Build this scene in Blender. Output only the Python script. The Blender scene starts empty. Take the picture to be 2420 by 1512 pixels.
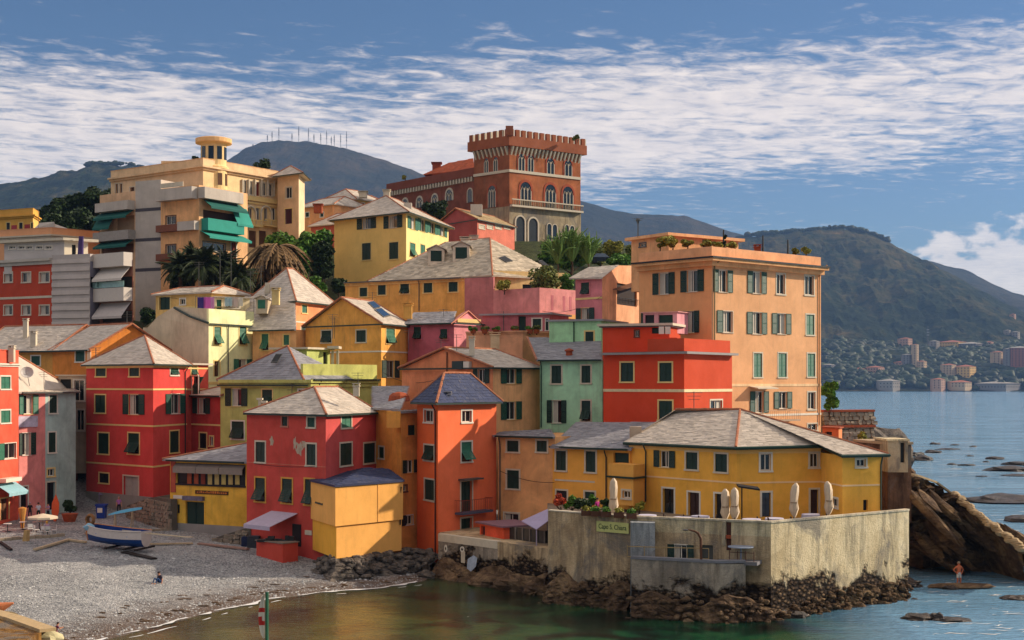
import bpy, bmesh, math, random
import numpy as np
from mathutils import Vector, Matrix, noise

SC = bpy.context.scene
COL = SC.collection
RND = random.Random(11)
rad = math.radians
# ---------------------------------------------------------------- camera
F, CX, HY, H = 3361.0, 1210.0, 904.0, 15.5      # focal length, centre and horizon of the 2420 px wide photograph; eye height in metres
cam_data = bpy.data.cameras.new('camera')
cam = bpy.data.objects.new('camera', cam_data)
COL.objects.link(cam)
cam.location = (0, 0, H)
cam.rotation_euler = (rad(90), 0, 0)
cam_data.lens = 50.0
cam_data.sensor_width = 36.0
cam_data.shift_y = (HY - 756) / 2420.0
cam_data.clip_end = 30000
cam_data.clip_start = 0.5
SC.camera = cam
SC.view_settings.view_transform = 'Standard'
SC.view_settings.look = 'None'
SC.view_settings.exposure = 1.47
SC.view_settings.gamma = 1.0
SC.view_settings.use_curve_mapping = False
SC.cycles.volume_bounces = 1
SC.cycles.max_bounces = 8
# ---------------------------------------------------------------- sun and sky
SUN_AZ, SUN_EL = rad(15), rad(26)                 # azimuth from +X (right) towards +Y (away)
TO_SUN = Vector((math.cos(SUN_EL) * math.cos(SUN_AZ), math.cos(SUN_EL) * math.sin(SUN_AZ), math.sin(SUN_EL)))
sl = bpy.data.lights.new('sun', 'SUN')
sl.energy = 2.1
sl.angle = rad(0.5)
sl.color = (1.0, 0.83, 0.64)
so = bpy.data.objects.new('sun', sl)
COL.objects.link(so)
so.rotation_euler = TO_SUN.to_track_quat('Z', 'Y').to_euler()
so.location = (60, 20, 120)

def lin(h):
    h = h.lstrip('#')
    c = [int(h[i:i + 2], 16) / 255 for i in (0, 2, 4)]
    return tuple(x / 12.92 if x <= 0.04045 else ((x + 0.055) / 1.055) ** 2.4 for x in c) + (1.0,)

class NT:
    """short-hand for building node trees"""
    def __init__(s, tree): s.t = tree
    def n(s, typ, **kw):
        nd = s.t.nodes.new(typ)
        for k, v in kw.items():
            if k.startswith('i_'):
                nd.inputs[k[2:].replace('_', ' ')].default_value = v
            elif k.startswith('j'):
                nd.inputs[int(k[1:])].default_value = v
            else:
                setattr(nd, k, v)
        return nd
    def l(s, a, b): s.t.links.new(a, b)
    def math(s, op, a, b=None, c=None, clamp=False):
        nd = s.n('ShaderNodeMath', operation=op, use_clamp=clamp)
        for i, x in enumerate((a, b, c)):
            if x is None: continue
            if isinstance(x, (int, float)): nd.inputs[i].default_value = x
            else: s.l(x, nd.inputs[i])
        return nd.outputs[0]
    def mix(s, fac, a, b, blend='MIX'):
        nd = s.n('ShaderNodeMix', data_type='RGBA', blend_type=blend)
        for i, x in ((0, fac), (6, a), (7, b)):
            if isinstance(x, (int, float)): nd.inputs[i].default_value = x
            elif isinstance(x, tuple): nd.inputs[i].default_value = x
            else: s.l(x, nd.inputs[i])
        return nd.outputs[2]
    def ramp(s, fac, stops, interp='LINEAR'):
        nd = s.n('ShaderNodeValToRGB')
        nd.color_ramp.interpolation = interp
        while len(nd.color_ramp.elements) < len(stops): nd.color_ramp.elements.new(0.5)
        for e, (p, c) in zip(nd.color_ramp.elements, stops):
            e.position = p
            e.color = c if len(c) == 4 else (c[0], c[1], c[2], 1)
        s.l(fac, nd.inputs[0])
        return nd.outputs[0]
    def noise(s, vec, scale, detail=4, rough=0.55, dist=0.0):
        nd = s.n('ShaderNodeTexNoise', i_Scale=scale, i_Detail=detail, i_Roughness=rough, i_Distortion=dist)
        if vec is not None: s.l(vec, nd.inputs['Vector'])
        return nd.outputs['Fac']
    def vscale(s, vec, sc):
        nd = s.n('ShaderNodeMapping')
        nd.inputs['Scale'].default_value = sc
        s.l(vec, nd.inputs['Vector'])
        return nd.outputs[0]
def g(v): return (v, v, v, 1)

world = bpy.data.worlds.new('World')
SC.world = world
world.use_nodes = True
def make_world():
    t = world.node_tree
    t.nodes.clear()
    n = NT(t)
    sky = n.n('ShaderNodeTexSky', sky_type='NISHITA')
    sky.sun_disc = False
    sky.sun_elevation = SUN_EL
    sky.sun_rotation = math.atan2(TO_SUN.x, TO_SUN.y)
    sky.altitude = 0
    sky.air_density = 1.0
    sky.dust_density = 0.6
    sky.ozone_density = 2.2
    co = n.n('ShaderNodeTexCoord').outputs['Generated']
    sp = n.n('ShaderNodeSeparateXYZ')
    n.l(co, sp.inputs[0])
    x, y, z = sp.outputs
    hyp = n.math('SQRT', n.math('ADD', n.math('MULTIPLY', x, x), n.math('MULTIPLY', y, y)))
    slope = n.math('DIVIDE', z, n.math('MAXIMUM', hyp, 0.001))        # height of the direction over the horizon
    az = n.math('ARCTAN2', x, y)                                      # azimuth, 0 straight ahead
    inv = n.math('DIVIDE', 1.0, n.math('MAXIMUM', z, 0.035))
    px = n.math('MULTIPLY', x, inv)
    py = n.math('MULTIPLY', y, inv)
    cb = n.n('ShaderNodeCombineXYZ')
    n.l(px, cb.inputs[0]); n.l(py, cb.inputs[1])
    p = cb.outputs[0]
    rot = n.n('ShaderNodeMapping')
    rot.inputs['Rotation'].default_value = (0, 0, rad(-24))
    rot.inputs['Scale'].default_value = (1.0, 1.0, 1.0)
    n.l(p, rot.inputs['Vector'])
    p2 = rot.outputs[0]
    # a sheet of small cloudlets that thickens in a band along the horizon and thins into streaks above
    big = n.noise(p2, 0.55, 4, 0.55, 0.3)
    rip = n.noise(n.vscale(p2, (1.0, 1.25, 1)), 6.5, 5, 0.62, 0.5)
    fine = n.noise(p2, 17.0, 4, 0.65, 0.3)
    streak = n.noise(n.vscale(p2, (0.35, 2.4, 1)), 1.1, 5, 0.6, 0.6)
    band_c = n.math('MULTIPLY_ADD', az, 0.030, 0.178)                  # the band climbs a little to the right
    dlt = n.math('SUBTRACT', slope, band_c)
    up = n.math('MAXIMUM', dlt, 0.0)
    dn = n.math('MAXIMUM', n.math('MULTIPLY', dlt, -1.0), 0.0)
    k_dn = n.math('MULTIPLY_ADD', az, 22.0, 9.5)                      # open sky under it on the right
    k_dn = n.math('MAXIMUM', k_dn, 3.0)
    cov = n.math('SUBTRACT', 0.95, n.math('ADD', n.math('MULTIPLY', up, 15.0), n.math('MULTIPLY', dn, k_dn)))
    cov = n.math('MAXIMUM', cov, -0.42)
    overhead_fill = n.n('ShaderNodeMapRange', interpolation_type='SMOOTHSTEP')      # unseen cloud sheet added overhead to brighten the ambient light
    overhead_fill.inputs[1].default_value = 0.30; overhead_fill.inputs[2].default_value = 0.42; overhead_fill.inputs[3].default_value = -0.5; overhead_fill.inputs[4].default_value = 1.0
    n.l(slope, overhead_fill.inputs[0])
    cov = n.math('MAXIMUM', cov, overhead_fill.outputs[0])
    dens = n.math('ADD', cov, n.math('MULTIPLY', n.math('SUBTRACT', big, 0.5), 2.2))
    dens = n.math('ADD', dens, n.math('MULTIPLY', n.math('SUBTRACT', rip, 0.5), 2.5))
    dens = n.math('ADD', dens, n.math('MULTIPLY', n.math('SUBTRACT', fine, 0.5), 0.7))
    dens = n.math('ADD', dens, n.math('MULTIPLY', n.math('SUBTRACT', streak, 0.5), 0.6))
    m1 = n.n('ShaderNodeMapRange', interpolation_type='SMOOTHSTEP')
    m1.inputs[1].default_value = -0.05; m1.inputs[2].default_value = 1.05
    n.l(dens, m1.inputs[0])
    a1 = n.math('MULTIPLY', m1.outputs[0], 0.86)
    # heaped cumulus low on the right, standing behind the far hills
    q = n.n('ShaderNodeCombineXYZ')
    n.l(n.math('MULTIPLY', az, 20.0), q.inputs[0]); n.l(n.math('MULTIPLY', slope, 34.0), q.inputs[1])
    cn = n.noise(q.outputs[0], 2.0, 6, 0.55, 0.2)
    ex = n.math('DIVIDE', n.math('SUBTRACT', az, 0.335), 0.085)
    top = n.math('MULTIPLY_ADD', n.math('SUBTRACT', cn, 0.5), 0.085, 0.104)
    top = n.math('SUBTRACT', top, n.math('MULTIPLY', n.math('MULTIPLY', ex, ex), 0.030))
    m2 = n.n('ShaderNodeMapRange', interpolation_type='SMOOTHSTEP')
    m2.inputs[1].default_value = -0.002; m2.inputs[2].default_value = 0.010
    n.l(n.math('SUBTRACT', top, slope), m2.inputs[0])
    a2 = n.math('MULTIPLY', m2.outputs[0], .74)
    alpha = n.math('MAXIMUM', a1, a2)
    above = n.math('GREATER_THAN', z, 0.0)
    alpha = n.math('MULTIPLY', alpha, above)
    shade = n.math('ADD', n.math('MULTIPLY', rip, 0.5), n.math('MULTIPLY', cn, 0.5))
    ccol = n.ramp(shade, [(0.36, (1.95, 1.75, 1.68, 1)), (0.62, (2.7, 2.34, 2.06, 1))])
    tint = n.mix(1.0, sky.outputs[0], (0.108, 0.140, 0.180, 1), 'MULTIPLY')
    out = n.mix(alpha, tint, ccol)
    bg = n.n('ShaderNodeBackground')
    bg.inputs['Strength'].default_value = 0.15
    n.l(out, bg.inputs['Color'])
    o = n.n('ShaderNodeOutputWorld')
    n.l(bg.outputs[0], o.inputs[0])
make_world()

# ---------------------------------------------------------------- geometry helpers
def X(px, Y): return (px - CX) / F * Y
def Zp(py, Y): return H - (py - HY) / F * Y
def P(px, py, Y): return Vector((X(px, Y), Y, Zp(py, Y)))
def GP(px, py, z=0.0):
    Y = (H - z) * F / (py - HY)
    return Vector((X(px, Y), Y, z))

class MB:
    """collects faces for ONE mesh object"""
    def __init__(s): s.v = []; s.f = []; s.m = []
    def face(s, pts, m=0):
        i = len(s.v)
        s.v.extend([(p[0], p[1], p[2]) for p in pts])
        s.f.append(tuple(range(i, i + len(pts)))); s.m.append(m)
    def prism(s, bot, top, m=0, caps=True):
        n = len(bot); i = len(s.v)
        s.v.extend([tuple(p) for p in bot]); s.v.extend([tuple(p) for p in top])
        for k in range(n):
            j = (k + 1) % n
            s.f.append((i + k, i + j, i + n + j, i + n + k)); s.m.append(m)
        if caps:
            s.f.append(tuple(range(i + n - 1, i - 1, -1))); s.m.append(m)
            s.f.append(tuple(range(i + n, i + 2 * n))); s.m.append(m)
    def obox(s, o, U, V, W, m=0):
        """box from corner o along three edge vectors"""
        o = Vector(o); U = Vector(U); V = Vector(V); W = Vector(W)
        s.prism([o, o + U, o + U + V, o + V], [o + W, o + U + W, o + U + V + W, o + V + W], m)
    def box(s, x0, x1, y0, y1, z0, z1, m=0):
        s.obox((x0, y0, z0), (x1 - x0, 0, 0), (0, y1 - y0, 0), (0, 0, z1 - z0), m)
    def tube(s, path, r, n=6, m=0, caps=True):
        path = [Vector(p) for p in path]
        rs = r if isinstance(r, (list, tuple)) else [r] * len(path)
        rings = []
        up = Vector((0.13, 0.31, 0.94))
        for k, p in enumerate(path):
            a = path[max(k - 1, 0)]; b = path[min(k + 1, len(path) - 1)]
            d = (b - a)
            if d.length < 1e-6: d = Vector((0, 0, 1))
            d.normalize()
            u = d.cross(up)
            if u.length < 0.05: u = d.cross(Vector((1, 0, 0)))
            u.normalize(); w = d.cross(u)
            i = len(s.v)
            for q in range(n):
                t = 2 * math.pi * q / n
                c = p + (u * math.cos(t) + w * math.sin(t)) * rs[k]
                s.v.append((c.x, c.y, c.z))
            rings.append(i)
        for a, b in zip(rings, rings[1:]):
            for q in range(n):
                s.f.append((a + q, a + (q + 1) % n, b + (q + 1) % n, b + q)); s.m.append(m)
        if caps:
            s.f.append(tuple(range(rings[0] + n - 1, rings[0] - 1, -1))); s.m.append(m)
            s.f.append(tuple(range(rings[-1], rings[-1] + n))); s.m.append(m)
    def lathe(s, c, prof, n=12, m=0):
        """surface of revolution: prof = [(r, z)...] about the vertical through c"""
        base = len(s.v)
        for r, z in prof:
            for q in range(n):
                t = 2 * math.pi * q / n
                s.v.append((c[0] + r * math.cos(t), c[1] + r * math.sin(t), c[2] + z))
        for k in range(len(prof) - 1):
            for q in range(n):
                a = base + k * n
                s.f.append((a + q, a + (q + 1) % n, a + n + (q + 1) % n, a + n + q)); s.m.append(m)
        s.f.append(tuple(range(base + n - 1, base - 1, -1))); s.m.append(m)
        e = base + (len(prof) - 1) * n
        s.f.append(tuple(range(e, e + n))); s.m.append(m)
    def blob(s, c, r, seed=0, amp=0.25, n=7, m=0, freq=1.3):
        """rough stone-like lump, r = (rx, ry, rz)"""
        base = len(s.v); c = Vector(c)
        lat = max(4, n); lon = n + 3
        for i in range(lat + 1):
            th = math.pi * i / lat
            for j in range(lon):
                ph = 2 * math.pi * j / lon
                d = Vector((math.sin(th) * math.cos(ph), math.sin(th) * math.sin(ph), math.cos(th)))
                k = 1 + amp * noise.fractal(d * freq + Vector((seed * 7.3, seed * 1.7, 3.1)), 0.9, 2.1, 4)
                s.v.append((c.x + d.x * r[0] * k, c.y + d.y * r[1] * k, c.z + d.z * r[2] * k))
        for i in range(lat):
            for j in range(lon):
                a = base + i * lon; j2 = (j + 1) % lon
                s.f.append((a + j, a + lon + j, a + lon + j2, a + j2)); s.m.append(m)

ORG = {}
ORDW = 'leftmost second third fourth fifth sixth seventh eighth ninth tenth eleventh twelfth thirteenth fourteenth fifteenth sixteenth seventeenth eighteenth nineteenth twentieth'.split() + ['twenty-' + w for w in 'first second third fourth fifth sixth seventh eighth ninth'.split()]
def from_left(k, n):
    return 'leftmost' if k == 0 else 'rightmost' if k == n - 1 else ORDW[k] + ' from the left'
def tag(o, label=None, cat=None, group=None, kind=None):
    if label: o['label'] = label
    if cat: o['category'] = cat
    if group: o['group'] = group
    if kind: o['kind'] = kind
    return o
def thing(name, label, cat, loc, group=None):
    o = bpy.data.objects.new(name, None)
    COL.objects.link(o)
    o.location = loc
    o.empty_display_size = 0.3
    ORG[o.name] = Vector(loc)
    return tag(o, label, cat, group)
def build(name, mb, mat, parent=None, smooth=False, kind=None, label=None, origin=None):
    """one mesh object from world-space faces; under a parent it is stored relative to that thing's base"""
    org = ORG[parent.name] if parent is not None else (Vector(origin) if origin is not None else Vector((0, 0, 0)))
    me = bpy.data.meshes.new(name)
    vs = [(v[0] - org.x, v[1] - org.y, v[2] - org.z) for v in mb.v]
    me.from_pydata(vs, [], mb.f)
    mats = mat if isinstance(mat, (list, tuple)) else [mat]
    for mm in mats: me.materials.append(mm)
    if len(mats) > 1: me.polygons.foreach_set('material_index', mb.m)
    if smooth: me.polygons.foreach_set('use_smooth', [True] * len(mb.f))
    me.update()
    o = bpy.data.objects.new(name, me)
    COL.objects.link(o)
    if parent is not None:
        o.parent = parent
        ORG[o.name] = org
    else:
        o.location = org
        ORG[o.name] = org
    if kind: o['kind'] = kind
    if label: o['label'] = label
    return o
def copy_tree(o, parent=None):
    c = o.copy()
    COL.objects.link(c)
    if parent is not None: c.parent = parent
    for ch in list(o.children): copy_tree(ch, c)
    return c

# ---------------------------------------------------------------- materials
MATS = {}
def newmat(key):
    m = bpy.data.materials.new(key)
    m.use_nodes = True
    t = m.node_tree
    n = NT(t)
    b = t.nodes['Principled BSDF']
    return m, n, b
def geo(n): return n.n('ShaderNodeNewGeometry')
def simple(key, hexc, rough=0.6, var=0.15, scale=3.0, spec=0.3, metal=0.0, island=0.0, bump=0.0, bscale=20.0):
    if key in MATS: return MATS[key]
    m, n, b = newmat(key)
    c = lin(hexc)
    ge = geo(n)
    f = n.noise(ge.outputs['Position'], scale, 5, 0.6)
    col = n.mix(n.ramp(f, [(0.25, g(0)), (0.75, g(1))]), tuple(x * (1 - var) for x in c[:3]) + (1,), tuple(min(1, x * (1 + var)) for x in c[:3]) + (1,))
    if island > 0:
        r = n.math('MULTIPLY_ADD', ge.outputs['Random Per Island'], 2 * island, 1 - island)
        cc = n.n('ShaderNodeCombineColor')
        for i in range(3): n.l(r, cc.inputs[i])
        col = n.mix(1.0, col, cc.outputs[0], 'MULTIPLY')
    n.l(col, b.inputs['Base Color'])
    b.inputs['Roughness'].default_value = rough
    b.inputs['Specular IOR Level'].default_value = spec
    b.inputs['Metallic'].default_value = metal
    if bump > 0:
        bn = n.n('ShaderNodeBump', i_Strength=bump, i_Distance=0.05)
        n.l(n.noise(ge.outputs['Position'], bscale, 6, 0.7), bn.inputs['Height'])
        n.l(bn.outputs[0], b.inputs['Normal'])
    MATS[key] = m
    return m
def plaster(hexc, stain=0.62, key=None, dirt='#6b5a48'):
    """painted render: blotches, rain streaks and damp that belong to the old paint"""
    key = key or 'plaster ' + hexc + ' %.2f' % stain
    if key in MATS: return MATS[key]
    m, n, b = newmat(key)
    c = tuple(min(0.86, x * 1.2 + 0.012) for x in lin(hexc)[:3]) + (1,)
    ge = geo(n)
    pos = ge.outputs['Position']
    f1 = n.noise(pos, 0.45, 6, 0.65, 0.4)
    f2 = n.noise(n.vscale(pos, (1.6, 1.6, 0.16)), 1.5, 5, 0.65)
    f3 = n.noise(pos, 5.0, 5, 0.7)
    dark = tuple(x * (1 - 0.5 * stain) for x in c[:3]) + (1,)
    light = tuple(min(1, x * (1 + 0.32 * stain) + 0.012) for x in c[:3]) + (1,)
    col = n.mix(n.ramp(f1, [(0.3, g(0)), (0.72, g(1))]), dark, light)
    col = n.mix(n.math('MULTIPLY', n.ramp(f2, [(0.52, g(0)), (0.78, g(1))]), 0.55 * stain), col, lin(dirt))
    col = n.mix(n.math('MULTIPLY', n.ramp(f3, [(0.5, g(0)), (0.8, g(1))]), 0.22 * stain + 0.05), col, tuple(min(1, x * 1.2 + 0.03) for x in c[:3]) + (1,))
    n.l(col, b.inputs['Base Color'])
    b.inputs['Roughness'].default_value = 0.9
    b.inputs['Specular IOR Level'].default_value = 0.15
    bn = n.n('ShaderNodeBump', i_Strength=0.35, i_Distance=0.03)
    n.l(n.math('ADD', n.noise(pos, 14, 5, 0.7), n.math('MULTIPLY', n.noise(pos, 1.3, 3), 2.0)), bn.inputs['Height'])
    n.l(bn.outputs[0], b.inputs['Normal'])
    MATS[key] = m
    return m
def slate(hexc='#8d8880', key=None, var=0.34):
    key = key or 'slate ' + hexc
    if key in MATS: return MATS[key]
    m, n, b = newmat(key)
    c = lin(hexc)
    ge = geo(n)
    pos = ge.outputs['Position']
    r = n.math('MULTIPLY_ADD', ge.outputs['Random Per Island'], 2 * var, 1 - var)
    f = n.noise(pos, 0.8, 6, 0.65)
    r = n.math('MULTIPLY', r, n.math('MULTIPLY_ADD', f, 0.6, 0.7))
    cc = n.n('ShaderNodeCombineColor')
    for i in range(3): n.l(r, cc.inputs[i])
    col = n.mix(1.0, c, cc.outputs[0], 'MULTIPLY')
    lich = n.ramp(n.noise(pos, 3.1, 6, 0.7), [(0.56, g(0)), (0.72, g(1))])
    col = n.mix(n.math('MULTIPLY', lich, 0.35), col, lin('#a59a7c'))
    n.l(col, b.inputs['Base Color'])
    b.inputs['Roughness'].default_value = 0.7
    b.inputs['Specular IOR Level'].default_value = 0.25
    bn = n.n('ShaderNodeBump', i_Strength=0.4, i_Distance=0.03)
    n.l(n.noise(pos, 16, 4), bn.inputs['Height'])
    n.l(bn.outputs[0], b.inputs['Normal'])
    MATS[key] = m
    return m
def rockmat(key, c1, c2, c3, scale=0.8, bump=0.9, wet=False):
    if key in MATS: return MATS[key]
    m, n, b = newmat(key)
    ge = geo(n); pos = ge.outputs['Position']
    f1 = n.noise(pos, scale, 8, 0.68, 0.8)
    f2 = n.noise(n.vscale(pos, (1, 1, 2.6)), scale * 3.4, 7, 0.7, 0.5)
    col = n.ramp(f1, [(0.3, lin(c1)), (0.5, lin(c2)), (0.7, lin(c3))])
    col = n.mix(n.ramp(f2, [(0.48, g(0)), (0.66, g(0.85))]), col, lin(c1))
    n.l(col, b.inputs['Base Color'])
    b.inputs['Roughness'].default_value = 0.45 if wet else 0.88
    b.inputs['Specular IOR Level'].default_value = 0.5 if wet else 0.2
    bn = n.n('ShaderNodeBump', i_Strength=bump, i_Distance=0.25)
    n.l(n.math('ADD', f2, n.math('MULTIPLY', n.noise(pos, scale * 9, 6, 0.7), 0.5)), bn.inputs['Height'])
    n.l(bn.outputs[0], b.inputs['Normal'])
    MATS[key] = m
    return m
def glassmat(key='window glass', hexc='#12171a', rough=0.06):
    if key in MATS: return MATS[key]
    m, n, b = newmat(key)
    ge = geo(n)
    f = n.noise(ge.outputs['Position'], 1.4, 3)
    n.l(n.mix(f, lin(hexc), tuple(x * 2.2 for x in lin(hexc)[:3]) + (1,)), b.inputs['Base Color'])
    b.inputs['Roughness'].default_value = rough
    b.inputs['Specular IOR Level'].default_value = 0.6
    MATS[key] = m
    return m
def leafmat(key, c1, c2, hue=0.35):
    if key in MATS: return MATS[key]
    m, n, b = newmat(key)
    ge = geo(n)
    r = ge.outputs['Random Per Island']
    f = n.noise(ge.outputs['Position'], 0.5, 3)
    k = n.math('MULTIPLY_ADD', r, 0.65, n.math('MULTIPLY', f, 0.5))
    n.l(n.ramp(k, [(0.1, lin(c1)), (0.85, lin(c2))]), b.inputs['Base Color'])
    b.inputs['Roughness'].default_value = 0.65
    b.inputs['Specular IOR Level'].default_value = 0.25
    try: b.inputs['Subsurface Weight'].default_value = 0.0
    except Exception: pass
    MATS[key] = m
    return m
GREEN_SH = simple('green shutter paint', '#1d4a3c', 0.55, 0.2, 2.0)
TEAL_SH = simple('faded green shutter paint', '#2f6b55', 0.55, 0.2, 2.0)
DARK_SH = simple('dark green shutter paint', '#173329', 0.55, 0.2, 2.0)
WHITE = simple('white paint', '#d9d2c2', 0.6, 0.08, 2.0)
CREAM = simple('cream paint', '#e0c480', 0.7, 0.08, 2.0)
OFFWHITE = simple('off white stone', '#c9bea8', 0.8, 0.12, 2.0)
GLASS = glassmat()
CURTAIN = simple('curtain cloth', '#b9b2a4', 0.9, 0.12, 1.2)
GUTTER = simple('dark green painted gutter', '#1f332e', 0.5, 0.15, 2.0)
GREYMETAL = simple('grey metal', '#5b5a57', 0.45, 0.15, 2.0, metal=0.4)
BLACKMETAL = simple('black iron', '#191a1c', 0.5, 0.1, 2.0)
RIDGE = simple('terracotta ridge mortar', '#a5694b', 0.85, 0.3, 1.6)
WOOD = simple('brown timber', '#5a3a24', 0.7, 0.3, 2.0)
SLATE = slate('#bdb2a4', var=0.17)
SLATE_D = slate('#363f5c', var=0.14)  # darker, bluer slate: the shade on these roofs is put into the colour
SLATE_M = slate('#8f8e92', var=0.16)
SOFFIT = simple('soffit plaster', '#9a8b74', 0.9, 0.15, 1.5)
TERRA = simple('terracotta', '#9a4a2b', 0.85, 0.25, 3.0)
CONC = simple('concrete', '#8f8a83', 0.9, 0.22, 0.6, bump=0.3)
# ---------------------------------------------------------------- building kit
def v2(px, Y): return Vector((X(px, Y), Y))
def v3(p, z): return Vector((p[0], p[1], z))
def offset_open(pts, d, closed=False):
    """mitred offset of a 2-D polyline to its outer side (the camera side of a left-to-right line)"""
    n = len(pts); out = []
    def nrm(a, b):
        t = (b - a).normalized()
        return Vector((t.y, -t.x))
    for i in range(n):
        if closed:
            n0 = nrm(pts[i - 1], pts[i]); n1 = nrm(pts[i], pts[(i + 1) % n])
        else:
            n0 = nrm(pts[i - 1], pts[i]) if i > 0 else nrm(pts[0], pts[1])
            n1 = nrm(pts[i], pts[i + 1]) if i < n - 1 else n0
        m = (n0 + n1)
        m = m / max(m.length_squared / 2, 0.25)
        out.append(pts[i] + m * d)
    return out
def ledge_mesh(mb, pts, z0, z1, out, inn=0.0, m=0, closed=False):
    """profile swept along a polyline: a band, cornice, parapet or gutter"""
    o = offset_open(pts, out, closed); i_ = offset_open(pts, inn, closed) if inn else [Vector(p) for p in pts]
    n = len(pts)
    for k in range(n if closed else n - 1):
        j = (k + 1) % n
        a0, a1, b0, b1 = o[k], o[j], i_[k], i_[j]
        mb.face([v3(a0, z0), v3(a1, z0), v3(a1, z1), v3(a0, z1)], m)
        mb.face([v3(a0, z1), v3(a1, z1), v3(b1, z1), v3(b0, z1)], m)
        mb.face([v3(b0, z0), v3(b1, z0), v3(a1, z0), v3(a0, z0)], m)
        mb.face([v3(b1, z0), v3(b0, z0), v3(b0, z1), v3(b1, z1)], m)
    if not closed:
        mb.face([v3(i_[0], z0), v3(o[0], z0), v3(o[0], z1), v3(i_[0], z1)], m)
        mb.face([v3(o[-1], z0), v3(i_[-1], z0), v3(i_[-1], z1), v3(o[-1], z1)], m)

def clip_row(poly, v):
    xs = []
    n = len(poly)
    for i in range(n):
        (u0, a), (u1, b) = poly[i], poly[(i + 1) % n]
        if (a <= v < b) or (b <= v < a):
            xs.append(u0 + (u1 - u0) * (v - a) / (b - a))
    return (min(xs), max(xs)) if len(xs) >= 2 else None
def tile_plane(mb, pts, row=0.34, wid=0.52, lift=0.035, seed=1):
    """slates laid in courses over a roof plane whose first edge is the eave; every slate keeps its own edge and tilt"""
    r = random.Random(seed)
    p0, p1 = Vector(pts[0]), Vector(pts[1])
    U = (p1 - p0).normalized()
    N = None
    for q in pts[2:]:
        c = U.cross(Vector(q) - p0)
        if c.length > 1e-4: N = c.normalized(); break
    if N.z < 0: N = -N
    V = N.cross(U)
    if V.dot(Vector(pts[2]) - p0) < 0: V = -V
    poly = [((Vector(q) - p0).dot(U), (Vector(q) - p0).dot(V)) for q in pts]
    vmax = max(b for a, b in poly)
    v = 0.0; k = 0
    while v < vmax:
        vm = min(v + row * 0.5, vmax - 1e-3)
        c = clip_row(poly, vm)
        v1 = min(v + row + 0.03, vmax)
        if c and c[1] - c[0] > 0.1:
            u = c[0] - r.random() * wid * (0.7 if k % 2 else 0.2)
            while u < c[1]:
                w = wid * r.uniform(0.6, 1.35)
                a, b = max(u, c[0]) + 0.008, min(u + w, c[1]) - 0.008
                u += w
                if b - a < 0.05: continue
                h0 = lift + r.uniform(-0.012, 0.02); h1 = 0.012 + r.uniform(0, 0.008)
                dv = r.uniform(-0.025, 0.015)
                A = p0 + U * a + V * (v + dv); B = p0 + U * b + V * (v + dv + r.uniform(-0.01, 0.01))
                C = p0 + U * b + V * v1; D = p0 + U * a + V * v1
                i = len(mb.v)
                for q, hh in ((A, h0), (B, h0), (C, h1), (D, h1), (A, 0.0), (B, 0.0), (C, 0.0), (D, 0.0)):
                    t = q + N * hh
                    mb.v.append((t.x, t.y, t.z))
                mb.f.extend([(i, i + 1, i + 2, i + 3), (i + 4, i + 5, i + 1, i), (i + 4, i, i + 3, i + 7), (i + 5, i + 6, i + 2, i + 1)])
                mb.m.extend([0, 0, 0, 0])
        v += row; k += 1

def louvre(mb, o, U, V, N, slats=None):
    """a louvred leaf: stiles, rails and tilted slats; o = lower corner of its back face"""
    o = Vector(o); w, h, t = U.length, V.length, 0.035
    u, v, n = U.normalized(), V.normalized(), N.normalized()
    s = min(0.07, w * 0.18)
    mb.obox(o, u * s, v * h, n * t); mb.obox(o + u * (w - s), u * s, v * h, n * t)
    for z in (0.0, h - s, h * 0.5 - s / 2):
        mb.obox(o + u * s + v * z, u * (w - 2 * s), v * s, n * (t * 0.9))
    k = slats or max(4, min(16, int(h / 0.11)))
    for i in range(k):
        z = s + (h - 2 * s) * i / k
        dz = (h - 2 * s) / k
        a = o + u * s + v * z + n * (t * 0.85)
        c = o + u * s + v * (z + dz * 0.95) + n * (t * 0.15)
        mb.face([a, a + u * (w - 2 * s), c + u * (w - 2 * s), c])
        mb.face([a, c, c - n * 0.001, a - n * 0.03])
WOPEN = 0
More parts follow.
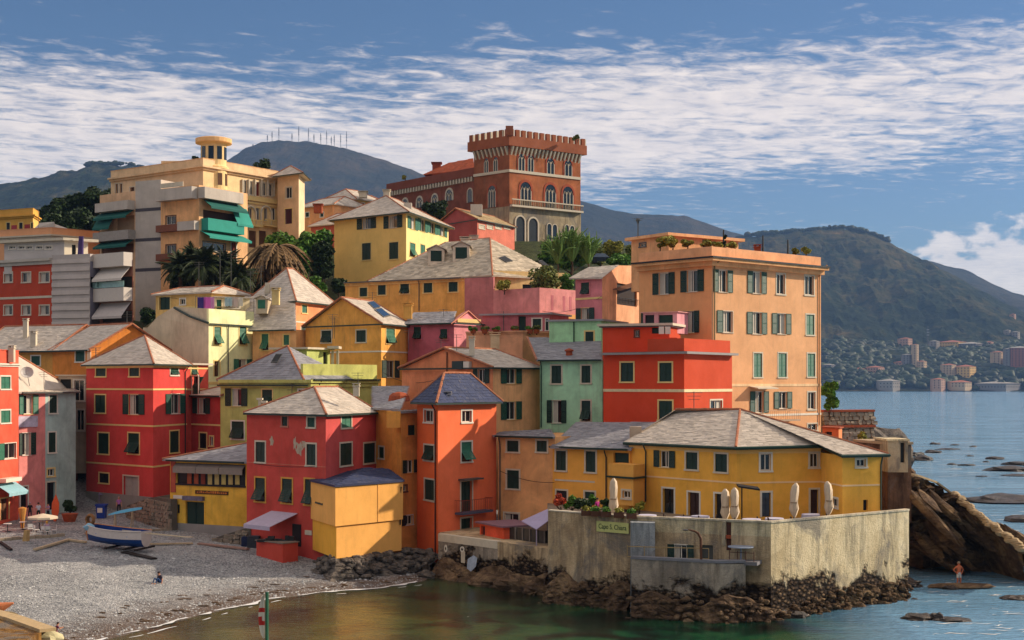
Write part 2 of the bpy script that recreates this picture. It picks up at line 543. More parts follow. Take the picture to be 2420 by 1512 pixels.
class House:
    def __init__(s, name, label, cat, fr, ez, bz, col, depth=9.0, group=None, stain=0.62, ruin_back=True):
        s.F = [v2(*p) for p in fr]
        s.px = [p[0] for p in fr]
        s.ez, s.bz = ez, bz
        F_ = s.F
        if len(F_) == 3:
            s.quad = [F_[0], F_[1], F_[2], F_[0] + F_[2] - F_[1]]
        elif len(F_) == 2:
            t = (F_[1] - F_[0]).normalized(); n = Vector((t.y, -t.x))
            s.quad = [F_[0], F_[1], F_[1] - n * depth, F_[0] - n * depth]
        else:
            t = (F_[-1] - F_[0]).normalized(); n = Vector((t.y, -t.x))
            s.quad = F_ + [F_[-1] * (1 + depth / F_[-1].y), F_[0] * (1 + depth / F_[0].y)]
        c = sum(s.quad, Vector((0, 0))) / len(s.quad)
        s.root = thing(name, label, cat, (c.x, c.y, bz), group)
        s.col = col if isinstance(col, list) else [col] * (len(F_) - 1)
        s.cmats = [c_ if not isinstance(c_, str) else plaster(c_, stain) for c_ in s.col]
        s.holes = [[] for _ in range(len(F_) - 1)]
        s.wins = []
        s.gables = []
        s.roof = None
    # plane coordinates of a pixel on a wall
    def uv(s, i, px, py):
        A, B = s.F[i], s.F[i + 1]
        d = (B - A).normalized(); k = (px - CX) / F
        # A + u d = t (k, 1)
        u = (k * A.y - A.x) / (d.x - k * d.y)
        Y = A.y + u * d.y
        return u, Zp(py, Y)
    def axes(s, i):
        A, B = s.F[i], s.F[i + 1]
        d = (B - A).normalized()
        return A, Vector((d.x, d.y, 0)), Vector((d.y, -d.x, 0)), (B - A).length
    def pt(s, i, u, z, w=0.0):
        A, d, n, L = s.axes(i)
        return Vector((A.x, A.y, z)) + d * u + n * w
    def lb(s, mb, i, u0, u1, z0, z1, w0, w1, m=0):
        A, d, n, L = s.axes(i)
        mb.obox(s.pt(i, u0, z0, w0), d * (u1 - u0), n * (w1 - w0), Vector((0, 0, z1 - z0)), m)
    def rect(s, i, r):
        x0, y0, x1, y1 = r
        xm = (x0 + x1) / 2
        u0 = s.uv(i, x0, y0)[0]; u1 = s.uv(i, x1, y0)[0]
        zt = s.uv(i, xm, y0)[1]; zb = s.uv(i, xm, y1)[1]
        return u0, u1, zb, zt
    def win(s, i, st, *r, fr=None, sh=None, hole=True, lab=None, cur=None):
        """st: c closed shutters, t tilted lower leaf, o leaves folded open, g glazed, d door, h half open, k dark opening"""
        s.wins.append((i, st, r, fr or WHITE, sh or GREEN_SH, hole, lab, cur))
        return s
    def finish(s):
        jobs = []
        for (i, st, r, fr, sh, hole, lab, cur) in s.wins:
            A, d, n, L = s.axes(i)
            u0, u1, z0, z1 = s.rect(i, r)
            w = u1 - u0
            if st == 'o': a, b = u0 + w * 0.27, u1 - w * 0.27; fw = 0.05
            elif st == 'h': a, b = u0 + w * 0.36, u1 - 0.1; fw = 0.08
            else:
                fw = min(0.15, w * 0.16); a, b = u0 + fw, u1 - fw
            c, e = z0 + (fw * 0.9 if st not in ('d', 'o') else 0.02), z1 - (fw if st != 'o' else 0.03)
            if st == 'k': a, b, c, e = u0, u1, z0, z1
            a, b = max(a, 0.03), min(b, L - 0.03)
            e = min(e, s.ez - 0.04); c = max(c, s.bz + 0.02)
            if hole and e - c > 0.05: s.holes[i].append((a, b, c, e))
            jobs.append((i, st, u0, u1, z0, z1, a, b, c, e, fw, fr, sh, hole, lab, cur))
        # walls with real openings
        for i in range(len(s.F) - 1):
            mb = MB()
            A, d, n, L = s.axes(i)
            hs = s.holes[i]
            us = sorted(set([0.0, L] + [h[0] for h in hs] + [h[1] for h in hs]))
            zs = sorted(set([s.bz, s.ez] + [h[2] for h in hs] + [h[3] for h in hs]))
            for a, b in zip(us, us[1:]):
                um = (a + b) / 2
                run = None
                for c, e in zip(zs, zs[1:]):
                    zm = (c + e) / 2
                    if any(h[0] < um < h[1] and h[2] < zm < h[3] for h in hs):
                        if run is not None: mb.face([s.pt(i, a, run), s.pt(i, b, run), s.pt(i, b, c), s.pt(i, a, c)]); run = None
                    elif run is None: run = c
                if run is not None: mb.face([s.pt(i, a, run), s.pt(i, b, run), s.pt(i, b, s.ez), s.pt(i, a, s.ez)])
            for (a, b, c, e) in hs:
                q = -0.24
                mb.face([s.pt(i, a, c), s.pt(i, a, e), s.pt(i, a, e, q), s.pt(i, a, c, q)])
                mb.face([s.pt(i, b, e), s.pt(i, b, c), s.pt(i, b, c, q), s.pt(i, b, e, q)])
                mb.face([s.pt(i, a, e), s.pt(i, b, e), s.pt(i, b, e, q), s.pt(i, a, e, q)])
                mb.face([s.pt(i, b, c), s.pt(i, a, c), s.pt(i, a, c, q), s.pt(i, b, c, q)])
            for (fi, tri) in s.gables:
                if fi == i: mb.face(tri)
            build('wall', mb, s.cmats[i], s.root)
        mb = MB()
        q = s.quad; k = len(s.F) - 1
        for j in range(k, len(q)):
            a, b = q[j], q[(j + 1) % len(q)]
            mb.face([v3(a, s.bz), v3(b, s.bz), v3(b, s.ez), v3(a, s.ez)])
        mb.face([v3(p, s.ez - 0.02) for p in q])
        for (fi, tri) in s.gables:
            if fi < 0 or fi >= k: mb.face(tri)
        build('back_wall', mb, s.cmats[-1], s.root)
        for j in jobs: s._window(*j)
        return s
    def _window(s, i, st, u0, u1, z0, z1, a, b, c, e, fw, fr, sh, hole, lab, cur):
        A, d, n, L = s.axes(i)
        up = Vector((0, 0, 1))
        wb = -0.21 if hole else 0.012
        if st == 'k':
            mb = MB(); mb.face([s.pt(i, a, c, wb), s.pt(i, b, c, wb), s.pt(i, b, e, wb), s.pt(i, a, e, wb)])
            build('opening', mb, sh if sh is not GREEN_SH else GLASS, s.root, label=lab); return
        nm = 'door' if st == 'd' else 'window'
        fm = MB()
        x0, x1 = (a - fw, b + fw)
        s.lb(fm, i, x0, a, c, e, -0.02, 0.03); s.lb(fm, i, b, x1, c, e, -0.02, 0.03)
        s.lb(fm, i, x0, x1, e, e + fw * 0.9, -0.02, 0.033)
        if st != 'd': s.lb(fm, i, x0 - 0.03, x1 + 0.03, c - fw * 0.9, c, -0.02, 0.09)
        w = build(nm, fm, fr, s.root, label=lab)
        pm = MB(); pm.face([s.pt(i, a, c, wb), s.pt(i, b, c, wb), s.pt(i, b, e, wb), s.pt(i, a, e, wb)])
        build('pane', pm, GLASS if st != 'd' else sh, w)
        W, Hh = b - a, e - c
        sb = wb + 0.14 if hole else 0.02
        if st == 'c':
            for k in (0, 1):
                mb = MB(); louvre(mb, s.pt(i, a + k * W / 2 + 0.01, c, sb), d * (W / 2 - 0.02), up * Hh, n)
                build('shutter', mb, sh, w)
        elif st == 't':
            mb = MB(); louvre(mb, s.pt(i, a, c + Hh * 0.55, sb), d * W, up * (Hh * 0.45), n, 5); build('shutter', mb, sh, w)
            th = rad(RND.uniform(24, 36))
            dn = up * (-math.cos(th)) + n * math.sin(th)
            hl = Hh * 0.55
            for k in (0, 1):
                mb = MB(); o = s.pt(i, a + k * W / 2, c + Hh * 0.55, sb + 0.03) + dn * hl
                nn = n * math.cos(th) + up * math.sin(th)
                louvre(mb, o + d * 0.005, d * (W / 2 - 0.01), -dn * hl, nn, 7)
                build('shutter', mb, sh, w)
        elif st in ('o', 'h'):
            t = 0.045
            lw = (a - fw) - u0 if st == 'o' else W * 0.5
            mb = MB(); louvre(mb, s.pt(i, max(u0, 0), z0 + 0.03, t), d * max(0.12, a - 0.02 - max(u0, 0)), up * (z1 - z0 - 0.05), n); build('shutter', mb, sh, w)
            if st == 'o':
                mb = MB(); louvre(mb, s.pt(i, b + 0.02, z0 + 0.03, t), d * max(0.12, min(u1, L) - b - 0.02), up * (z1 - z0 - 0.05), n); build('shutter', mb, sh, w)
        if st in ('o', 'g', 'h'):
            mb = MB(); q = min(0.07, W * 0.09)
            w0, w1 = wb + 0.02, wb + 0.07
            s.lb(mb, i, a, a + q, c, e, w0, w1); s.lb(mb, i, b - q, b, c, e, w0, w1)
            s.lb(mb, i, a + q, b - q, e - q, e, w0, w1); s.lb(mb, i, a + q, b - q, c, c + q, w0, w1)
            s.lb(mb, i, (a + b) / 2 - q / 2, (a + b) / 2 + q / 2, c + q, e - q, w0, w1)
            build('sash', mb, WHITE, w)
            if cur or (cur is None and st == 'o' and RND.random() < 0.6):
                mb = MB(); k = RND.choice((0, 1)); cw = W * RND.uniform(0.28, 0.45)
                ua = a + q if k == 0 else b - q - cw
                nst = 5
                for j in range(nst):
                    f0, f1 = ua + cw * j / nst, ua + cw * (j + 1) / nst
                    wj = wb + 0.006 + (0.012 if j % 2 else 0.0); wk = wb + 0.006 + (0.0 if j % 2 else 0.012)
                    mb.face([s.pt(i, f0, c, wj), s.pt(i, f1, c, wk), s.pt(i, f1, e, wk), s.pt(i, f0, e, wj)])
                build('curtain', mb, CURTAIN, w)
        if st == 'd':
            mb = MB(); q = 0.05
            s.lb(mb, i, (a + b) / 2 - 0.012, (a + b) / 2 + 0.012, c + 0.02, e - 0.02, wb + 0.01, wb + 0.04)
            for k in (0, 1):
                for (f0, f1) in ((0.06, 0.46), (0.52, 0.94)):
                    s.lb(mb, i, a + k * W / 2 + W * 0.07, a + (k + 1) * W / 2 - W * 0.07, c + Hh * f0, c + Hh * f1, wb + 0.005, wb + 0.03)
            build('door_leaf', mb, sh, w)
    def band(s, z, mat=None, h=0.16, out=0.045, faces=None, name='string_course'):
        pts = s.F if faces is None else s.F[faces[0]:faces[1] + 2]
        mb = MB(); ledge_mesh(mb, pts, z - h / 2, z + h / 2, out)
        build(name, mb, mat or CREAM, s.root); return s
    def zat(s, k, py): return Zp(py, s.F[k].y)
    def gutter(s, z, out=0.5, mat=None, faces=None):
        pts = s.F if faces is None else s.F[faces[0]:faces[1] + 2]
        mb = MB(); ledge_mesh(mb, pts, z - 0.13, z + 0.02, out + 0.14, out)
        build('gutter', mb, mat or GUTTER, s.root); return s
    def pipe(s, i, px, py0, py1, mat=None, over=0.45):
        u, z1 = s.uv(i, px, py0); _, z0 = s.uv(i, px, py1)
        mb = MB()
        mb.tube([s.pt(i, u, z1, over), s.pt(i, u, z1 - 0.15, over * 0.8), s.pt(i, u, z1 - 0.55, 0.1), s.pt(i, u, z0, 0.1)], 0.06, 6)
        build('downpipe', mb, mat or GUTTER, s.root); return s
    def cornice(s, z, h=0.35, out=0.35, mat=None, faces=None):
        pts = s.F if faces is None else s.F[faces[0]:faces[1] + 2]
        mb = MB(); ledge_mesh(mb, pts, z - h, z - h * 0.45, out * 0.45); ledge_mesh(mb, pts, z - h * 0.45, z, out)
        build('cornice', mb, mat or s.cmats[0], s.root); return s
    def finish_roof_planes(s, planes, mat, row, wid, edge=0.13, soffit=True, name='roof', over=None):
        """planes: polygons, first edge = eave.  Builds the solid roof, its slates and returns the roof part"""
        mb = MB()
        flat_ = []
        for p in planes:
            p = [Vector(q) for q in p]
            nn = (p[1] - p[0]).cross(p[2] - p[0])
            if len(p) > 3 and nn.length > 1e-4:
                nn.normalize(); eye = Vector((0, 0, H))
                for j in range(3, len(p)):
                    dv = p[j] - eye; k_ = dv.dot(nn)
                    if abs((p[j] - p[0]).dot(nn)) > .04 and abs(k_) > 3: p[j] = eye + dv * ((p[0] - eye).dot(nn) / k_)
            flat_.append(p)
        planes = flat_
        for p in planes:
            mb.face(p)
            a, b = Vector(p[0]), Vector(p[1])
            dz = Vector((0, 0, -edge))
            mb.face([a + dz, b + dz, b, a])
        if soffit: mb.face([Vector(p) + Vector((0, 0, -edge)) for p in soffit])
        r = build(name, mb, mat, s.root)
        tm = MB(); k = 0
        for p in planes:
            pp = [Vector(q) for q in p]
            nn = (pp[1] - pp[0]).cross(pp[2] - pp[0]).normalized()
            if nn.z < 0: nn = -nn
            c = sum(pp, Vector()) / len(pp)
            if nn.dot(Vector((0, 0, H)) - c) > 0 or nn.x > 0.15:
                tile_plane(tm, pp, row, wid, seed=int(c.x * 13 + c.y * 7) % 997 + k); k += 1
        if tm.f: build('slate_courses', tm, mat, r, kind='stuff')
        return r
    def caps(s, r, segs, rad_=0.11, mat=None):
        mb = MB(); rr = random.Random(5)
        for a, b in segs:
            a, b = Vector(a), Vector(b); L = (b - a).length
            k = max(1, int(L / 0.5))
            for j in range(k):
                p = a.lerp(b, j / k); q = a.lerp(b, (j + 1) / k)
                e = Vector((0, 0, 0.03 + rr.uniform(-0.01, 0.015)))
                mb.tube([p + e, q + e + Vector((0, 0, 0.02))], [rad_ * 1.08, rad_ * 0.92], 6)
        build('ridge_tiles', mb, mat or RIDGE, r, kind='stuff')
    def hip(s, order='rr', rz=None, py=None, at=0, h0=None, h1=None, over=0.45, mat=None, row=0.34, wid=0.52, gut=True, capmat=None, quad=None, ez=None, gutmat=None):
        """ridge roof: order rr = ridge along the right face, rl = along the left face / only face.  h0, h1 hip insets (0 = gable)"""
        Q = quad or s.quad
        ez = ez if ez is not None else s.ez
        if len(Q) == 4 and order == 'rr' and len(s.F) == 3: q = [Q[1], Q[2], Q[3], Q[0]]; fs = [1, -1, -1, 0]
        else: q = list(Q[:4]); fs = [0, 1 if len(s.F) == 3 else -1, -1, -1]
        E = offset_open(q, over, True)
        M0, M1 = (q[0] + q[3]) / 2, (q[1] + q[2]) / 2
        dirv = (M1 - M0).normalized(); L = (M1 - M0).length
        hw = (q[3] - q[0]).length / 2
        h0 = hw if h0 is None else h0; h1 = hw if h1 is None else h1
        if h0 + h1 > L: k = L / (h0 + h1) * 0.999; h0 *= k; h1 *= k
        a2 = M0 + dirv * (h0 if h0 > 0 else -over); b2 = M1 - dirv * (h1 if h1 > 0 else -over)
        if rz is None:
            yy = (a2 if at == 0 else b2).y
            rz = Zp(py, yy)
        s.rz = rz
        a, b = v3(a2, rz), v3(b2, rz)
        e = [v3(p, ez) for p in E]
        planes = [[e[0], e[1], b, a], [e[2], e[3], a, b]]
        segs = [(a, b)]
        if (b - a).length < 0.3: planes = [[e[0], e[1], b], [e[2], e[3], a]]; segs = []
        if h0 > 0: planes.append([e[3], e[0], a]); segs += [(e[0], a), (e[3], a)]
        else:
            ap = v3(M0, rz - 0.06); sl_ = 0.0
            g_ = [v3(q[3], s.ez), v3(q[0], s.ez), ap]; s.gables.append((fs[3], g_)); segs += [(e[0], a), (e[3], a)]
        if h1 > 0: planes.append([e[1], e[2], b]); segs += [(e[1], b), (e[2], b)]
        else:
            g_ = [v3(q[1], s.ez), v3(q[2], s.ez), v3(M1, rz - 0.06)]; s.gables.append((fs[1], g_)); segs += [(e[1], b), (e[2], b)]
        r = s.finish_roof_planes(planes, mat or SLATE, row, wid, soffit=e[::-1] if (h0 > 0 and h1 > 0) else False)
        s.caps(r, segs, mat=capmat)
        if gut: s.gutter(ez - 0.02, over + 0.0, mat=gutmat)
        s.roof = r
        return s
    def flat(s, parapet=0.9, pm=None, coping=None, over=0.0, inset=0.0, z=None):
        z = s.ez if z is None else z
        mb = MB(); ledge_mesh(mb, s.quad, z, z + parapet, 0.004 - inset, -0.25 - inset, closed=True)
        build('parapet', mb, pm or s.cmats[0], s.root)
        mb = MB(); ledge_mesh(mb, s.quad, z + parapet, z + parapet + 0.06, 0.06 - inset, -0.3 - inset, closed=True)
        build('coping', mb, coping or s.cmats[0], s.root)
        mb = MB(); mb.face([v3(p, z + 0.03) for p in offset_open(s.quad, -0.1, True)])
        build('roof_terrace', mb, CONC, s.root)
        return s
    def slab(s, z, th=0.2, over=0.3, mat=None, name='roof_slab', faces=None):
        mb = MB(); E = offset_open(s.quad, over, True)
        mb.prism([v3(p, z) for p in E], [v3(p, z + th) for p in E])
        return build(name, mb, mat or SLATE, s.root)
    def chimney(s, px, py0, py1, Y, w=0.7, mat=None, parent=None, cap=True):
        """py0 top, py1 foot"""
        c = P(px, py1, Y); zt = Zp(py0, Y)
        mb = MB(); t = w / 2
        mb.box(c.x - t, c.x + t, Y - t, Y + t, c.z - 0.4, zt - (0.22 if cap else 0))
        if cap:
            mb.box(c.x - t * 1.25, c.x + t * 1.25, Y - t * 1.25, Y + t * 1.25, zt - 0.3, zt - 0.2)
            for sx in (-1, 1):
                mb.box(c.x + sx * t * 0.8 - 0.06, c.x + sx * t * 0.8 + 0.06, Y - t * 0.9, Y + t * 0.9, zt - 0.2, zt - 0.05)
            mb.box(c.x - t * 1.3, c.x + t * 1.3, Y - t * 1.3, Y + t * 1.3, zt - 0.06, zt)
        build('chimney', mb, mat or OFFWHITE, parent or s.roof or s.root); return s
    def antenna(s, px, py0, py1, Y, arms=3):
        a = P(px, py1, Y); b = P(px, py0, Y)
        mb = MB(); mb.tube([a, b], 0.028, 5)
        for k in range(arms):
            z = b.z - 0.05 - 0.22 * k; w = 0.55 - 0.1 * k
            mb.tube([(b.x - w, b.y + 0.1, z), (b.x + w, b.y - 0.1, z)], 0.016, 4)
            for j in range(-2, 3):
                mb.tube([(b.x + w * j / 2.5, b.y - 0.2, z), (b.x + w * j / 2.5, b.y + 0.2, z)], 0.01, 3)
        build('antenna', mb, GREYMETAL, s.roof or s.root); return s
    def skylight(s, pts, mat=None):
        """pts: four 3-D points lying just above the roof plane"""
        mb = MB(); p = [Vector(q) for q in pts]
        n = (p[1] - p[0]).cross(p[3] - p[0]).normalized()
        if n.z < 0: n = -n
        mb.prism([q + n * 0.02 for q in p], [q + n * 0.12 for q in p])
        r = s.roof or s.root
        k = build('skylight', mb, GREYMETAL, r)
        if r.parent is None or True:
            gm = MB(); c = sum(p, Vector()) / 4
            gm.face([q.lerp(c, 0.14) + n * 0.128 for q in p])
            build('skylight_glass', gm, mat or GLASS, r)
        return s

def plane_hit(pl, px, py):
    """point where the sight line through a pixel meets the plane of three points"""
    a, b, c = [Vector(q) for q in pl[:3]]
    n = (b - a).cross(c - a)
    d = Vector(((px - CX) / F, 1, -(py - HY) / F)); o = Vector((0, 0, H))
    t = (a - o).dot(n) / d.dot(n)
    return o + d * t
# ---------------------------------------------------------------- the houses, front rows first
TG = 'painted houses round the cove'
# --- far-left coral house at the edge of the frame
h = House('town_house', 'coral red house with teal shutters cut by the left edge', 'house', [(-70, 124), (44, 133)], Zp(842, 128), 2.0, '#d2543a', depth=12, group=TG)
h.win(0, 'c', 0, 886, 26, 922, fr=WHITE, sh=TEAL_SH).win(0, 'c', 0, 966, 26, 1002, fr=WHITE, sh=TEAL_SH)
h.win(0, 'h', -8, 1046, 39, 1086, fr=WHITE, sh=TEAL_SH).win(0, 'd', 0, 1174, 22, 1229, sh=WOOD, fr=CREAM).win(0, 'c', -44, 966, -16, 1002, sh=TEAL_SH)
h.finish(); h.flat(0.6); h.cornice(h.ez - 0.6, 0.3, 0.25, WHITE)
mb = MB(); h.lb(mb, 0, h.uv(0, -8, 1130)[0], h.uv(0, 30, 1130)[0], h.uv(0, 10, 1138)[1], h.uv(0, 10, 1129)[1], 0.0, 0.9); build('canopy', mb, WHITE, h.root)
u0, z1 = h.uv(0, -10, 1146); u1, _ = h.uv(0, 36, 1146)
mb = MB(); mb.prism([h.pt(0, u0, z1, 0.02), h.pt(0, u1, z1, 0.02), h.pt(0, u1, z1 - 0.8, 1.3), h.pt(0, u0, z1 - 0.8, 1.3)], [h.pt(0, u0, z1 + 0.05, 0.02), h.pt(0, u1, z1 + 0.05, 0.02), h.pt(0, u1, z1 - 0.75, 1.3), h.pt(0, u0, z1 - 0.75, 1.3)])
h.lb(mb, 0, u0, u1, z1 - 1.05, z1 - 0.8, 1.26, 1.3)
build('awning', mb, simple('pale blue canvas', '#8fb9c4', 0.9, 0.1), h.root)
h.chimney(28, 816, 846, 131, 0.5)
# --- pink and pale blue house
h = House('town_house', 'narrow house half pink and half pale blue with satellite dish on its roof', 'house', [(45, 134), (107, 137.2), (179, 141)], Zp(926, 137), 2.0, ['#cf7d76', '#9db3ab'], group=TG)
h.quad = [h.F[0], h.F[2], h.F[2] + Vector((-3.5, 9)), h.F[0] + Vector((-3.5, 9))]
h.win(0, 'o', 42, 932, 90, 979, fr=CREAM, sh=TEAL_SH, cur=True).win(1, 'c', 114, 930, 137, 979, sh=DARK_SH)
h.win(0, 'o', 40, 1022, 84, 1076, fr=WHITE, sh=DARK_SH, cur=True).win(1, 'c', 112, 1018, 134, 1072, sh=DARK_SH)
h.win(1, 'g', 110, 1104, 131, 1128, fr=CREAM).win(1, 'd', 108, 1136, 133, 1205, sh=BLACKMETAL, fr=OFFWHITE).win(0, 'd', 46, 1146, 68, 1200, sh=BLACKMETAL)
h.finish()
E = offset_open(h.quad, 0.4, True)
e = [v3(p, h.ez) for p in E]; top = Zp(838, 143)
pl = [e[0], e[1], v3(E[2], h.ez + 0.3), P(38, 838, 143)]
r = h.finish_roof_planes([pl], SLATE, 0.34, 0.5, soffit=False); h.roof = r
h.caps(r, [(pl[3], pl[2])]); h.gutter(h.ez, 0.4, GREYMETAL)
mb = MB(); mb.face([v3(h.quad[0], h.ez), v3(h.quad[3], h.ez), P(42, 842, 143)]); build('gable_wall', mb, h.cmats[0], h.root)
mb = MB(); a = P(83, 985, 137); u0, z1 = h.uv(0, 37, 984); u1, z0 = h.uv(0, 88, 1008)
mb.obox(h.pt(0, u0, z0, 0.05), h.axes(0)[1] * (u1 - u0), h.axes(0)[2] * 0.03, (0, 0, z1 - z0))
tag(build('banner', mb, simple('white printed cloth', '#b9b0c0', 0.9, 0.45, 1.3)), 'white cloth with purple print hung below the pink window', 'banner')
h.antenna(104, 878, 918, 138.5)
mb = MB(); c = P(64, 880, 138); mb.lathe((0, 0, 0), [(0.05, -0.22), (0.42, -0.1), (0.62, 0.06), (0.6, 0.07), (0.4, -0.06), (0.04, -0.17)], 14)
R_ = Matrix.Rotation(rad(62), 3, 'X') @ Matrix.Rotation(rad(18), 3, 'Y')
mb.v = [tuple(c + R_ @ Vector(v)) for v in mb.v]; mb.tube([c, P(70, 912, 138.2)], 0.04, 5)
build('satellite_dish', mb, simple('dish grey', '#b5b2ad', 0.5, 0.08), h.roof)
# --- dark little house behind the alley
h = House('town_house', 'dark recessed house with black windows deep in the alley', 'house', [(178, 150), (214, 151)], Zp(1010, 150), 3.0, '#5f2a22', depth=6)
h.win(0, 'k', 184, 1065, 204, 1140, sh=BLACKMETAL).win(0, 'd', 183, 1150, 206, 1195, sh=BLACKMETAL).finish(); h.slab(h.ez, 0.15, 0.3)
# --- orange and ochre houses with two grey roofs (behind, left)
for (fr, col, lab, wins, rpy) in (
    ([(-60, 163), (124, 158)], '#c08a3e', 'low ochre house with long grey slate roof at left', [('c', 72, 838, 97, 866)], 772),
    ([(124, 158), (213, 153)], '#c97a2c', 'orange house with grey slate roof beside the pale gable', [('c', 177, 824, 202, 857)], 772)):
    h = House('town_house', lab, 'house', fr, Zp(828, 156), 8.0, col, depth=10, group=TG)
    for w in wins: h.win(0, *w)
    h.finish_args = None
    h.hip('rl', py=rpy - (0 if fr[0][0] < 0 else 2), h0=0, h1=0, over=0.35)
    h.finish()
    if fr[0][0] < 0:
        h.chimney(80, 812 - 30, 812, 160, 0.6); h.chimney(61, 752, 800, 163, 0.5); 
        h.chimney(114, 782, 800, 164, 0.3)
    else: h.antenna(226, 822, 865, 152)
# right gable end of the orange house: pale plastered wall facing the sun
h = House('town_house', 'pale plastered gable house squeezed behind the red corner house', 'house', [(214, 152.9), (287, 164)], Zp(860, 156), 8.0, '#cbb094', depth=.4)
h.win(0, 'g', 222, 880, 236, 905)
h.ez = Zp(832, 154); h.finish()
A, B = h.F
ap = [v3(A, h.ez), v3(B, h.ez), P(286, 768, 164), P(250, 800, 158.5)]
mb = MB(); mb.face(ap); build('gable_wall', mb, h.cmats[0], h.root)
mb = MB(); mb.tube([P(212, 830, 152.8), P(250, 799, 158.4), P(288, 766, 164)], 0.12, 6); build('verge_tiles', mb, RIDGE, h.root)
pl = [P(270, 838, 157), P(338, 806, 160), P(300, 772, 168), P(288, 770, 165)]
h.finish_roof_planes([pl], SLATE_D, 0.34, 0.5, soffit=False)
h = House('town_house', 'white glazed porch house below the orange wall', 'house', [(138, 149), (203, 149)], Zp(888, 149), 6.0, '#b9a78e', depth=3)
h.win(0, 'g', 172, 895, 202, 950, fr=WHITE).win(0, 'k', 142, 896, 168, 950, sh=BLACKMETAL).win(0, 'g', 178, 965, 202, 1020).finish(); h.slab(h.ez, 0.12, 0.25, OFFWHITE)
# --- big red house on the left
h = House('town_house', 'tall crimson corner house with cream bands and hipped slate roof', 'house', [(204, 146), (362, 138), (441, 145)], Zp(860, 138), 2.0, '#bd3a34', group=TG, stain=0.3)
for r_ in ((225, 860, 252, 892), (304, 860, 331, 892)): h.win(0, 'c', *r_, fr=CREAM, sh=DARK_SH)
h.win(0, 'c', 223, 930, 251, 978, fr=CREAM, sh=DARK_SH).win(0, 'o', 291, 931, 342, 980, fr=CREAM, sh=DARK_SH, cur=True)
h.win(0, 'c', 230, 1020, 259, 1075, fr=CREAM, sh=DARK_SH).win(0, 't', 301, 1020, 331, 1075, fr=CREAM, sh=DARK_SH)
h.win(0, 'c', 233, 1115, 259, 1144, fr=CREAM, sh=BLACKMETAL).win(0, 'd', 290, 1122, 329, 1178, fr=OFFWHITE, sh=simple('pale grey door', '#a9a39b', 0.7, 0.1))
h.win(1, 't', 401, 862, 423, 889, fr=WHITE).win(1, 'o', 391, 930, 437, 978, fr=WHITE, cur=True).win(1, 'c', 400, 1015, 424, 1072, fr=CREAM, sh=DARK_SH)
h.hip('rr', py=793, at=0, h0=None, h1=2.0, over=0.5); h.finish()
for py in (920, 1007, 1103): h.band(h.zat(1, py), CREAM)
h.band(h.zat(1, 866), CREAM, 0.22)
h.pipe(1, 436, 866, 1150)
mb = MB(); ledge_mesh(mb, h.F, 2.0, h.zat(0, 1160), 0.05); build('plinth', mb, CONC, h.root)
h.antenna(227, 820, 862, 146, 2)
# red annex
h = House('town_house', 'low dark red annex with a pale peaked roof beside the crimson house', 'house', [(440, 147), (524, 142)], Zp(934, 145), 2.0, '#a8322c', depth=8)
h.win(0, 'o', 456, 940, 497, 978, fr=OFFWHITE, sh=DARK_SH).win(0, 't', 452, 862, 470, 889).win(0, 'c', 470, 1020, 490, 1062, sh=BLACKMETAL, fr=CREAM).win(0, 'g', 494, 1028, 506, 1056, fr=CREAM)
h.hip('rl', py=908, h0=2.5, h1=0.0, over=0.3); h.finish(); h.band(h.zat(1, 1005), CREAM).band(h.zat(1, 1100), CREAM)
# upper red stub behind annex
h = House('town_house', 'small coral upper storey with two tilted green shutters behind the annex', 'house', [(440, 145.4), (492, 149)], Zp(862, 146), 8.0, '#c2493a', depth=7)
h.win(0, 't', 450, 863, 468, 889, fr=CREAM).finish(); h.slab(h.ez, 0.18, 0.4, SLATE); h.band(h.zat(0, 870), CREAM)
h.band(h.zat(0, 920), CREAM)
# --- cream house with big plain gable and a roof terrace
h = House('town_house', 'pale lemon house with blotchy blank gable and laundry terrace', 'house', [(338, 166), (493, 154), (600, 161)], Zp(764, 154), 8.0, ['#bfae92', '#ece0a6'], group=TG, stain=0.45)
h.win(1, 't', 504, 769, 524, 817, fr=CREAM, sh=TEAL_SH).win(1, 't', 564, 769, 584, 817, fr=CREAM, sh=TEAL_SH)
h.win(1, 'o', 552, 848, 594, 892, sh=TEAL_SH, cur=True).win(1, 'd', 504, 850, 521, 890, fr=CREAM, sh=WOOD).finish()
A, B, C = h.F
mb = MB(); mb.face([v3(A, h.ez - 0.6), v3(B, h.ez - 0.6), v3(B, Zp(729, 154)), P(455, 727, 157), P(412, 724, 160), P(372, 748, 163)]); build('gable_wall', mb, h.cmats[0], h.root)
mb = MB(); mb.face([P(338, 775, 166), P(412, 724, 160), P(560, 724, 164), P(520, 770, 170)]); build('roof', mb, SLATE, h.root)
mb = MB(); mb.tube([P(412, 727, 159.8), P(450, 748, 156.8), P(492, 763, 153.7)], 0.14, 6); build('sloping_gutter', mb, GUTTER, h.root)
mb = MB(); ledge_mesh(mb, [B, C], h.ez, Zp(729, 154), 0.01, -0.25); build('parapet', mb, h.cmats[1], h.root)
h.gutter(h.ez, 0.12, faces=(1, 1)); h.pipe(1, 538, 766, 905, GREYMETAL, 0.2)
h.band(h.zat(1, 905), CREAM, 0.3)
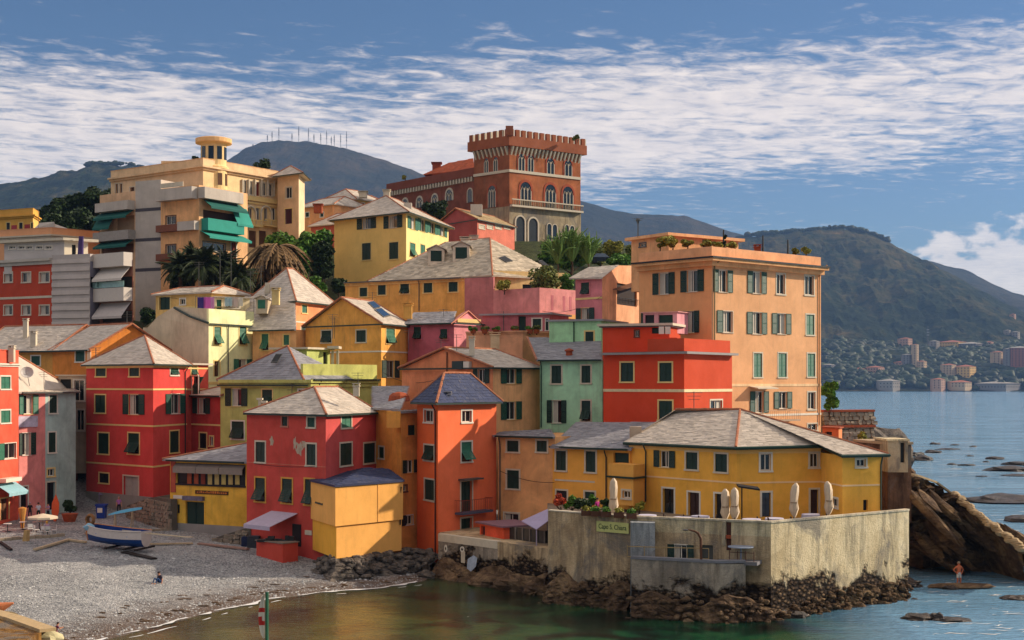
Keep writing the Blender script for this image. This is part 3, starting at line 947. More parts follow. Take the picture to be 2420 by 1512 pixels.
# hut and laundry on the terrace
h = House('roof_hut', 'low ochre hut with green door on the terrace behind the lemon house', 'hut', [(368, 170), (500, 165)], Zp(694, 168), 16.0, '#c9a35e', depth=6)
h.win(0, 'd', 374, 699, 404, 732, sh=DARK_SH, fr=CREAM).win(0, 'g', 424, 703, 440, 722).finish(); h.hip('rl', py=681, h0=1, h1=1, over=0.4, gut=False)
h = House('roof_hut', 'small pale glass lean-to hut beside the washing line', 'hut', [(510, 163), (590, 165)], Zp(704, 164), 20.0, '#d8c7a0', depth=5)
h.win(0, 'g', 530, 708, 568, 730).win(0, 'k', 512, 708, 524, 732, sh=TEAL_SH).finish(); h.slab(h.ez, 0.12, 0.3)
# --- peach house with the mansard (left part of roof, right part taller)
h = House('town_house', 'peach house with pyramid slate roof and lit right slope', 'house', [(580, 170), (699, 163), (790, 172)], Zp(712, 163), 12.0, '#dc8d5e', group=TG)
h.win(1, 'c', 712, 718, 727, 742, sh=TEAL_SH, fr=CREAM).win(1, 'c', 710, 770, 728, 814, sh=DARK_SH)
h.hip('rr', py=634, at=0, h0=4.0, h1=4.0, over=0.4, row=0.4, wid=0.6); h.finish(); h.band(h.zat(1, 760), WHITE)
h.chimney(652, 680, 712, 161, 0.8, plaster('#c9b27a'))
h.chimney(632, 690, 660, 168, 0.5, OFFWHITE)
h.antenna(592, 640, 690, 172)
dm = MB()
h = House('town_house', 'low peach wing with curved slate roof and green shutters', 'house', [(597, 160), (700, 157)], Zp(780, 158.5), 8.0, '#dfa36c', depth=8, group=TG)
h.win(0, 't', 616, 786, 637, 830, fr=CREAM, sh=TEAL_SH).win(0, 'c', 668, 788, 686, 818, fr=CREAM, sh=TEAL_SH).finish()
E0, E1 = h.pt(0, -0.3, h.ez, 0.4), h.pt(0, h.axes(0)[3] + 0.3, h.ez, 0.4)
r = h.finish_roof_planes([[E0, E1, P(697, 708, 163.2), P(578, 700, 165)]], SLATE, 0.34, 0.5, soffit=False); h.roof = r; h.gutter(h.ez, 0.4)
def dormer(root, roofpart, px0, px1, py0, py1, Y, depth, col, sh=DARK_SH, mat=None):
    """little gabled dormer standing on a roof; py0 eave of the dormer, py1 sill"""
    a, b = P(px0, py1, Y), P(px1, py1, Y); z0, z1 = a.z - 0.5, Zp(py0, Y)
    mb = MB(); mb.box(a.x, b.x, Y, Y + depth, z0, z1)
    k = build('dormer', mb, plaster(col) if isinstance(col, str) else col, roofpart)
    mb = MB(); w = b.x - a.x; m = 0.16 * w
    mb.box(a.x + m, b.x - m, Y - 0.05, Y + 0.02, z0 + 0.55, z1 - 0.12); build('dormer_shutter', mb, sh, roofpart)
    mb = MB(); o = 0.25; zt = z1 + w * 0.28
    for sx, (x0, x1) in ((0, (a.x - o, (a.x + b.x) / 2)), (1, (b.x + o, (a.x + b.x) / 2))):
        p = [(x0, Y - 0.3, z1), (x1, Y - 0.3, zt), (x1, Y + depth, zt), (x0, Y + depth, z1)]
        mb.prism(p, [(q[0], q[1], q[2] + 0.1) for q in p])
    mb.face([(a.x, Y, z1), (b.x, Y, z1), ((a.x + b.x) / 2, Y, zt)])
    build('dormer_roof', mb, mat or SLATE, roofpart)
dormer(h.root, r, 605, 631, 706, 730, 160.8, 3, '#b9a98f', TEAL_SH)
# --- golden yellow gabled house in the middle
h = House('town_house', 'golden yellow house with broad gable and two skylights', 'house', [(722, 158), (901, 150), (968, 157)], Zp(765, 150), 8.0, '#dc9c46', group=TG)
h.win(0, 't', 758, 778, 785, 812, fr=OFFWHITE, sh=DARK_SH).win(0, 'c', 840, 777, 867, 811, fr=OFFWHITE, sh=DARK_SH)
h.win(1, 't', 911, 773, 934, 814, fr=CREAM, sh=TEAL_SH).win(1, 'o', 902, 851, 943, 893, fr=CREAM, sh=DARK_SH)
h.hip('rr', py=703, at=0, h0=0, h1=0, over=0.35); h.finish(); h.band(h.zat(1, 830), WHITE)
e = offset_open([h.quad[1], h.quad[2], h.quad[3], h.quad[0]], 0.35, True)
pl = [v3(e[0], h.ez), v3(e[1], h.ez), v3((h.quad[2] + h.quad[3]) / 2, h.rz)]
for q in (((868, 716), (882, 713), (899, 727), (884, 731)), ((884, 733), (900, 729), (922, 747), (906, 751))):
    h.skylight([plane_hit(pl, *c) for c in q])
h.antenna(790, 750, 800, 152, 3)
h.chimney(964, 716, 745, 158, 0.9, plaster('#cf9a48'))
# --- olive-lime house
h = House('town_house', 'lime green house with slate hip roof and green terrace parapet', 'house', [(521, 142), (734, 135), (891, 145)], Zp(909, 138), 2.5, '#aeb062', group=TG)
h.win(0, 'o', 533, 917, 585, 960, fr=CREAM, sh=DARK_SH, cur=True).win(0, 't', 617, 917, 646, 960, fr=CREAM, sh=DARK_SH).win(0, 'c', 703, 917, 733, 956, fr=WHITE, sh=DARK_SH)
h.win(0, 't', 545, 992, 579, 1040, fr=WHITE, sh=DARK_SH).win(0, 'c', 660, 998, 690, 1040, fr=WHITE, sh=DARK_SH).finish()
h.cornice(h.ez + 0.5, 0.7, 0.35); h.gutter(h.ez, 0.35, faces=(0, 0))
E = offset_open(h.quad, 0.3, True)
zr = h.ez + 0.45
L0, C0, R0 = v3(E[0], zr), v3(h.F[1], zr), v3(h.F[1].lerp(h.F[0], 0.07), zr)
ap = P(680, 818, 142)
r = h.finish_roof_planes([[L0, R0, ap], [R0, v3(h.F[2].lerp(h.F[1], 0.35), zr), ap]], SLATE_M, 0.34, 0.52, soffit=False); h.roof = r
h.caps(r, [(L0, ap), (R0, ap)])
h.skylight([P(640, 858, 139.2), P(656, 858, 139.2), P(668, 838, 140.2), P(652, 838, 140.2)], BLACKMETAL)
z0, z1 = Zp(893, 139), Zp(860, 139)
mb = MB(); ledge_mesh(mb, [v2(716, 136.5), v2(846, 143), v2(891, 145.5)], z0 - 0.3, z1, 0.0, -0.3); build('terrace_parapet', mb, h.cmats[0], h.root)
mb = MB(); ledge_mesh(mb, [h.F[1], h.F[2]], z0 - 0.25, z0 - 0.1, 0.5); build('ledge', mb, GUTTER, h.root)
h.pipe(1, 752, 897, 940); h.antenna(786, 742, 800, 146)
d = House('roof_hut', 'lime green stair hut with white pillars on the terrace', 'hut', [(725, 143), (780, 147)], Zp(826, 145), 14.0, '#a9b268', depth=4)
d.win(0, 'k', 776 - 12, 832, 774, 862, sh=BLACKMETAL).finish(); d.slab(d.ez, 0.2, 0.35, OFFWHITE)
mb = MB()
for px in (786, 798): a = P(px, 862, 146.5); mb.box(a.x - .12, a.x + .12, a.y - .12, a.y + .12, a.z - 0.3, Zp(828, 146.5))
a, b = P(776, 824, 146.4), P(803, 818, 146.4); mb.box(a.x, b.x, 145.5, 148, a.z, b.z)
build('pillars', mb, OFFWHITE, d.root)
mb = MB()
for px, y0 in ((614, 945), (624, 952)):
    a, b = P(px, 1012, 128), P(px, y0, 128); mb.box(a.x - .13, a.x + .13, 127.9, 128.2, a.z - 1.5, b.z); mb.box(b.x - .26, b.x + .26, 127.8, 128.3, b.z, b.z + .18)
tag(build('flue_pipe', mb, OFFWHITE, origin=P(619, 1030, 128)), 'pair of tall cream flue pipes rising before the lime house', 'flue')
# --- yellow bar with loggia
h = House('beach_bar', 'yellow beach bar with awning loggia, plank sign and green doors', 'bar', [(402, 130), (585, 126)], Zp(1088, 128), 1.4, '#efa836', depth=9)
YB = plaster('#efa836')
h.win(0, 'k', 417, 1096, 580, 1147, sh=BLACKMETAL).win(0, 'd', 436, 1182, 486, 1240, sh=DARK_SH, fr=h.cmats[0]).win(0, 'k', 416, 1192, 425, 1213, sh=BLACKMETAL)
h.hip('rl', py=1041, h0=7.0, h1=0, over=0.5, mat=SLATE_M); h.finish()
u0, z1 = h.uv(0, 416, 1094); u1, _ = h.uv(0, 581, 1094); zz = h.uv(0, 500, 1119)[1]
for k in range(3):
    a, b = u0 + (u1 - u0) * k / 3 + 0.03, u0 + (u1 - u0) * (k + 1) / 3 - 0.03
    mb = MB(); mb.prism([h.pt(0, a, z1, 0.05), h.pt(0, b, z1, 0.05), h.pt(0, b, z1 - 0.35, 0.5), h.pt(0, a, z1 - 0.35, 0.5)], [h.pt(0, a, z1 - .06, 0.05), h.pt(0, b, z1 - .06, 0.05), h.pt(0, b, z1 - 0.42, 0.5), h.pt(0, a, z1 - 0.42, 0.5)])
    h.lb(mb, 0, a, b, zz, z1 - 0.4, 0.46, 0.5); build('awning', mb, simple('grey canvas', '#8d8378', 0.9, 0.1), h.root)
panel_c = [None, '#a85434', '#a85434', '#8a3f30', '#c8b270', '#c8b270', '#c9b56c', '#c8b270', '#c9b56c', None]
for k, c in enumerate(panel_c):
    if not c: continue
    px = 424 + k * 16.2
    a, zt = h.uv(0, px, 1110); b, zb = h.uv(0, px + 10, 1146)
    mb = MB(); h.lb(mb, 0, a, b, h.uv(0, px, 1145)[1], zt, -0.17, -0.13); build('panel', mb, simple('panel ' + c, c, 0.8, 0.15), h.root)
mb = MB(); h.lb(mb, 0, u0, u1, h.uv(0, 500, 1149)[1], h.uv(0, 500, 1145)[1], 0.0, 0.12); build('rail', mb, BLACKMETAL, h.root)
mb = MB(); h.lb(mb, 0, h.uv(0, 404, 1170)[0], h.uv(0, 416, 1170)[0], h.uv(0, 410, 1163)[1], h.ez - .05, 0.01, 0.06); build('red_pilaster', mb, plaster('#a54a33'), h.root)
mb = MB(); x0, zt = h.uv(0, 462, 1158); x1, zb = h.uv(0, 540, 1170); h.lb(mb, 0, x0, x1, zb, zt, 0.0, 0.05); sgn = build('plank_sign', mb, simple('sign board brown', '#4a2c1a', 0.7, 0.2), h.root)
# illegible worn strip of orange strokes, as in the photograph
mb = MB(); rr = random.Random(2); u = x0 + 0.18
while u < x1 - 0.2:
    w = rr.uniform(0.08, 0.2); q = rr.choice((0.25, 0.3, 0.5)); h.lb(mb, 0, u, u + w, zb + (zt - zb) * 0.28, zb + (zt - zb) * (0.4 + q), 0.05, 0.056); u += w + 0.07
build('worn_lettering', mb, simple('orange sign paint', '#c9762e', 0.7, 0.2), sgn)
mb = MB(); h.lb(mb, 0, h.uv(0, 437, 1172)[0], h.uv(0, 484, 1172)[0], h.uv(0, 460, 1182)[1], h.uv(0, 460, 1172)[1], 0.02, 0.4); build('door_hood', mb, simple('violet grey slate', '#6d6674', 0.8, 0.4, 3), h.root)
mb = MB(); h.lb(mb, 0, h.uv(0, 410, 1172)[0], h.uv(0, 432, 1172)[0], h.uv(0, 420, 1178)[1], h.uv(0, 420, 1170)[1], 0.01, 0.04); build('pale_plate', mb, WHITE, h.root)
mb = MB(); ledge_mesh(mb, h.F, 1.2, h.uv(0, 430, 1236)[1], 0.06); build('plinth', mb, CONC, h.root)
# --- second red house, the one over the beach
RED2 = '#b23a2c'
h = House('town_house', 'weathered brick red house with flaking plaster patches above the beach', 'house', [(583, 122), (770, 115), (889, 124)], Zp(980, 115), 0.0, ['#b84034', '#b44440'], group=TG, stain=0.4)
h.win(0, 'c', 664, 980, 682, 1010, sh=DARK_SH, fr=simple('dull rose frame', '#b0705c', .8)).win(0, 'c', 724, 982, 747, 1013, fr=OFFWHITE)
h.win(0, 'c', 602, 1040, 629, 1095, fr=OFFWHITE, sh=DARK_SH).win(0, 'c', 722, 1045, 749, 1103, fr=OFFWHITE, sh=DARK_SH)
YF = simple('yellow window surround', '#cf9a45', 0.8, 0.1)
h.win(0, 't', 601, 1125, 629, 1188, fr=YF, sh=DARK_SH).win(0, 't', 664, 1127, 693, 1192, fr=YF, sh=DARK_SH).win(0, 't', 718, 1128, 745, 1196, fr=YF, sh=DARK_SH)
h.win(1, 'c', 805, 979, 832, 1014, fr=OFFWHITE, sh=TEAL_SH).win(1, 'c', 802, 1043, 833, 1103, fr=OFFWHITE, sh=DARK_SH).win(1, 'c', 858, 1043, 888, 1097, fr=OFFWHITE, sh=DARK_SH)
h.hip('rr', py=915, at=0, h0=None, h1=0.0, over=0.25); h.finish(); h.gutter(h.ez, 0.2)
h.band(h.uv(0, 650, 1096)[1], plaster('#c06a55'), 0.07, 0.02, faces=(0, 0))
h.chimney(842, 905, 925, 120, 0.5); h.antenna(846, 880, 925, 120)
mb = MB()   # bare patches where the paint has fallen off
for (cx, cy, w_, hh, sd) in ((642, 1042, 7, 12, 1), (697, 1048, 6, 15, 2), (708, 1060, 13, 16, 3), (718, 1050, 8, 9, 4)):
    u, z = h.uv(0, cx, cy); k = 115 / F; pts = []
    for j in range(11):
        t = 2 * math.pi * j / 11; q = 1 + 0.35 * math.sin(j * 2.7 + sd)
        pts.append(h.pt(0, u + math.cos(t) * w_ * k * q, z + math.sin(t) * hh * k * q, 0.006 + 0.002 * sd))
    mb = MB(); mb.face(pts); build('bare_plaster_patch', mb, simple('bare plaster', '#b3a28c', 0.95, 0.2), h.root)
# side stub with sloping red roof line at far left of the same house
h2 = House('shop_counter', 'small beach kiosk counter painted red with goods on it', 'counter', [(606, 116.2), (668, 113.8), (704, 115)], Zp(1283, 114.5), 0.6, '#b8402e', stain=0.2)
h2.finish(); h2.slab(h2.ez, 0.08, 0.1, simple('counter top', '#7b6f62', 0.6))
mb = MB(); rr = random.Random(4)
for k in range(9):
    px = 612 + k * 9.5; a = P(px, 1281, 115.4); w_ = rr.uniform(0.12, 0.28); mb.box(a.x - w_, a.x + w_, 115.3, 115.7, a.z, a.z + rr.uniform(0.15, 0.55))
build('goods', mb, simple('dark goods', '#2b2b2b', 0.6, 0.6, 1.5), h2.root)
u0, z1 = h.uv(0, 642, 1208); u1, _ = h.uv(0, 704, 1211)
mb = MB(); out = 2.3; dz = (1240 - 1208) / F * 116 * 0.86
a0, a1 = h.pt(0, u0, z1, 0.03), h.pt(0, u1, z1, 0.03)
sh_ = Vector((-0.5, 0, 0))
b0, b1 = h.pt(0, u0, z1 - dz, out) + sh_, h.pt(0, u1, z1 - dz, out) + sh_
mb.prism([a0, a1, b1, b0], [q + Vector((0, 0, 0.05)) for q in (a0, a1, b1, b0)])
v0, v1 = b0 + Vector((0, 0, -0.28)), b1 + Vector((0, 0, -0.28))
mb.face([v0, v1, b1, b0])
build('awning', mb, simple('lilac white canvas', '#b5aabc', 0.9, 0.1), h.root)
mb = MB(); h.lb(mb, 0, h.uv(0, 692, 1240)[0], h.uv(0, 712, 1240)[0], h.uv(0, 700, 1290)[1], h.uv(0, 700, 1238)[1], 0.0, 0.06); build('kiosk_door', mb, BLACKMETAL, h.root)
mb = MB(); h.lb(mb, 0, h.uv(0, 722, 1257)[0], h.uv(0, 738, 1257)[0], h.uv(0, 730, 1264)[1], h.uv(0, 730, 1253)[1], 0.02, 0.08); build('notice_board', mb, OFFWHITE, h.root)
# --- yellow extension on the rocks
h = House('town_house', 'low orange yellow block with blue slate roof standing on the rocks', 'house', [(739, 116), (795, 110), (949, 115.5)], Zp(1146, 110), Zp(1320, 110), ['#f2a030', '#dfa050'], group=TG, stain=0.25)
h.win(0, 't', 749, 1160, 769, 1197, fr=h.cmats[0], sh=DARK_SH).win(1, 'g', 842, 1163, 861, 1191, fr=WHITE).finish()
E = offset_open(h.quad, 0.2, True); e = [v3(p, h.ez) for p in E]; ridge = Zp(1110, 117)
m0, m1 = v3((h.quad[0] + h.quad[3]) / 2 + Vector((1.5, 1.0)), ridge), v3((h.quad[3] + h.quad[2]) / 2, ridge)
r = h.finish_roof_planes([[e[0], e[1], m0], [e[1], e[2], m1, m0]], SLATE_D, 0.32, 0.5, soffit=False); h.roof = r; h.gutter(h.ez, 0.15, simple('blue grey lead', '#2c3350', 0.5))
zl = h.zat(1, 1243)
mb = MB(); ledge_mesh(mb, h.F, zl, h.ez - 0.02, 0.16); 
build('overhanging_upper_wall', mb, h.cmats[1], h.root)
h.pipe(1, 944, 1150, 1240, BLACKMETAL, .2)
mb = MB(); u = h.uv(1, 890, 1200)[0]; h.lb(mb, 1, u - .05, u + .05, zl + .02, h.ez - .15, .16, .2); build('wall_seam', mb, h.cmats[1], h.root)
EXT = h
# --- ochre narrow houses
h = House('town_house', 'thin ochre house with irregular dark windows beside the orange tower', 'house', [(888, 124), (948, 119), (989, 121)], Zp(972, 120), 0.8, ['#d9913a', '#cf8f42'], group=TG)
h.win(1, 'c', 961, 1000, 983, 1032, sh=DARK_SH, fr=h.cmats[1]).win(1, 'o', 951, 1086, 986, 1118, sh=DARK_SH, fr=h.cmats[1]).win(1, 'g', 949, 1144, 963, 1164, fr=WOOD).win(1, 'h', 949, 1216, 977, 1242, sh=BLACKMETAL)
h.win(0, 'c', 894, 1052, 909, 1086, sh=DARK_SH, fr=OFFWHITE).finish()
E = offset_open(h.quad, 0.25, True)
pl = [v3(E[1], h.ez), v3(E[2], h.ez), P(986, 968, 128), P(925, 972, 122)]
r = h.finish_roof_planes([pl, [v3(E[0], h.ez + .2), v3(E[1], h.ez + .2), P(966, 912, 133), P(880, 912, 133)]], SLATE_M, 0.34, 0.5, soffit=False); h.roof = r
mb = MB(); c = P(934, 985, 118.6); mb.box(c.x - 0.7, c.x + 0.45, 118.4, 119.6, Zp(1010, 119), Zp(972, 119)); build('chimney_stack', mb, plaster('#d98f3a'), r)
mb = MB(); c = P(943, 935, 126); mb.lathe(c, [(1.0, -0.5), (0.9, 0), (0.6, 0.25), (0.1, 0.35)], 9); build('roof_vent', mb, TERRA, r)
# --- orange tower house
h = House('town_house', 'slim vivid orange tower house with dark blue pyramid roof', 'house', [(986, 120), (1035, 116), (1173, 122.5)], Zp(952, 116), 0.3, ['#f06028', '#e0683c'], group=TG, stain=0.22)
h.win(0, 'g', 1001, 965, 1025, 1001, fr=WHITE).win(0, 't', 1001, 1048, 1027, 1091, fr=OFFWHITE, sh=DARK_SH).win(0, 'c', 1002, 1129, 1028, 1185, fr=OFFWHITE, sh=DARK_SH)
h.win(1, 'g', 1089, 966, 1117, 1001, fr=WHITE).win(1, 't', 1088, 1040, 1117, 1094, fr=WHITE, sh=TEAL_SH)
h.win(1, 'd', 1087, 1133, 1118, 1211, fr=OFFWHITE, sh=DARK_SH).win(1, 'd', 1087, 1220, 1118, 1266, fr=OFFWHITE, sh=DARK_SH)
h.hip('rr', py=882, at=0, h0=None, h1=None, over=0.5, mat=SLATE_D); h.finish()
h.pipe(0, 1031, 955, 1318, BLACKMETAL, 0.4)
a, zt = h.uv(1, 1075, 1211); b, zb = h.uv(1, 1146, 1218)
mb = MB(); h.lb(mb, 1, a, b, zt - 0.18, zt, 0.0, 0.9); build('balcony_slab', mb, simple('blue grey slab', '#4c4d60', 0.8), h.root)
mb = MB()
for k in range(17):
    u = a + (b - a) * k / 16; mb.tube([h.pt(1, u, zt, 0.85), h.pt(1, u, zt + 1.0, 0.85)], 0.015, 4)
for k in range(6):
    for u in (a + .02, b - .02): mb.tube([h.pt(1, u, zt, 0.15 * k), h.pt(1, u, zt + 1.0, 0.15 * k)], 0.015, 4)
mb.tube([h.pt(1, a, zt + 1, 0), h.pt(1, a, zt + 1, 0.85), h.pt(1, b, zt + 1, 0.85), h.pt(1, b, zt + 1, 0)], 0.025, 5)
build('balcony_railing', mb, simple('rusty red railing', '#8a3a2a', 0.6), h.root)
mb = MB(); h.lb(mb, 1, h.uv(1, 1083, 1131)[0], h.uv(1, 1128, 1131)[0], h.uv(1, 1100, 1134)[1], h.uv(1, 1100, 1130)[1], 0.0, 0.7); build('door_hood', mb, GREYMETAL, h.root)
h.chimney(1047, 925, 948, 117.8, 1.1, simple('grey chimney render', '#8f8d8e', .9), cap=True); h.antenna(1047, 898, 925, 117.8, 1)
# --- peach / apricot house behind the tower
h = House('town_house', 'apricot house with broad gable behind the orange tower', 'house', [(950, 138), (1165, 128), (1277, 134)], Zp(868, 128), 4.0, ['#d98658', '#dfa570'], group=TG)
h.win(0, 'o', 1119, 871, 1157, 906, sh=DARK_SH, fr=OFFWHITE).win(1, 'o', 1183, 870, 1232, 907, fr=CREAM).win(1, 'o', 1183, 948, 1232, 992, fr=CREAM).win(0, 'o', 1000, 930, 1040, 968, sh=DARK_SH)
h.hip('rr', py=822, at=0, h0=0, h1=0, over=0.3); h.finish(); h.pipe(0, 1058, 832, 885, WOOD, 0.1)
u, z = h.uv(0, 1094, 862)
mb = MB(); h.lb(mb, 0, u - 1.0, u + 0.45, z - 0.4, z + 0.35, 0.02, 0.5); build('water_tank', mb, simple('dark green tank', '#22383a', 0.5), h.root)
mb = MB(); h.lb(mb, 0, u + 0.5, u + 1.3, z - 0.35, z + 0.3, 0.02, 0.4); build('air_conditioner', mb, WHITE, h.root)
h.chimney(1115, 795, 830, 131, 0.5); h.antenna(1079, 790, 828, 132, 2); h.antenna(1042, 802, 835, 134, 2)
# lower front part of it
h = House('town_house', 'plain tan house with lean-to slate top between tower and restaurant', 'house', [(1177, 122), (1312, 118.5)], Zp(1031, 120), 3.0, '#d29a62', depth=9, group=TG)
h.win(0, 'c', 1195, 1037, 1229, 1071, fr=OFFWHITE, sh=DARK_SH).win(0, 'c', 1265, 1037, 1296, 1071, fr=OFFWHITE, sh=DARK_SH).win(0, 'c', 1195, 1107, 1230, 1158, fr=OFFWHITE, sh=DARK_SH)
h.win(0, 'g', 1189, 1209, 1229, 1240, fr=OFFWHITE, cur=True).finish()
E0, E1 = h.pt(0, -0.3, h.ez, 0.35), h.pt(0, h.axes(0)[3] + 0.2, h.ez, 0.35)
r = h.finish_roof_planes([[E0, E1, P(1300, 1014, 126.5), P(1185, 1020, 126.5)]], SLATE_M, 0.34, 0.5, soffit=False); h.roof = r; h.gutter(h.ez, 0.35)
h.pipe(0, 1183, 1034, 1240, GREYMETAL, 0.3)
# --- mint house
h = House('town_house', 'mint green house with pale window frames next to the scarlet one', 'house', [(1276, 132), (1424, 129)], Zp(850, 130), 4.0, '#9ccaa4', depth=9, group=TG)
h.win(0, 'c', 1300, 860, 1330, 909, fr=OFFWHITE, sh=DARK_SH).win(0, 'c', 1371, 860, 1399, 908, fr=OFFWHITE, sh=DARK_SH)
h.win(0, 'o', 1293, 945, 1339, 1000, fr=WHITE, sh=DARK_SH, cur=True).win(0, 't', 1371, 943, 1399, 998, fr=OFFWHITE, sh=DARK_SH).finish()
E0, E1 = h.pt(0, -0.2, h.ez, 0.3), h.pt(0, h.axes(0)[3] + 0.1, h.ez, 0.3)
r = h.finish_roof_planes([[E0, E1, P(1420, 800, 139.9), P(1246, 797, 141)]], SLATE_M, 0.34, 0.5, soffit=False); h.roof = r; h.gutter(h.ez, 0.3); h.caps(r, [(E0, P(1246, 797, 141))])
h.pipe(0, 1280, 852, 1010, DARK_SH, 0.25)
mb = MB(); c = P(1345, 838, 132.5); mb.lathe(c, [(0.35, -0.5), (0.3, 0.3), (0.42, 0.32), (0.42, 0.45), (0.05, 0.6)], 8); build('chimney_pot', mb, TERRA, r)
h = House('town_house', 'flat topped mint block with one green window above the slate lean-to', 'house', [(1298, 140.5), (1421, 138.5)], Zp(759, 139.5), 12.0, '#9ecb98', depth=8, group=TG)
h.win(0, 'c', 1380, 780, 1406, 814, fr=CREAM, sh=DARK_SH).finish(); h.slab(h.ez, 0.18, 0.25, SLATE_M); h.pipe(0, 1357, 761, 835, DARK_SH, 0.15)
# --- scarlet house
SCARLET = ['#c63c14', '#b03c18']
h = House('town_house', 'scarlet house with white band and stepped roof terrace', 'house', [(1426, 127), (1617, 121), (1730, 129)], Zp(836, 121), 5.0, SCARLET, group=TG, stain=0.18)
h.win(0, 'c', 1464, 853, 1500, 905, fr=CREAM, sh=DARK_SH).win(0, 'c', 1555, 853, 1591, 905, fr=CREAM, sh=DARK_SH).win(0, 'c', 1554, 943, 1592, 995, fr=CREAM, sh=DARK_SH)
h.win(1, 'g', 1677, 942, 1708, 970, fr=OFFWHITE, cur=True).finish()
h.band(h.zat(1, 923), simple('warm white band', '#dcc79c', .8), 0.25)
mb = MB(); ledge_mesh(mb, h.F, h.ez, h.ez + 0.2, 0.65, -0.6); build('cornice', mb, simple('grey cornice', '#8d8a88', .8), h.root)
mb = MB(); ledge_mesh(mb, [v2(1530, 123.8), v2(1617, 121.3), v2(1726, 128.8)], h.ez + 0.2, Zp(799, 121.3), -0.02, -0.4); build('terrace_parapet', mb, h.cmats[1], h.root)
mb = MB(); mb.face([v3(p, h.ez + 0.24) for p in h.quad]); build('terrace_floor', mb, TERRA, h.root)
h = House('roof_hut', 'scarlet upper storey with pale flat roof on the scarlet house', 'upper storey', [(1424, 129), (1582, 127), (1608, 131)], Zp(770, 128), 17.5, SCARLET, stain=0.18)
h.win(0, 'g', 1498, 778, 1512, 798, fr=WOOD).win(0, 'k', 1540, 774, 1580, 788, sh=DARK_SH).finish(); h.slab(h.ez, 0.22, 0.4, OFFWHITE); h.slab(h.ez - .12, 0.12, 0.25, GREYMETAL)
mb = MB(); a, b = P(1545, 812, 126), P(1597, 795, 126); mb.box(P(1545, 0, 125).x, P(1599, 0, 125).x, 124.6, 125.2, Zp(836, 125), Zp(798, 125)); build('front_wall', mb, h.cmats[0], h.root)
mb = MB()
for px in (1563, 1578): a = P(px, 800, 124.5); mb.box(a.x - .22, a.x + .22, 124.3, 124.6, a.z + 0.4, a.z + 1.05)
build('white_towel', mb, WHITE, h.root)
h = House('roof_hut', 'pale awning hut on the flat roof behind the scarlet storey', 'hut', [(1520, 131.5), (1600, 129.8)], Zp(739, 131), 20.0, '#c2848a', depth=2.5)
h.win(0, 'k', 1524, 744, 1546, 765, sh=BLACKMETAL).win(0, 'k', 1556, 744, 1590, 765, sh=DARK_SH).finish(); h.slab(h.ez, 0.08, 0.2, simple('pinkish sheet', '#c98f88'))
# --- big peach apartment house
h = House('apartment_house', 'tallest peach apartment house with rows of green shutters and roof garden', 'house', [(1510, 139), (1682, 132), (1940, 143.5)], Zp(624, 132), 3.0, ['#d69662', '#cf9a6c'], group=TG, stain=0.3)
for r_ in ((1543, 644, 1595, 696), (1609, 638, 1664, 690), (1516, 737, 1560, 790), (1556, 737, 1598, 790)): h.win(0, 'o', *r_, sh=DARK_SH, fr=OFFWHITE, cur=True)
h.win(0, 'o', 1610, 734, 1653, 787, sh=DARK_SH, fr=CREAM, cur=True)
for r_ in ((1685, 637, 1731, 691), (1766, 641, 1811, 694), (1765, 737, 1812, 790), (1824, 740, 1869, 790)): h.win(1, 'o', *r_, sh=GREEN_SH, fr=OFFWHITE)
h.win(1, 'h', 1694, 733, 1733, 787, sh=GREEN_SH, fr=OFFWHITE, cur=True)
for r_ in ((1833, 644, 1857, 698), (1900, 648, 1925, 700)): h.win(1, 'g', *r_, fr=OFFWHITE)
for r_ in ((1903, 740, 1926, 794), (1779, 831, 1803, 894), (1837, 831, 1861, 894), (1906, 832, 1928, 893)): h.win(1, 'c', *r_, fr=OFFWHITE, sh=TEAL_SH)
h.win(1, 'o', 1772, 924, 1816, 976, sh=GREEN_SH, fr=OFFWHITE).win(1, 'o', 1829, 925, 1871, 966, sh=GREEN_SH, fr=OFFWHITE).win(1, 'g', 1907, 923, 1929, 970, fr=OFFWHITE).win(1, 'g', 1907, 998, 1933, 1020, fr=OFFWHITE)
h.finish()
h.cornice(Zp(609, 132), 0.75, 1.0, plaster('#cf9a68')); h.gutter(Zp(608, 132), 1.0, BLACKMETAL)
mb = MB(); ledge_mesh(mb, h.quad, Zp(611, 132), Zp(582, 132), 0.0, -0.35, closed=True); build('parapet', mb, plaster('#d19a6f', 0.5), h.root)
mb = MB(); mb.face([v3(p, Zp(600, 132)) for p in h.quad]); build('roof_terrace', mb, TERRA, h.root)
h.band(h.zat(1, 910), plaster('#e3b68a'), 0.25, faces=(1, 1)).band(h.zat(1, 984), WHITE, 0.2, faces=(1, 1))
h.pipe(1, 1687, 612, 905, simple('old copper pipe', '#6a6a48', .6), 1.0); h.pipe(1, 1935, 628, 1005, simple('tan pipe', '#b98a5c', .7), 1.0)
u0, zt = h.uv(1, 1770, 914); u1, _ = h.uv(1, 1818, 914)
mb = MB(); mb.prism([h.pt(1, u0, zt, 0.02), h.pt(1, u1, zt, 0.02), h.pt(1, u1, zt - 0.2, 1.1), h.pt(1, u0, zt - 0.2, 1.1)], [h.pt(1, u0, zt + .08, 0.02), h.pt(1, u1, zt + .08, 0.02), h.pt(1, u1, zt - 0.1, 1.1), h.pt(1, u0, zt - 0.1, 1.1)]); build('door_canopy', mb, OFFWHITE, h.root)
mb = MB(); u0, zt = h.uv(1, 1790, 975); u1, _ = h.uv(1, 1868, 975)
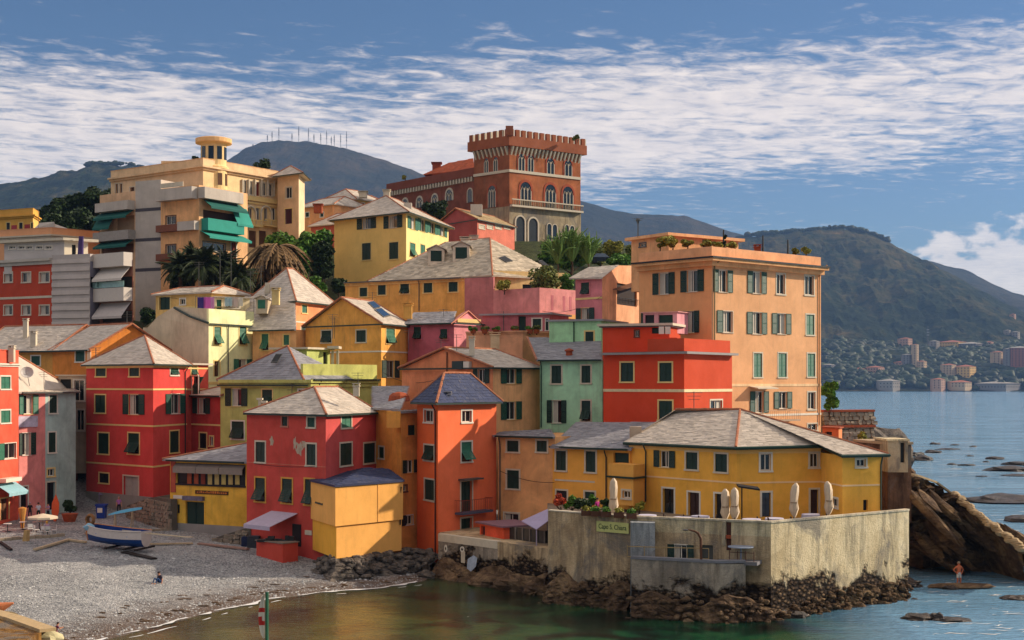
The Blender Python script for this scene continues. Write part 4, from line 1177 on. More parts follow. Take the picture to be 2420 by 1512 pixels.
mb.prism([h.pt(1, u0, zt - .85, 0), h.pt(1, u1, zt - .85, 0), h.pt(1, u1, zt - .85, 1.2), h.pt(1, u0, zt - .85, 1.2)], [h.pt(1, u0, zt - .7, 0), h.pt(1, u1, zt - .7, 0), h.pt(1, u1, zt - .7, 1.2), h.pt(1, u0, zt - .7, 1.2)])
for k in range(19): mb.tube([h.pt(1, u0 + (u1 - u0) * k / 18, zt - .7, 1.15), h.pt(1, u0 + (u1 - u0) * k / 18, zt + .2, 1.15)], 0.014, 4)
mb.tube([h.pt(1, u0, zt + .2, 0), h.pt(1, u0, zt + .2, 1.15), h.pt(1, u1, zt + .2, 1.15), h.pt(1, u1, zt + .2, 0)], 0.022, 5)
build('balcony', mb, simple('pale iron', '#a9937c', .6), h.root)
for px, y0, y1, Y in ((1710, 543, 578, 141), (1862, 566, 600, 143), (1803, 556, 590, 146)):
    a, b = P(px, y1 + 10, Y), P(px, y0, Y); mb = MB(); mb.tube([a, b], [0.11, 0.07], 6); build('vent_pipe', mb, BLACKMETAL, h.root)
h.chimney(1790, 578, 598, 145, 0.6, TERRA)
PEACH = h
h = House('roof_hut', 'low tan penthouse on top of the peach apartment house', 'penthouse', [(1492, 149), (1580, 144), (1745, 150)], Zp(562, 146), 25.0, '#cf9a6a')
h.win(0, 'g', 1510, 572, 1528, 585, fr=GREYMETAL).win(1, 'k', 1660, 566, 1680, 585, sh=BLACKMETAL).finish(); h.slab(h.ez, 0.3, 0.5, plaster('#d8a070'))
h.antenna(1507, 515, 560, 147, 2)
# ---------------------------------------------------------------- restaurant on the sea terrace
RY = plaster('#eea038', 0.35)
h = House('terrace_restaurant', 'long yellow restaurant with green gutter and broad slate roof on the sea terrace', 'restaurant', [(1487, 113.3), (1741, 104.3), (1940, 105.6), (1991, 101.4), (2083, 102.4)], 10.3, 5.2, [RY] * 4)
h.quad = h.F + [Vector((26.9, 114)), Vector((X(1500, 122), 122))]
DB = simple('dark brown window wood', '#3a2420', 0.5, 0.2)
h.win(0, 'o', 1546, 1064, 1596, 1105, sh=DARK_SH, fr=CREAM).win(0, 'c', 1618, 1064, 1652, 1113, fr=OFFWHITE, sh=DARK_SH).win(0, 'c', 1687, 1068, 1722, 1119, fr=OFFWHITE, sh=DARK_SH)
h.win(1, 'g', 1793, 1067, 1826, 1116, fr=WHITE).win(1, 'g', 1910, 1066, 1938, 1108, fr=OFFWHITE).win(3, 'g', 2020, 1080, 2050, 1107, fr=OFFWHITE)
h.win(0, 'd', 1563, 1150, 1596, 1222, fr=WHITE, sh=GLASS).win(0, 'd', 1623, 1159, 1656, 1222, fr=WHITE, sh=DB).win(0, 'd', 1686, 1162, 1712, 1232, fr=WHITE, sh=BLACKMETAL)
h.win(1, 'd', 1796, 1159, 1826, 1222, fr=WHITE, sh=glassmat('blue door glass', '#2a3442')).win(1, 'd', 1911, 1152, 1938, 1214, fr=OFFWHITE, sh=DB).win(2, 'g', 1964, 1173, 1982, 1202, fr=WHITE)
h.win(3, 'k', 2040, 1181, 2051, 1206, sh=BLACKMETAL).finish()
ledge = MB(); ledge_mesh(ledge, h.F[:3], 10.28, 10.66, 0.03, -0.1); build('cornice', ledge, plaster('#d9ac62', 0.2), h.root)
EL, EC, E3, E4, ER = P(1474, 1045, 113.6), P(1739, 1057, 103.8), P(1940, 1052, 105.2), P(1990, 1075, 100.9), P(2099, 1073, 102.3)
Ra, Rb = P(1597, 968, 118.5), P(1749, 968, 114.5)
KB = Vector((ER.x + 1, 117, 10.6)); KA = Vector((EL.x + 3, 124, 10.6))
r = h.finish_roof_planes([[EL, EC, Rb, Ra], [EC, E3, Rb], [E3, E4, Rb], [E4, ER, Rb]], SLATE, 0.3, 0.5, soffit=False); h.roof = r
mb = MB(); mb.face([ER, KB, Rb]); mb.face([KB, KA, Ra, Rb]); mb.face([KA, EL, Ra]); build('back_roof', mb, SLATE, h.root)
h.caps(r, [(EC, Rb), (Ra, Rb), (ER, Rb)], 0.1)
mb = MB(); mb.tube([EL + Vector((0, -.05, -.08)), EC + Vector((0, -.08, -.08)), E3 + Vector((0, -.06, -.08)), E4 + Vector((0, -.06, -.08)), ER + Vector((0.1, -.06, -.08))], 0.13, 6)
build('gutter', mb, simple('deep green gutter', '#17382f', 0.45, 0.15), h.root)
h.band(h.uv(0, 1620, 1132)[1], plaster('#dcb888', .1), 0.12, 0.03)
h.pipe(0, 1528, 1050, 1185, GUTTER, 0.4); h.pipe(3, 2080, 1080, 1205, DARK_SH, 0.3)
REST = h
# left wing
h = House('town_house', 'yellow wing with shaded slate roof left of the restaurant', 'house', [(1306, 118.5), (1489, 113)], Zp(1059, 115.5), 4.4, '#d99a3a', depth=8, stain=0.3)
h.win(0, 'c', 1311, 1061, 1341, 1115, fr=OFFWHITE, sh=DARK_SH).win(0, 'c', 1381, 1062, 1411, 1119, fr=OFFWHITE, sh=DARK_SH).win(0, 'k', 1450, 1070, 1486, 1094, sh=DARK_SH)
h.win(0, 'c', 1312, 1155, 1343, 1182, fr=OFFWHITE, sh=BLACKMETAL).win(0, 'c', 1379, 1158, 1409, 1182, fr=OFFWHITE, sh=DARK_SH).win(0, 'g', 1469, 1154, 1495, 1181, fr=OFFWHITE).finish()
e0, e1 = P(1300, 1056, 118), P(1492, 1061, 112.6)
r = h.finish_roof_planes([[e0, e1, P(1600, 998, 119), P(1362, 997, 124.5)]], SLATE_M, 0.32, 0.5, soffit=False); h.roof = r
h.gutter(h.ez + 0.05, 0.35, DARK_SH); h.pipe(0, 1434, 1064, 1180, GUTTER, 0.35)
h.chimney(1502, 1008, 1038, 115.5, 0.9, plaster('#a8937c'), cap=False)
mb = MB(); ledge_mesh(mb, [v2(1312, 118.3), v2(1434, 114.7)], h.uv(0, 1370, 1139)[1], h.uv(0, 1370, 1135)[1], 0.06); build('string_course', mb, OFFWHITE, h.root)
h = House('balcony_block', 'small yellow balcony block wedged between the wing and the restaurant', 'balcony', [(1438, 111.6), (1497, 109.5), (1523, 111)], Zp(1098, 110), 6.0, ['#d49a44', '#c48a38'], stain=0.25)
h.win(0, 'g', 1468, 1155, 1493, 1181, fr=OFFWHITE); h.finish(); h.gutter(h.zat(1, 1128), 0.05, DARK_SH)
# ---------------------------------------------------------------- sea terrace walls
def stained(key, c1, c2, c3, dark, low=0, patch='#74706a'):
    if key in MATS: return MATS[key]
    m, n, b = newmat(key)
    ge = geo(n); pos = ge.outputs['Position']
    f1 = n.noise(pos, 0.35, 8, 0.7, 0.6)
    f2 = n.noise(n.vscale(pos, (1.2, 1.2, 0.13)), 1.1, 7, 0.7, 0.4)
    f3 = n.noise(pos, 3.2, 7, 0.75, 0.3)
    col = n.ramp(f1, [(0.32, lin(c1)), (0.5, lin(c2)), (0.68, lin(c3))])
    col = n.mix(n.ramp(f2, [(0.47, g(0)), (0.63, g(0.8))]), col, lin(dark))
    col = n.mix(n.ramp(f3, [(0.5, g(0)), (0.68, g(0.55))]), col, lin(c1))
    pt_ = n.ramp(n.noise(n.vscale(pos, (1, 1, .7)), .22, 7, .68, .9), [(.5, g(0)), (.6, g(.75))])
    col = n.mix(pt_, col, lin(patch))
    hh = n.math('ADD', f3, n.noise(pos, 9, 6, 0.7))
    if low:
        sp = n.n('ShaderNodeSeparateXYZ'); n.l(pos, sp.inputs[0])
        mr = n.n('ShaderNodeMapRange'); mr.inputs[1].default_value = low + .25; mr.inputs[2].default_value = low - .25
        n.l(n.math('ADD', sp.outputs[2], n.math('MULTIPLY', n.math('SUBTRACT', n.noise(pos, .32, 6, .65, .5), .5), 7.0)), mr.inputs[0])
        vo = n.n('ShaderNodeTexVoronoi', feature='F1', i_Scale=2.6); n.l(n.vscale(pos, (1, 1, 1.7)), vo.inputs['Vector'])
        sc_ = n.n('ShaderNodeSeparateColor'); n.l(vo.outputs['Color'], sc_.inputs[0])
        stone = n.ramp(n.math('ADD', n.math('MULTIPLY', sc_.outputs[0], .6), n.math('MULTIPLY', f3, .4)), [(.15, lin('#2c211a')), (.5, lin('#5d4a38')), (.85, lin('#7d6850'))])
        stone = n.mix(n.ramp(vo.outputs['Distance'], [(.32, g(0)), (.5, g(.9))]), stone, lin('#1c1511'))
        col = n.mix(mr.outputs[0], col, stone)
        hh = n.math('ADD', hh, n.math('MULTIPLY', n.math('MULTIPLY', vo.outputs['Distance'], mr.outputs[0]), -3.0))
    n.l(col, b.inputs['Base Color']); b.inputs['Roughness'].default_value = 0.92; b.inputs['Specular IOR Level'].default_value = 0.15
    bn = n.n('ShaderNodeBump', i_Strength=0.8, i_Distance=0.1)
    n.l(hh, bn.inputs['Height']); n.l(bn.outputs[0], b.inputs['Normal'])
    MATS[key] = m
    return m
SEAW = stained('stained sea wall render', '#a08868', '#c9b08a', '#dcc59e', '#7d6c55', 2.0)
SEAW2 = stained('pale weathered sea wall', '#b5a17c', '#d6c49c', '#e8d8b2', '#857c68', 2.2)
SEAW3 = stained('grey sea wall', '#7d7264', '#a39786', '#bdae98', '#5c554b', 1.9)
TW = House('sea_terrace', 'high weathered sea terrace wall carrying the restaurant', 'sea wall', [(1296, 101.5), (1490, 97), (1822, 93.2), (2148, 102.3)], 5.4, -0.6, [SEAW, SEAW, SEAW2], depth=12)
tq = TW.F + [Vector((TW.F[3].x - 1.0, 114)), Vector((TW.F[0].x + 0.4, 121))]
TW.quad = tq
TW.win(1, 'o', 1578, 1286, 1640, 1324, fr=WHITE, sh=DARK_SH).win(1, 'k', 1657, 1288, 1685, 1324, sh=simple('dim window', '#4a4c48', .5)).finish()
mb = MB(); ledge_mesh(mb, TW.F[:2], 5.4, 6.35, 0.003, -0.3); build('parapet', mb, SEAW, TW.root)
mb = MB(); ledge_mesh(mb, TW.F[1:], 5.4, 6.3, 0.003, -0.3); build('parapet', mb, SEAW2, TW.root)
mb = MB(); ledge_mesh(mb, TW.F[1:], 6.3, 6.42, 0.07, -0.36); build('coping', mb, stained('pale coping', '#b3a78f', '#cfc2a6', '#ddd0b5', '#8b8272'), TW.root)
mb = MB(); ledge_mesh(mb, TW.F[:2], 6.35, 6.43, 0.05, -0.34); build('coping', mb, OFFWHITE, TW.root)
mb = MB(); mb.face([v3(p, 5.42) for p in tq]); build('terrace_floor', mb, simple('terrace paving', '#8a7c6a', .9, .2, 1.0), TW.root)
# lower ledge in front
mb = MB()
lo = [v2(1492, 94.6), v2(1600, 93.4), v2(1700, 92.2), v2(1762, 92.6)]
bk = [v2(1762, 94.2), v2(1492, 97.2)]
mb.prism([v3(p, -0.6) for p in lo + bk], [v3(p, 3.85 - 0.05 * i) for i, p in enumerate(lo + bk)]); build('lower_ledge', mb, SEAW3, TW.root)
mb = MB(); ledge_mesh(mb, lo, 3.78, 3.95, 0.05, -0.5); build('ledge_coping', mb, simple('blue grey ledge', '#77777c', .8, .2), TW.root)
mb = MB(); mb.prism([v3(p, -0.6) for p in (v2(1490, 97.2), v2(1490, 95.6), v2(1548, 95.2), v2(1548, 96.6))], [v3(p, 6.1) for p in (v2(1490, 97.2), v2(1490, 95.6), v2(1548, 95.2), v2(1548, 96.6))]); build('grey_buttress', mb, stained('blue grey render', '#8a8e92', '#a5a8a8', '#b0aca2', '#6c7072'), TW.root)
mb = MB(); TW.lb(mb, 1, TW.uv(1, 1708, 1240)[0], TW.uv(1, 1716, 1240)[0], TW.uv(1, 1712, 1288)[1], 6.3, 0.0, 0.25); build('pale_pilaster', mb, SEAW2, TW.root)
mb = MB(); TW.lb(mb, 1, TW.uv(1, 1717, 1240)[0], TW.uv(1, 1728, 1240)[0], TW.uv(1, 1722, 1300)[1], 6.25, 0.0, 0.02); build('stair_gap', mb, simple('dark red brown', '#4a2a1e', .8), TW.root)
mb = MB(); TW.lb(mb, 1, TW.uv(1, 1717, 1240)[0], TW.uv(1, 1728, 1240)[0], TW.uv(1, 1722, 1272)[1], TW.uv(1, 1722, 1264)[1], 0.02, 0.2); build('step', mb, TERRA, TW.root)
for px in (1700, 1752):
    mb = MB(); TW.lb(mb, 1, TW.uv(1, px, 1320)[0], TW.uv(1, px + 48, 1320)[0], TW.uv(1, px + 20, 1330)[1], TW.uv(1, px + 20, 1322)[1], 0.0, 1.3); build('jetty_shelf', mb, simple('grey shelf', '#6f6d70', .8, .2), TW.root)
mb = MB()
for k in range(4):
    u = TW.uv(1, 1735 + k * 19, 1300)[0]; mb.tube([TW.pt(1, u, TW.uv(1, 1740, 1322)[1], 1.2), TW.pt(1, u, TW.uv(1, 1740, 1296)[1], 1.2)], 0.03, 5)
mb.tube([TW.pt(1, TW.uv(1, 1735, 1300)[0], TW.uv(1, 1740, 1300)[1], 1.2), TW.pt(1, TW.uv(1, 1792, 1300)[0], TW.uv(1, 1740, 1300)[1], 1.2)], 0.025, 5)
build('jetty_railing', mb, simple('rusty iron', '#5c3a28', .7), TW.root)
mb = MB(); c = TW.pt(1, TW.uv(1, 1757, 1290)[0], TW.uv(1, 1757, 1290)[1], 0.7); mb.lathe(c, [(0.85, 0), (0.85, 0.05), (0.05, 0.06)], 16); mb.tube([c, c + Vector((0, 0, -0.85))], 0.05, 6); mb.lathe(c, [(0.35, -0.9), (0.3, -0.84), (0.05, -0.8)], 10)
tag(build('round_table', mb, simple('pale blue table top', '#8c97a8', .5), origin=c), 'round pale blue table on the small jetty shelf under the terrace', 'table')
mb = MB()
for z_ in (1288, 1312):
    mb.tube([TW.pt(1, TW.uv(1, 1500, z_)[0], TW.uv(1, 1560, z_)[1], 1.6), TW.pt(1, TW.uv(1, 1690, z_)[0], TW.uv(1, 1640, z_)[1], 1.6)], 0.03, 5)
for px in (1500, 1540, 1590, 1640, 1690):
    u = TW.uv(1, px, 1300)[0]; mb.tube([TW.pt(1, u, 3.9, 1.6), TW.pt(1, u, TW.uv(1, 1600, 1287)[1], 1.6)], 0.03, 5)
build('ledge_railing', mb, simple('tan railing', '#9b8358', .7), TW.root)
# quay wall under the orange tower
QW = House('quay_wall', 'low grey quay wall with white ringed drains under the orange tower', 'quay wall', [(1036, 114.5), (1176, 109), (1298, 104.5)], 3.3, -0.5, [SEAW3, SEAW], depth=8)
QW.quad = QW.F + [Vector((QW.F[2].x, 118)), Vector((QW.F[0].x, 121))]
QW.finish()
mb = MB(); ledge_mesh(mb, QW.F[:2], 2.75, 3.34, 0.03, -0.4); build('pale_top', mb, OFFWHITE, QW.root)
for (cx, cy, w_, hh) in ((1054, 1296, 5.5, 9), (1093, 1298, 8, 7)):
    u, z = QW.uv(0, cx, cy); k = 112 / F; mb = MB(); n_ = 12
    for j in range(n_):
        t0, t1 = 2 * math.pi * j / n_, 2 * math.pi * (j + 1) / n_
        f = lambda t, s_: QW.pt(0, u + math.cos(t) * w_ * k * s_, z + math.sin(t) * hh * k * s_, 0.05)
        mb.face([f(t0, 1), f(t1, 1), f(t1, 0.45), f(t0, 0.45)]); g_ = lambda t: QW.pt(0, u + math.cos(t) * w_ * k, z + math.sin(t) * hh * k, 0.0)
        mb.face([g_(t0), g_(t1), f(t1, 1), f(t0, 1)])
    build('drain_ring', mb, WHITE, QW.root)
    mb = MB(); mb.face([QW.pt(0, u + math.cos(2 * math.pi * j / n_) * w_ * k * .46, z + math.sin(2 * math.pi * j / n_) * hh * k * .46, 0.012) for j in range(n_)]); build('drain_hole', mb, BLACKMETAL, QW.root)
mb = MB(); QW.lb(mb, 0, QW.uv(0, 1090, 1310)[0], QW.uv(0, 1099, 1310)[0], QW.uv(0, 1095, 1330)[1], QW.uv(0, 1095, 1302)[1], 0.0, 0.03); build('white_stain', mb, OFFWHITE, QW.root)
mb = MB(); a = QW.pt(0, QW.uv(0, 1115, 1330)[0], QW.uv(0, 1115, 1345)[1], 0.5); ax = QW.axes(0)[1]
mb.prism([a + ax * q[0] + Vector((0, 0.3 * q[1], q[1])) for q in ((0, 0.1), (0.5, -0.1), (1.1, 0.35), (1.25, 1.0), (0.8, 1.15), (0.1, 0.8))], [a + ax * q[0] + Vector((0, 0.3 * q[1] - 0.1, q[1] + 0.03)) for q in ((0, 0.1), (0.5, -0.1), (1.1, 0.35), (1.25, 1.0), (0.8, 1.15), (0.1, 0.8))])
tag(build('broken_board', mb, simple('pale blue board', '#9aa6b5', .8, .25), origin=a), 'pale blue broken board leaning on the quay wall', 'board')
# shelter by the tan house: dark glazed gazebo with lilac sail
h = House('glazed_porch', 'dark glazed porch under a lilac shade sail by the terrace', 'porch', [(1186, 112), (1288, 108)], Zp(1248, 110), 3.2, [simple('dark glazing', '#3a3733', .4, .4, 2)], depth=4)
h.finish(); mb = MB()
for k in range(7):
    u = h.axes(0)[3] * k / 6; h.lb(mb, 0, u - .05, u + .05, 3.2, h.ez, 0.0, 0.08)
build('posts', mb, simple('grey brown posts', '#7a7068', .7), h.root)
mb = MB(); q = [P(1232, 1232, 110.5), P(1294, 1204, 109), P(1296, 1232, 107), P(1268, 1252, 106.4)]
mb.face([q[0], q[3], q[2]]); mb.face([q[0], q[2], q[1]]); mb.face([p + Vector((0, 0, .05)) for p in (q[0], q[3], q[2])]); mb.face([p + Vector((0, 0, .05)) for p in (q[0], q[2], q[1])])
mb.tube([q[3], Vector((q[3].x, q[3].y, 3.3))], .04, 5); mb.tube([q[1], Vector((q[1].x, q[1].y, 3.3))], .04, 5)
tag(build('shade_sail', mb, simple('lilac canvas', '#a79db8', .9, .08), origin=q[3]), 'lilac white shade sail stretched over the dark porch', 'shade sail')
h = House('shed', 'small orange lean-to shed at the foot of the orange tower', 'shed', [(1134, 114.5), (1190, 111)], Zp(1240, 113), 3.2, '#d9532c', depth=3)
h.win(0, 'k', 1137, 1243, 1146, 1266, sh=BLACKMETAL).finish(); h.slab(h.ez, 0.12, 0.3, simple('mauve sheet', '#7d5c66', .8))
# ---------------------------------------------------------------- pink and yellow houses of the middle rows
h = House('town_house', 'long golden house with huge slate roof and two dormers', 'house', [(816, 186), (1098, 177), (1166, 175)], Zp(657, 178), 14.0, ['#daa250', '#b57470'], group=TG)
h.quad = [h.F[0], h.F[2], Vector((X(1345, 190), 190)), h.F[0] + Vector((5, 18))]
for r_ in ((848, 677, 870, 703), (891, 671, 914, 699), (999, 664, 1024, 694), (1058, 660, 1084, 692)): h.win(0, 'c', *r_, fr=CREAM, sh=DARK_SH)
h.win(0, 't', 944, 667, 969, 696, fr=CREAM, sh=DARK_SH).win(1, 't', 1126, 657, 1151, 686, fr=h.cmats[1], sh=DARK_SH).finish()
h.cornice(h.ez, 0.5, 0.3, plaster('#d9b06a')); h.gutter(h.ez, 0.35, GREYMETAL); h.pipe(0, 991, 660, 735, GREYMETAL, 0.35)
eL, eC, eR, rt = P(868, 657, 184.5), P(1164, 641, 174.2), P(1345, 632, 181), P(1158, 563, 186)
eL.z = eC.z = eR.z = h.ez + 0.05
rl = P(1052, 574, 196)
r = h.finish_roof_planes([[eL, eC, rt, rl], [eC, eR, rt]], slate('#b8aa94', key='old patched slate', var=0.3), 0.42, 0.65, soffit=False); h.roof = r
mb = MB(); mb.face([eL, rl, P(816, 697, 186)]); build('gable_wall', mb, h.cmats[0], h.root)
h.caps(r, [(eC, rt), (rt, rl), (eL, rl)])
dormer(h.root, r, 1012, 1050, 590, 618, 183, 6, '#c8baa4'); dormer(h.root, r, 1070, 1110, 582, 612, 182, 6, '#c8baa4')
for q in (((1178, 610), (1192, 606), (1212, 618), (1196, 621)), ((1272, 618), (1280, 616), (1296, 629), (1287, 631))):
    h.skylight([plane_hit([eC, eR, rt], *c) for c in q], BLACKMETAL)
h.chimney(1100, 560, 590, 190, 1.2, OFFWHITE); h.chimney(1120, 556, 575, 192, 1.0, SLATE)
# wall under its right slope, behind the plants
h = House('town_house', 'cream strip of wall behind terrace plants under the broad slate roof', 'house', [(1167, 175.5), (1345, 180)], Zp(641, 177), 14.0, '#d7b578', depth=5)
h.win(0, 'k', 1235, 672, 1262, 700, sh=BLACKMETAL).finish()
# pink terrace block
PINK = '#c07c78'
h = House('town_house', 'pink terrace block with plants along its parapet and slit windows', 'house', [(1098, 171), (1166, 169), (1275, 164), (1360, 169)], Zp(745, 167), 10.0, ['#ad6a68', PINK, '#cc8a84'], group=TG)
h.quad = h.F + [Vector((h.F[3].x, 175.2)), Vector((h.F[0].x, 175.5))]
h.finish()
zt = Zp(682, 166)
mb = MB(); ledge_mesh(mb, h.F[1:], h.ez, zt, 0.0, -0.3); build('parapet', mb, plaster(PINK), h.root)
mb = MB(); ledge_mesh(mb, h.F[:2], h.ez, Zp(656, 170), 0.0, -0.3); build('upper_wall', mb, h.cmats[0], h.root)
mb = MB(); mb.face([v3(p, h.ez + 0.8) for p in h.quad]); build('terrace_floor', mb, TERRA, h.root)
h.band(h.ez - 0.1, plaster('#d09a55'), 0.5, 0.12, faces=(1, 2)); 
for px in (1305, 1333, 1348):
    mb = MB(); u = h.uv(2, px, 710)[0]; h.lb(mb, 2, u - .22, u + .22, Zp(733, 166), Zp(698, 166), 0.0, 0.02); build('slit_window', mb, plaster('#a85f66'), h.root)
# pink lower front
h = House('town_house', 'old rose house front with potted terrace in the middle of the village', 'house', [(1140, 158), (1300, 155)], Zp(745, 157), 8.0, '#b5666c', depth=6, group=TG)
h.win(0, 'd', 1222, 744, 1246, 782, sh=DARK_SH, fr=h.cmats[0]).win(0, 'c', 1256, 750, 1282, 782, sh=DARK_SH).win(0, 'c', 1386 - 98, 752, 1310 - 12, 782, sh=DARK_SH).finish(); h.slab(h.ez, 0.2, 0.3, SLATE_M)
h = House('town_house', 'small raspberry pink house with little gabled dormer', 'house', [(964, 156), (1073, 153), (1140, 157)], Zp(764, 154), 8.0, ['#a8525f', '#cf848a'], group=TG)
h.win(0, 't', 975, 769, 998, 804, sh=DARK_SH, fr=h.cmats[0]).win(0, 't', 1038, 774, 1060, 804, sh=DARK_SH, fr=h.cmats[0]).finish(); h.gutter(h.ez, 0.3)
e0, e1 = h.pt(0, -.3, h.ez, .35), h.pt(0, h.axes(0)[3] + .1, h.ez, .35)
r = h.finish_roof_planes([[e0, e1, P(1078, 736, 161), P(978, 738, 164)]], SLATE_M, 0.34, 0.5, soffit=False); h.roof = r
A, B = h.F[1], h.F[2]
ap = P(1108, 737, 155.2)
mb = MB(); mb.face([v3(A, h.ez), v3(B, h.ez), ap]); build('gable_wall', mb, h.cmats[1], h.root)
mb = MB(); bkv = Vector((-1.0, 5, 0))
for s0 in (v3(A, h.ez), v3(B, h.ez)):
    o = (s0 - ap).normalized() * 0.5 + Vector((0, -.3, 0.06)); q = [s0 + o, ap + Vector((0, -.3, .06)), ap + bkv, s0 + bkv]
    mb.prism(q, [p + Vector((0, 0, .12)) for p in q])
build('dormer_roof', mb, plaster('#c9836f'), h.root); h.antenna(1048, 730, 760, 158, 2); h.antenna(965, 780, 830, 152, 2)
mb = MB(); u0, z1 = h.uv(1, 1080, 752); u1, z0 = h.uv(1, 1135, 764); h.lb(mb, 1, u0, u1, z0, z1, 0.02, 0.1); build('cream_beam', mb, CREAM, h.root)
h = House('town_house', 'peach garden wall house topped by a row of flower pots', 'house', [(1102, 148), (1235, 145), (1300, 149)], Zp(784, 146), 10.0, '#cf9570', depth=5)
h.finish(); h.chimney(1170, 785, 820, 143, 0.9, plaster('#dfb990')); h.cornice(h.ez + 0.1, 0.3, 0.2)
# pink house right with balcony
h = House('town_house', 'dusty pink house with sloping grey roof beside the tallest house', 'house', [(1360, 152), (1423, 149), (1514, 159)], Zp(656, 149), 12.0, ['#bd6f74', '#d29a74'], group=TG)
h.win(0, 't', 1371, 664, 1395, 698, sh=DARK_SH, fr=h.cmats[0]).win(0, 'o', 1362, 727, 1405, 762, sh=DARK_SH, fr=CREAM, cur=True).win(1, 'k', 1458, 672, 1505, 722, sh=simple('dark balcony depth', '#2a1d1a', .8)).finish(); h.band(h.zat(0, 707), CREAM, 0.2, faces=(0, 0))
e = [v3(p, h.ez) for p in offset_open(h.quad, 0.3, True)]
mb = MB(); A, B = h.F[1], h.F[2]; mb.face([v3(A, h.ez), v3(B, h.ez), P(1514, 628, 159), P(1462, 627, 153)]); build('gable_wall', mb, h.cmats[1], h.root)
r = h.finish_roof_planes([[P(1345, 657, 152), P(1424, 656, 148.6), P(1463, 626, 152.8), P(1390, 632, 158)]], SLATE, 0.34, 0.5, soffit=False); h.roof = r
mb = MB(); u0, z1 = h.uv(1, 1458, 702); u1, z0 = h.uv(1, 1508, 722)
for k in range(15): u = u0 + (u1 - u0) * k / 14; mb.tube([h.pt(1, u, z0, .1), h.pt(1, u, z1, .1)], .02, 4)
mb.tube([h.pt(1, u0, z1, .1), h.pt(1, u1, z1, .1)], .03, 5); build('balcony_railing', mb, BLACKMETAL, h.root)
mb = MB(); u0, z1 = h.uv(1, 1448, 684); u1, z0 = h.uv(1, 1508, 664); mb.prism([h.pt(1, u0, z1, 0), h.pt(1, u1, z0, 0), h.pt(1, u1, z0 - .2, .9), h.pt(1, u0, z1 - .2, .9)], [h.pt(1, u0, z1 + .06, 0), h.pt(1, u1, z0 + .06, 0), h.pt(1, u1, z0 - .14, .9), h.pt(1, u0, z1 - .14, .9)]); build('awning', mb, WOOD, h.root)
# yellow upper house
h = House('town_house', 'upper yellow villa with grey hip roof below the castle wing', 'house', [(790, 222), (960, 212), (1060, 233)], Zp(503, 212), 24.0, ['#e6b768', '#e6c884'], group=TG, stain=0.22)
h.win(0, 'o', 844, 511, 889, 541, sh=DARK_SH, fr=OFFWHITE, cur=True).win(0, 'o', 907, 509, 951, 539, sh=DARK_SH, fr=OFFWHITE, cur=True).win(0, 'c', 854, 572, 878, 616, sh=DARK_SH, fr=CREAM).win(0, 'c', 918, 570, 943, 614, sh=DARK_SH, fr=CREAM)
for r_ in ((963, 513, 987, 542), (987, 518, 1010, 547), (1010, 522, 1033, 552), (1033, 527, 1056, 558)): h.win(1, 'o', *r_, sh=TEAL_SH, fr=CREAM)
h.win(1, 't', 968, 572, 982, 608, sh=TEAL_SH, fr=CREAM).win(1, 'c', 993, 576, 1005, 603, sh=TEAL_SH, fr=CREAM)
h.hip('rr', py=463, at=0, h0=None, h1=None, over=0.9, row=0.5, wid=0.7); h.finish()
h.chimney(914, 448, 470, 225, 1.0, OFFWHITE); h.chimney(964, 480, 490, 222, 1.2, SLATE, cap=False)
h = House('town_house', 'weathered red house with long tan roof under the castle tower', 'house', [(1031, 250), (1128, 240), (1216, 252)], Zp(519, 240), 28.0, ['#8f4140', '#c06a55'], group=TG, stain=0.5)
for x in (1131, 1150, 1170, 1190): h.win(1, 'c', x, 530, x + 15, 542, sh=OFFWHITE, fr=OFFWHITE)
h.hip('rr', py=492, at=0, h0=0, h1=0, over=0.4, row=0.5, wid=0.7, mat=slate('#a5906c', key='tan roof')); h.finish()
h.chimney(1126, 484, 505, 246, 2.0, SLATE, cap=False)
# little far roofs between the villa and the cream block
for (fr, ey, bz, col, ry, lab) in (
    ([(704, 262), (790, 256)], 492, 30, '#cf9460', 470, 'far tan house with pale roof beside the cream tower'),
    ([(735, 250), (800, 246)], 535, 30, '#a04d3c', 505, 'far brick red cottage roof behind the round trees'),
    ([(842, 262), (905, 268)], 470, 34, '#c9a25a', 447, 'far yellow turret house behind the villa roof'),
    ([(800, 275), (845, 270)], 492, 34, '#a88a70', 466, 'far stone hut with chimney stacks behind the villa'),
    ([(738, 300), (830, 296)], 480, 34, '#b79a80', 474, 'far low pale roof line under the antenna hill')):
    h = House('far_house', lab, 'house', fr, Zp(ey, fr[0][1]), bz, col, depth=9)
    x0, x1 = fr[0][0], fr[1][0]; w_ = (x1 - x0)
    h.win(0, 'c', x0 + w_ * .2, ey + 8, x0 + w_ * .32, ey + 22, sh=DARK_SH); h.win(0, 'c', x0 + w_ * .6, ey + 8, x0 + w_ * .72, ey + 22, sh=DARK_SH)
    h.hip('rl', py=ry, h0=2, h1=2, over=.5, row=.6, wid=.8, gut=False); h.finish()
for (px, y0, y1, Y) in ((808, 462, 480, 268), (830, 464, 486, 266), (752, 482, 498, 250), (858, 452, 462, 262)):
    h.chimney(px, y0, y1, Y, 1.4, TERRA if px == 752 else OFFWHITE, parent=h.root)
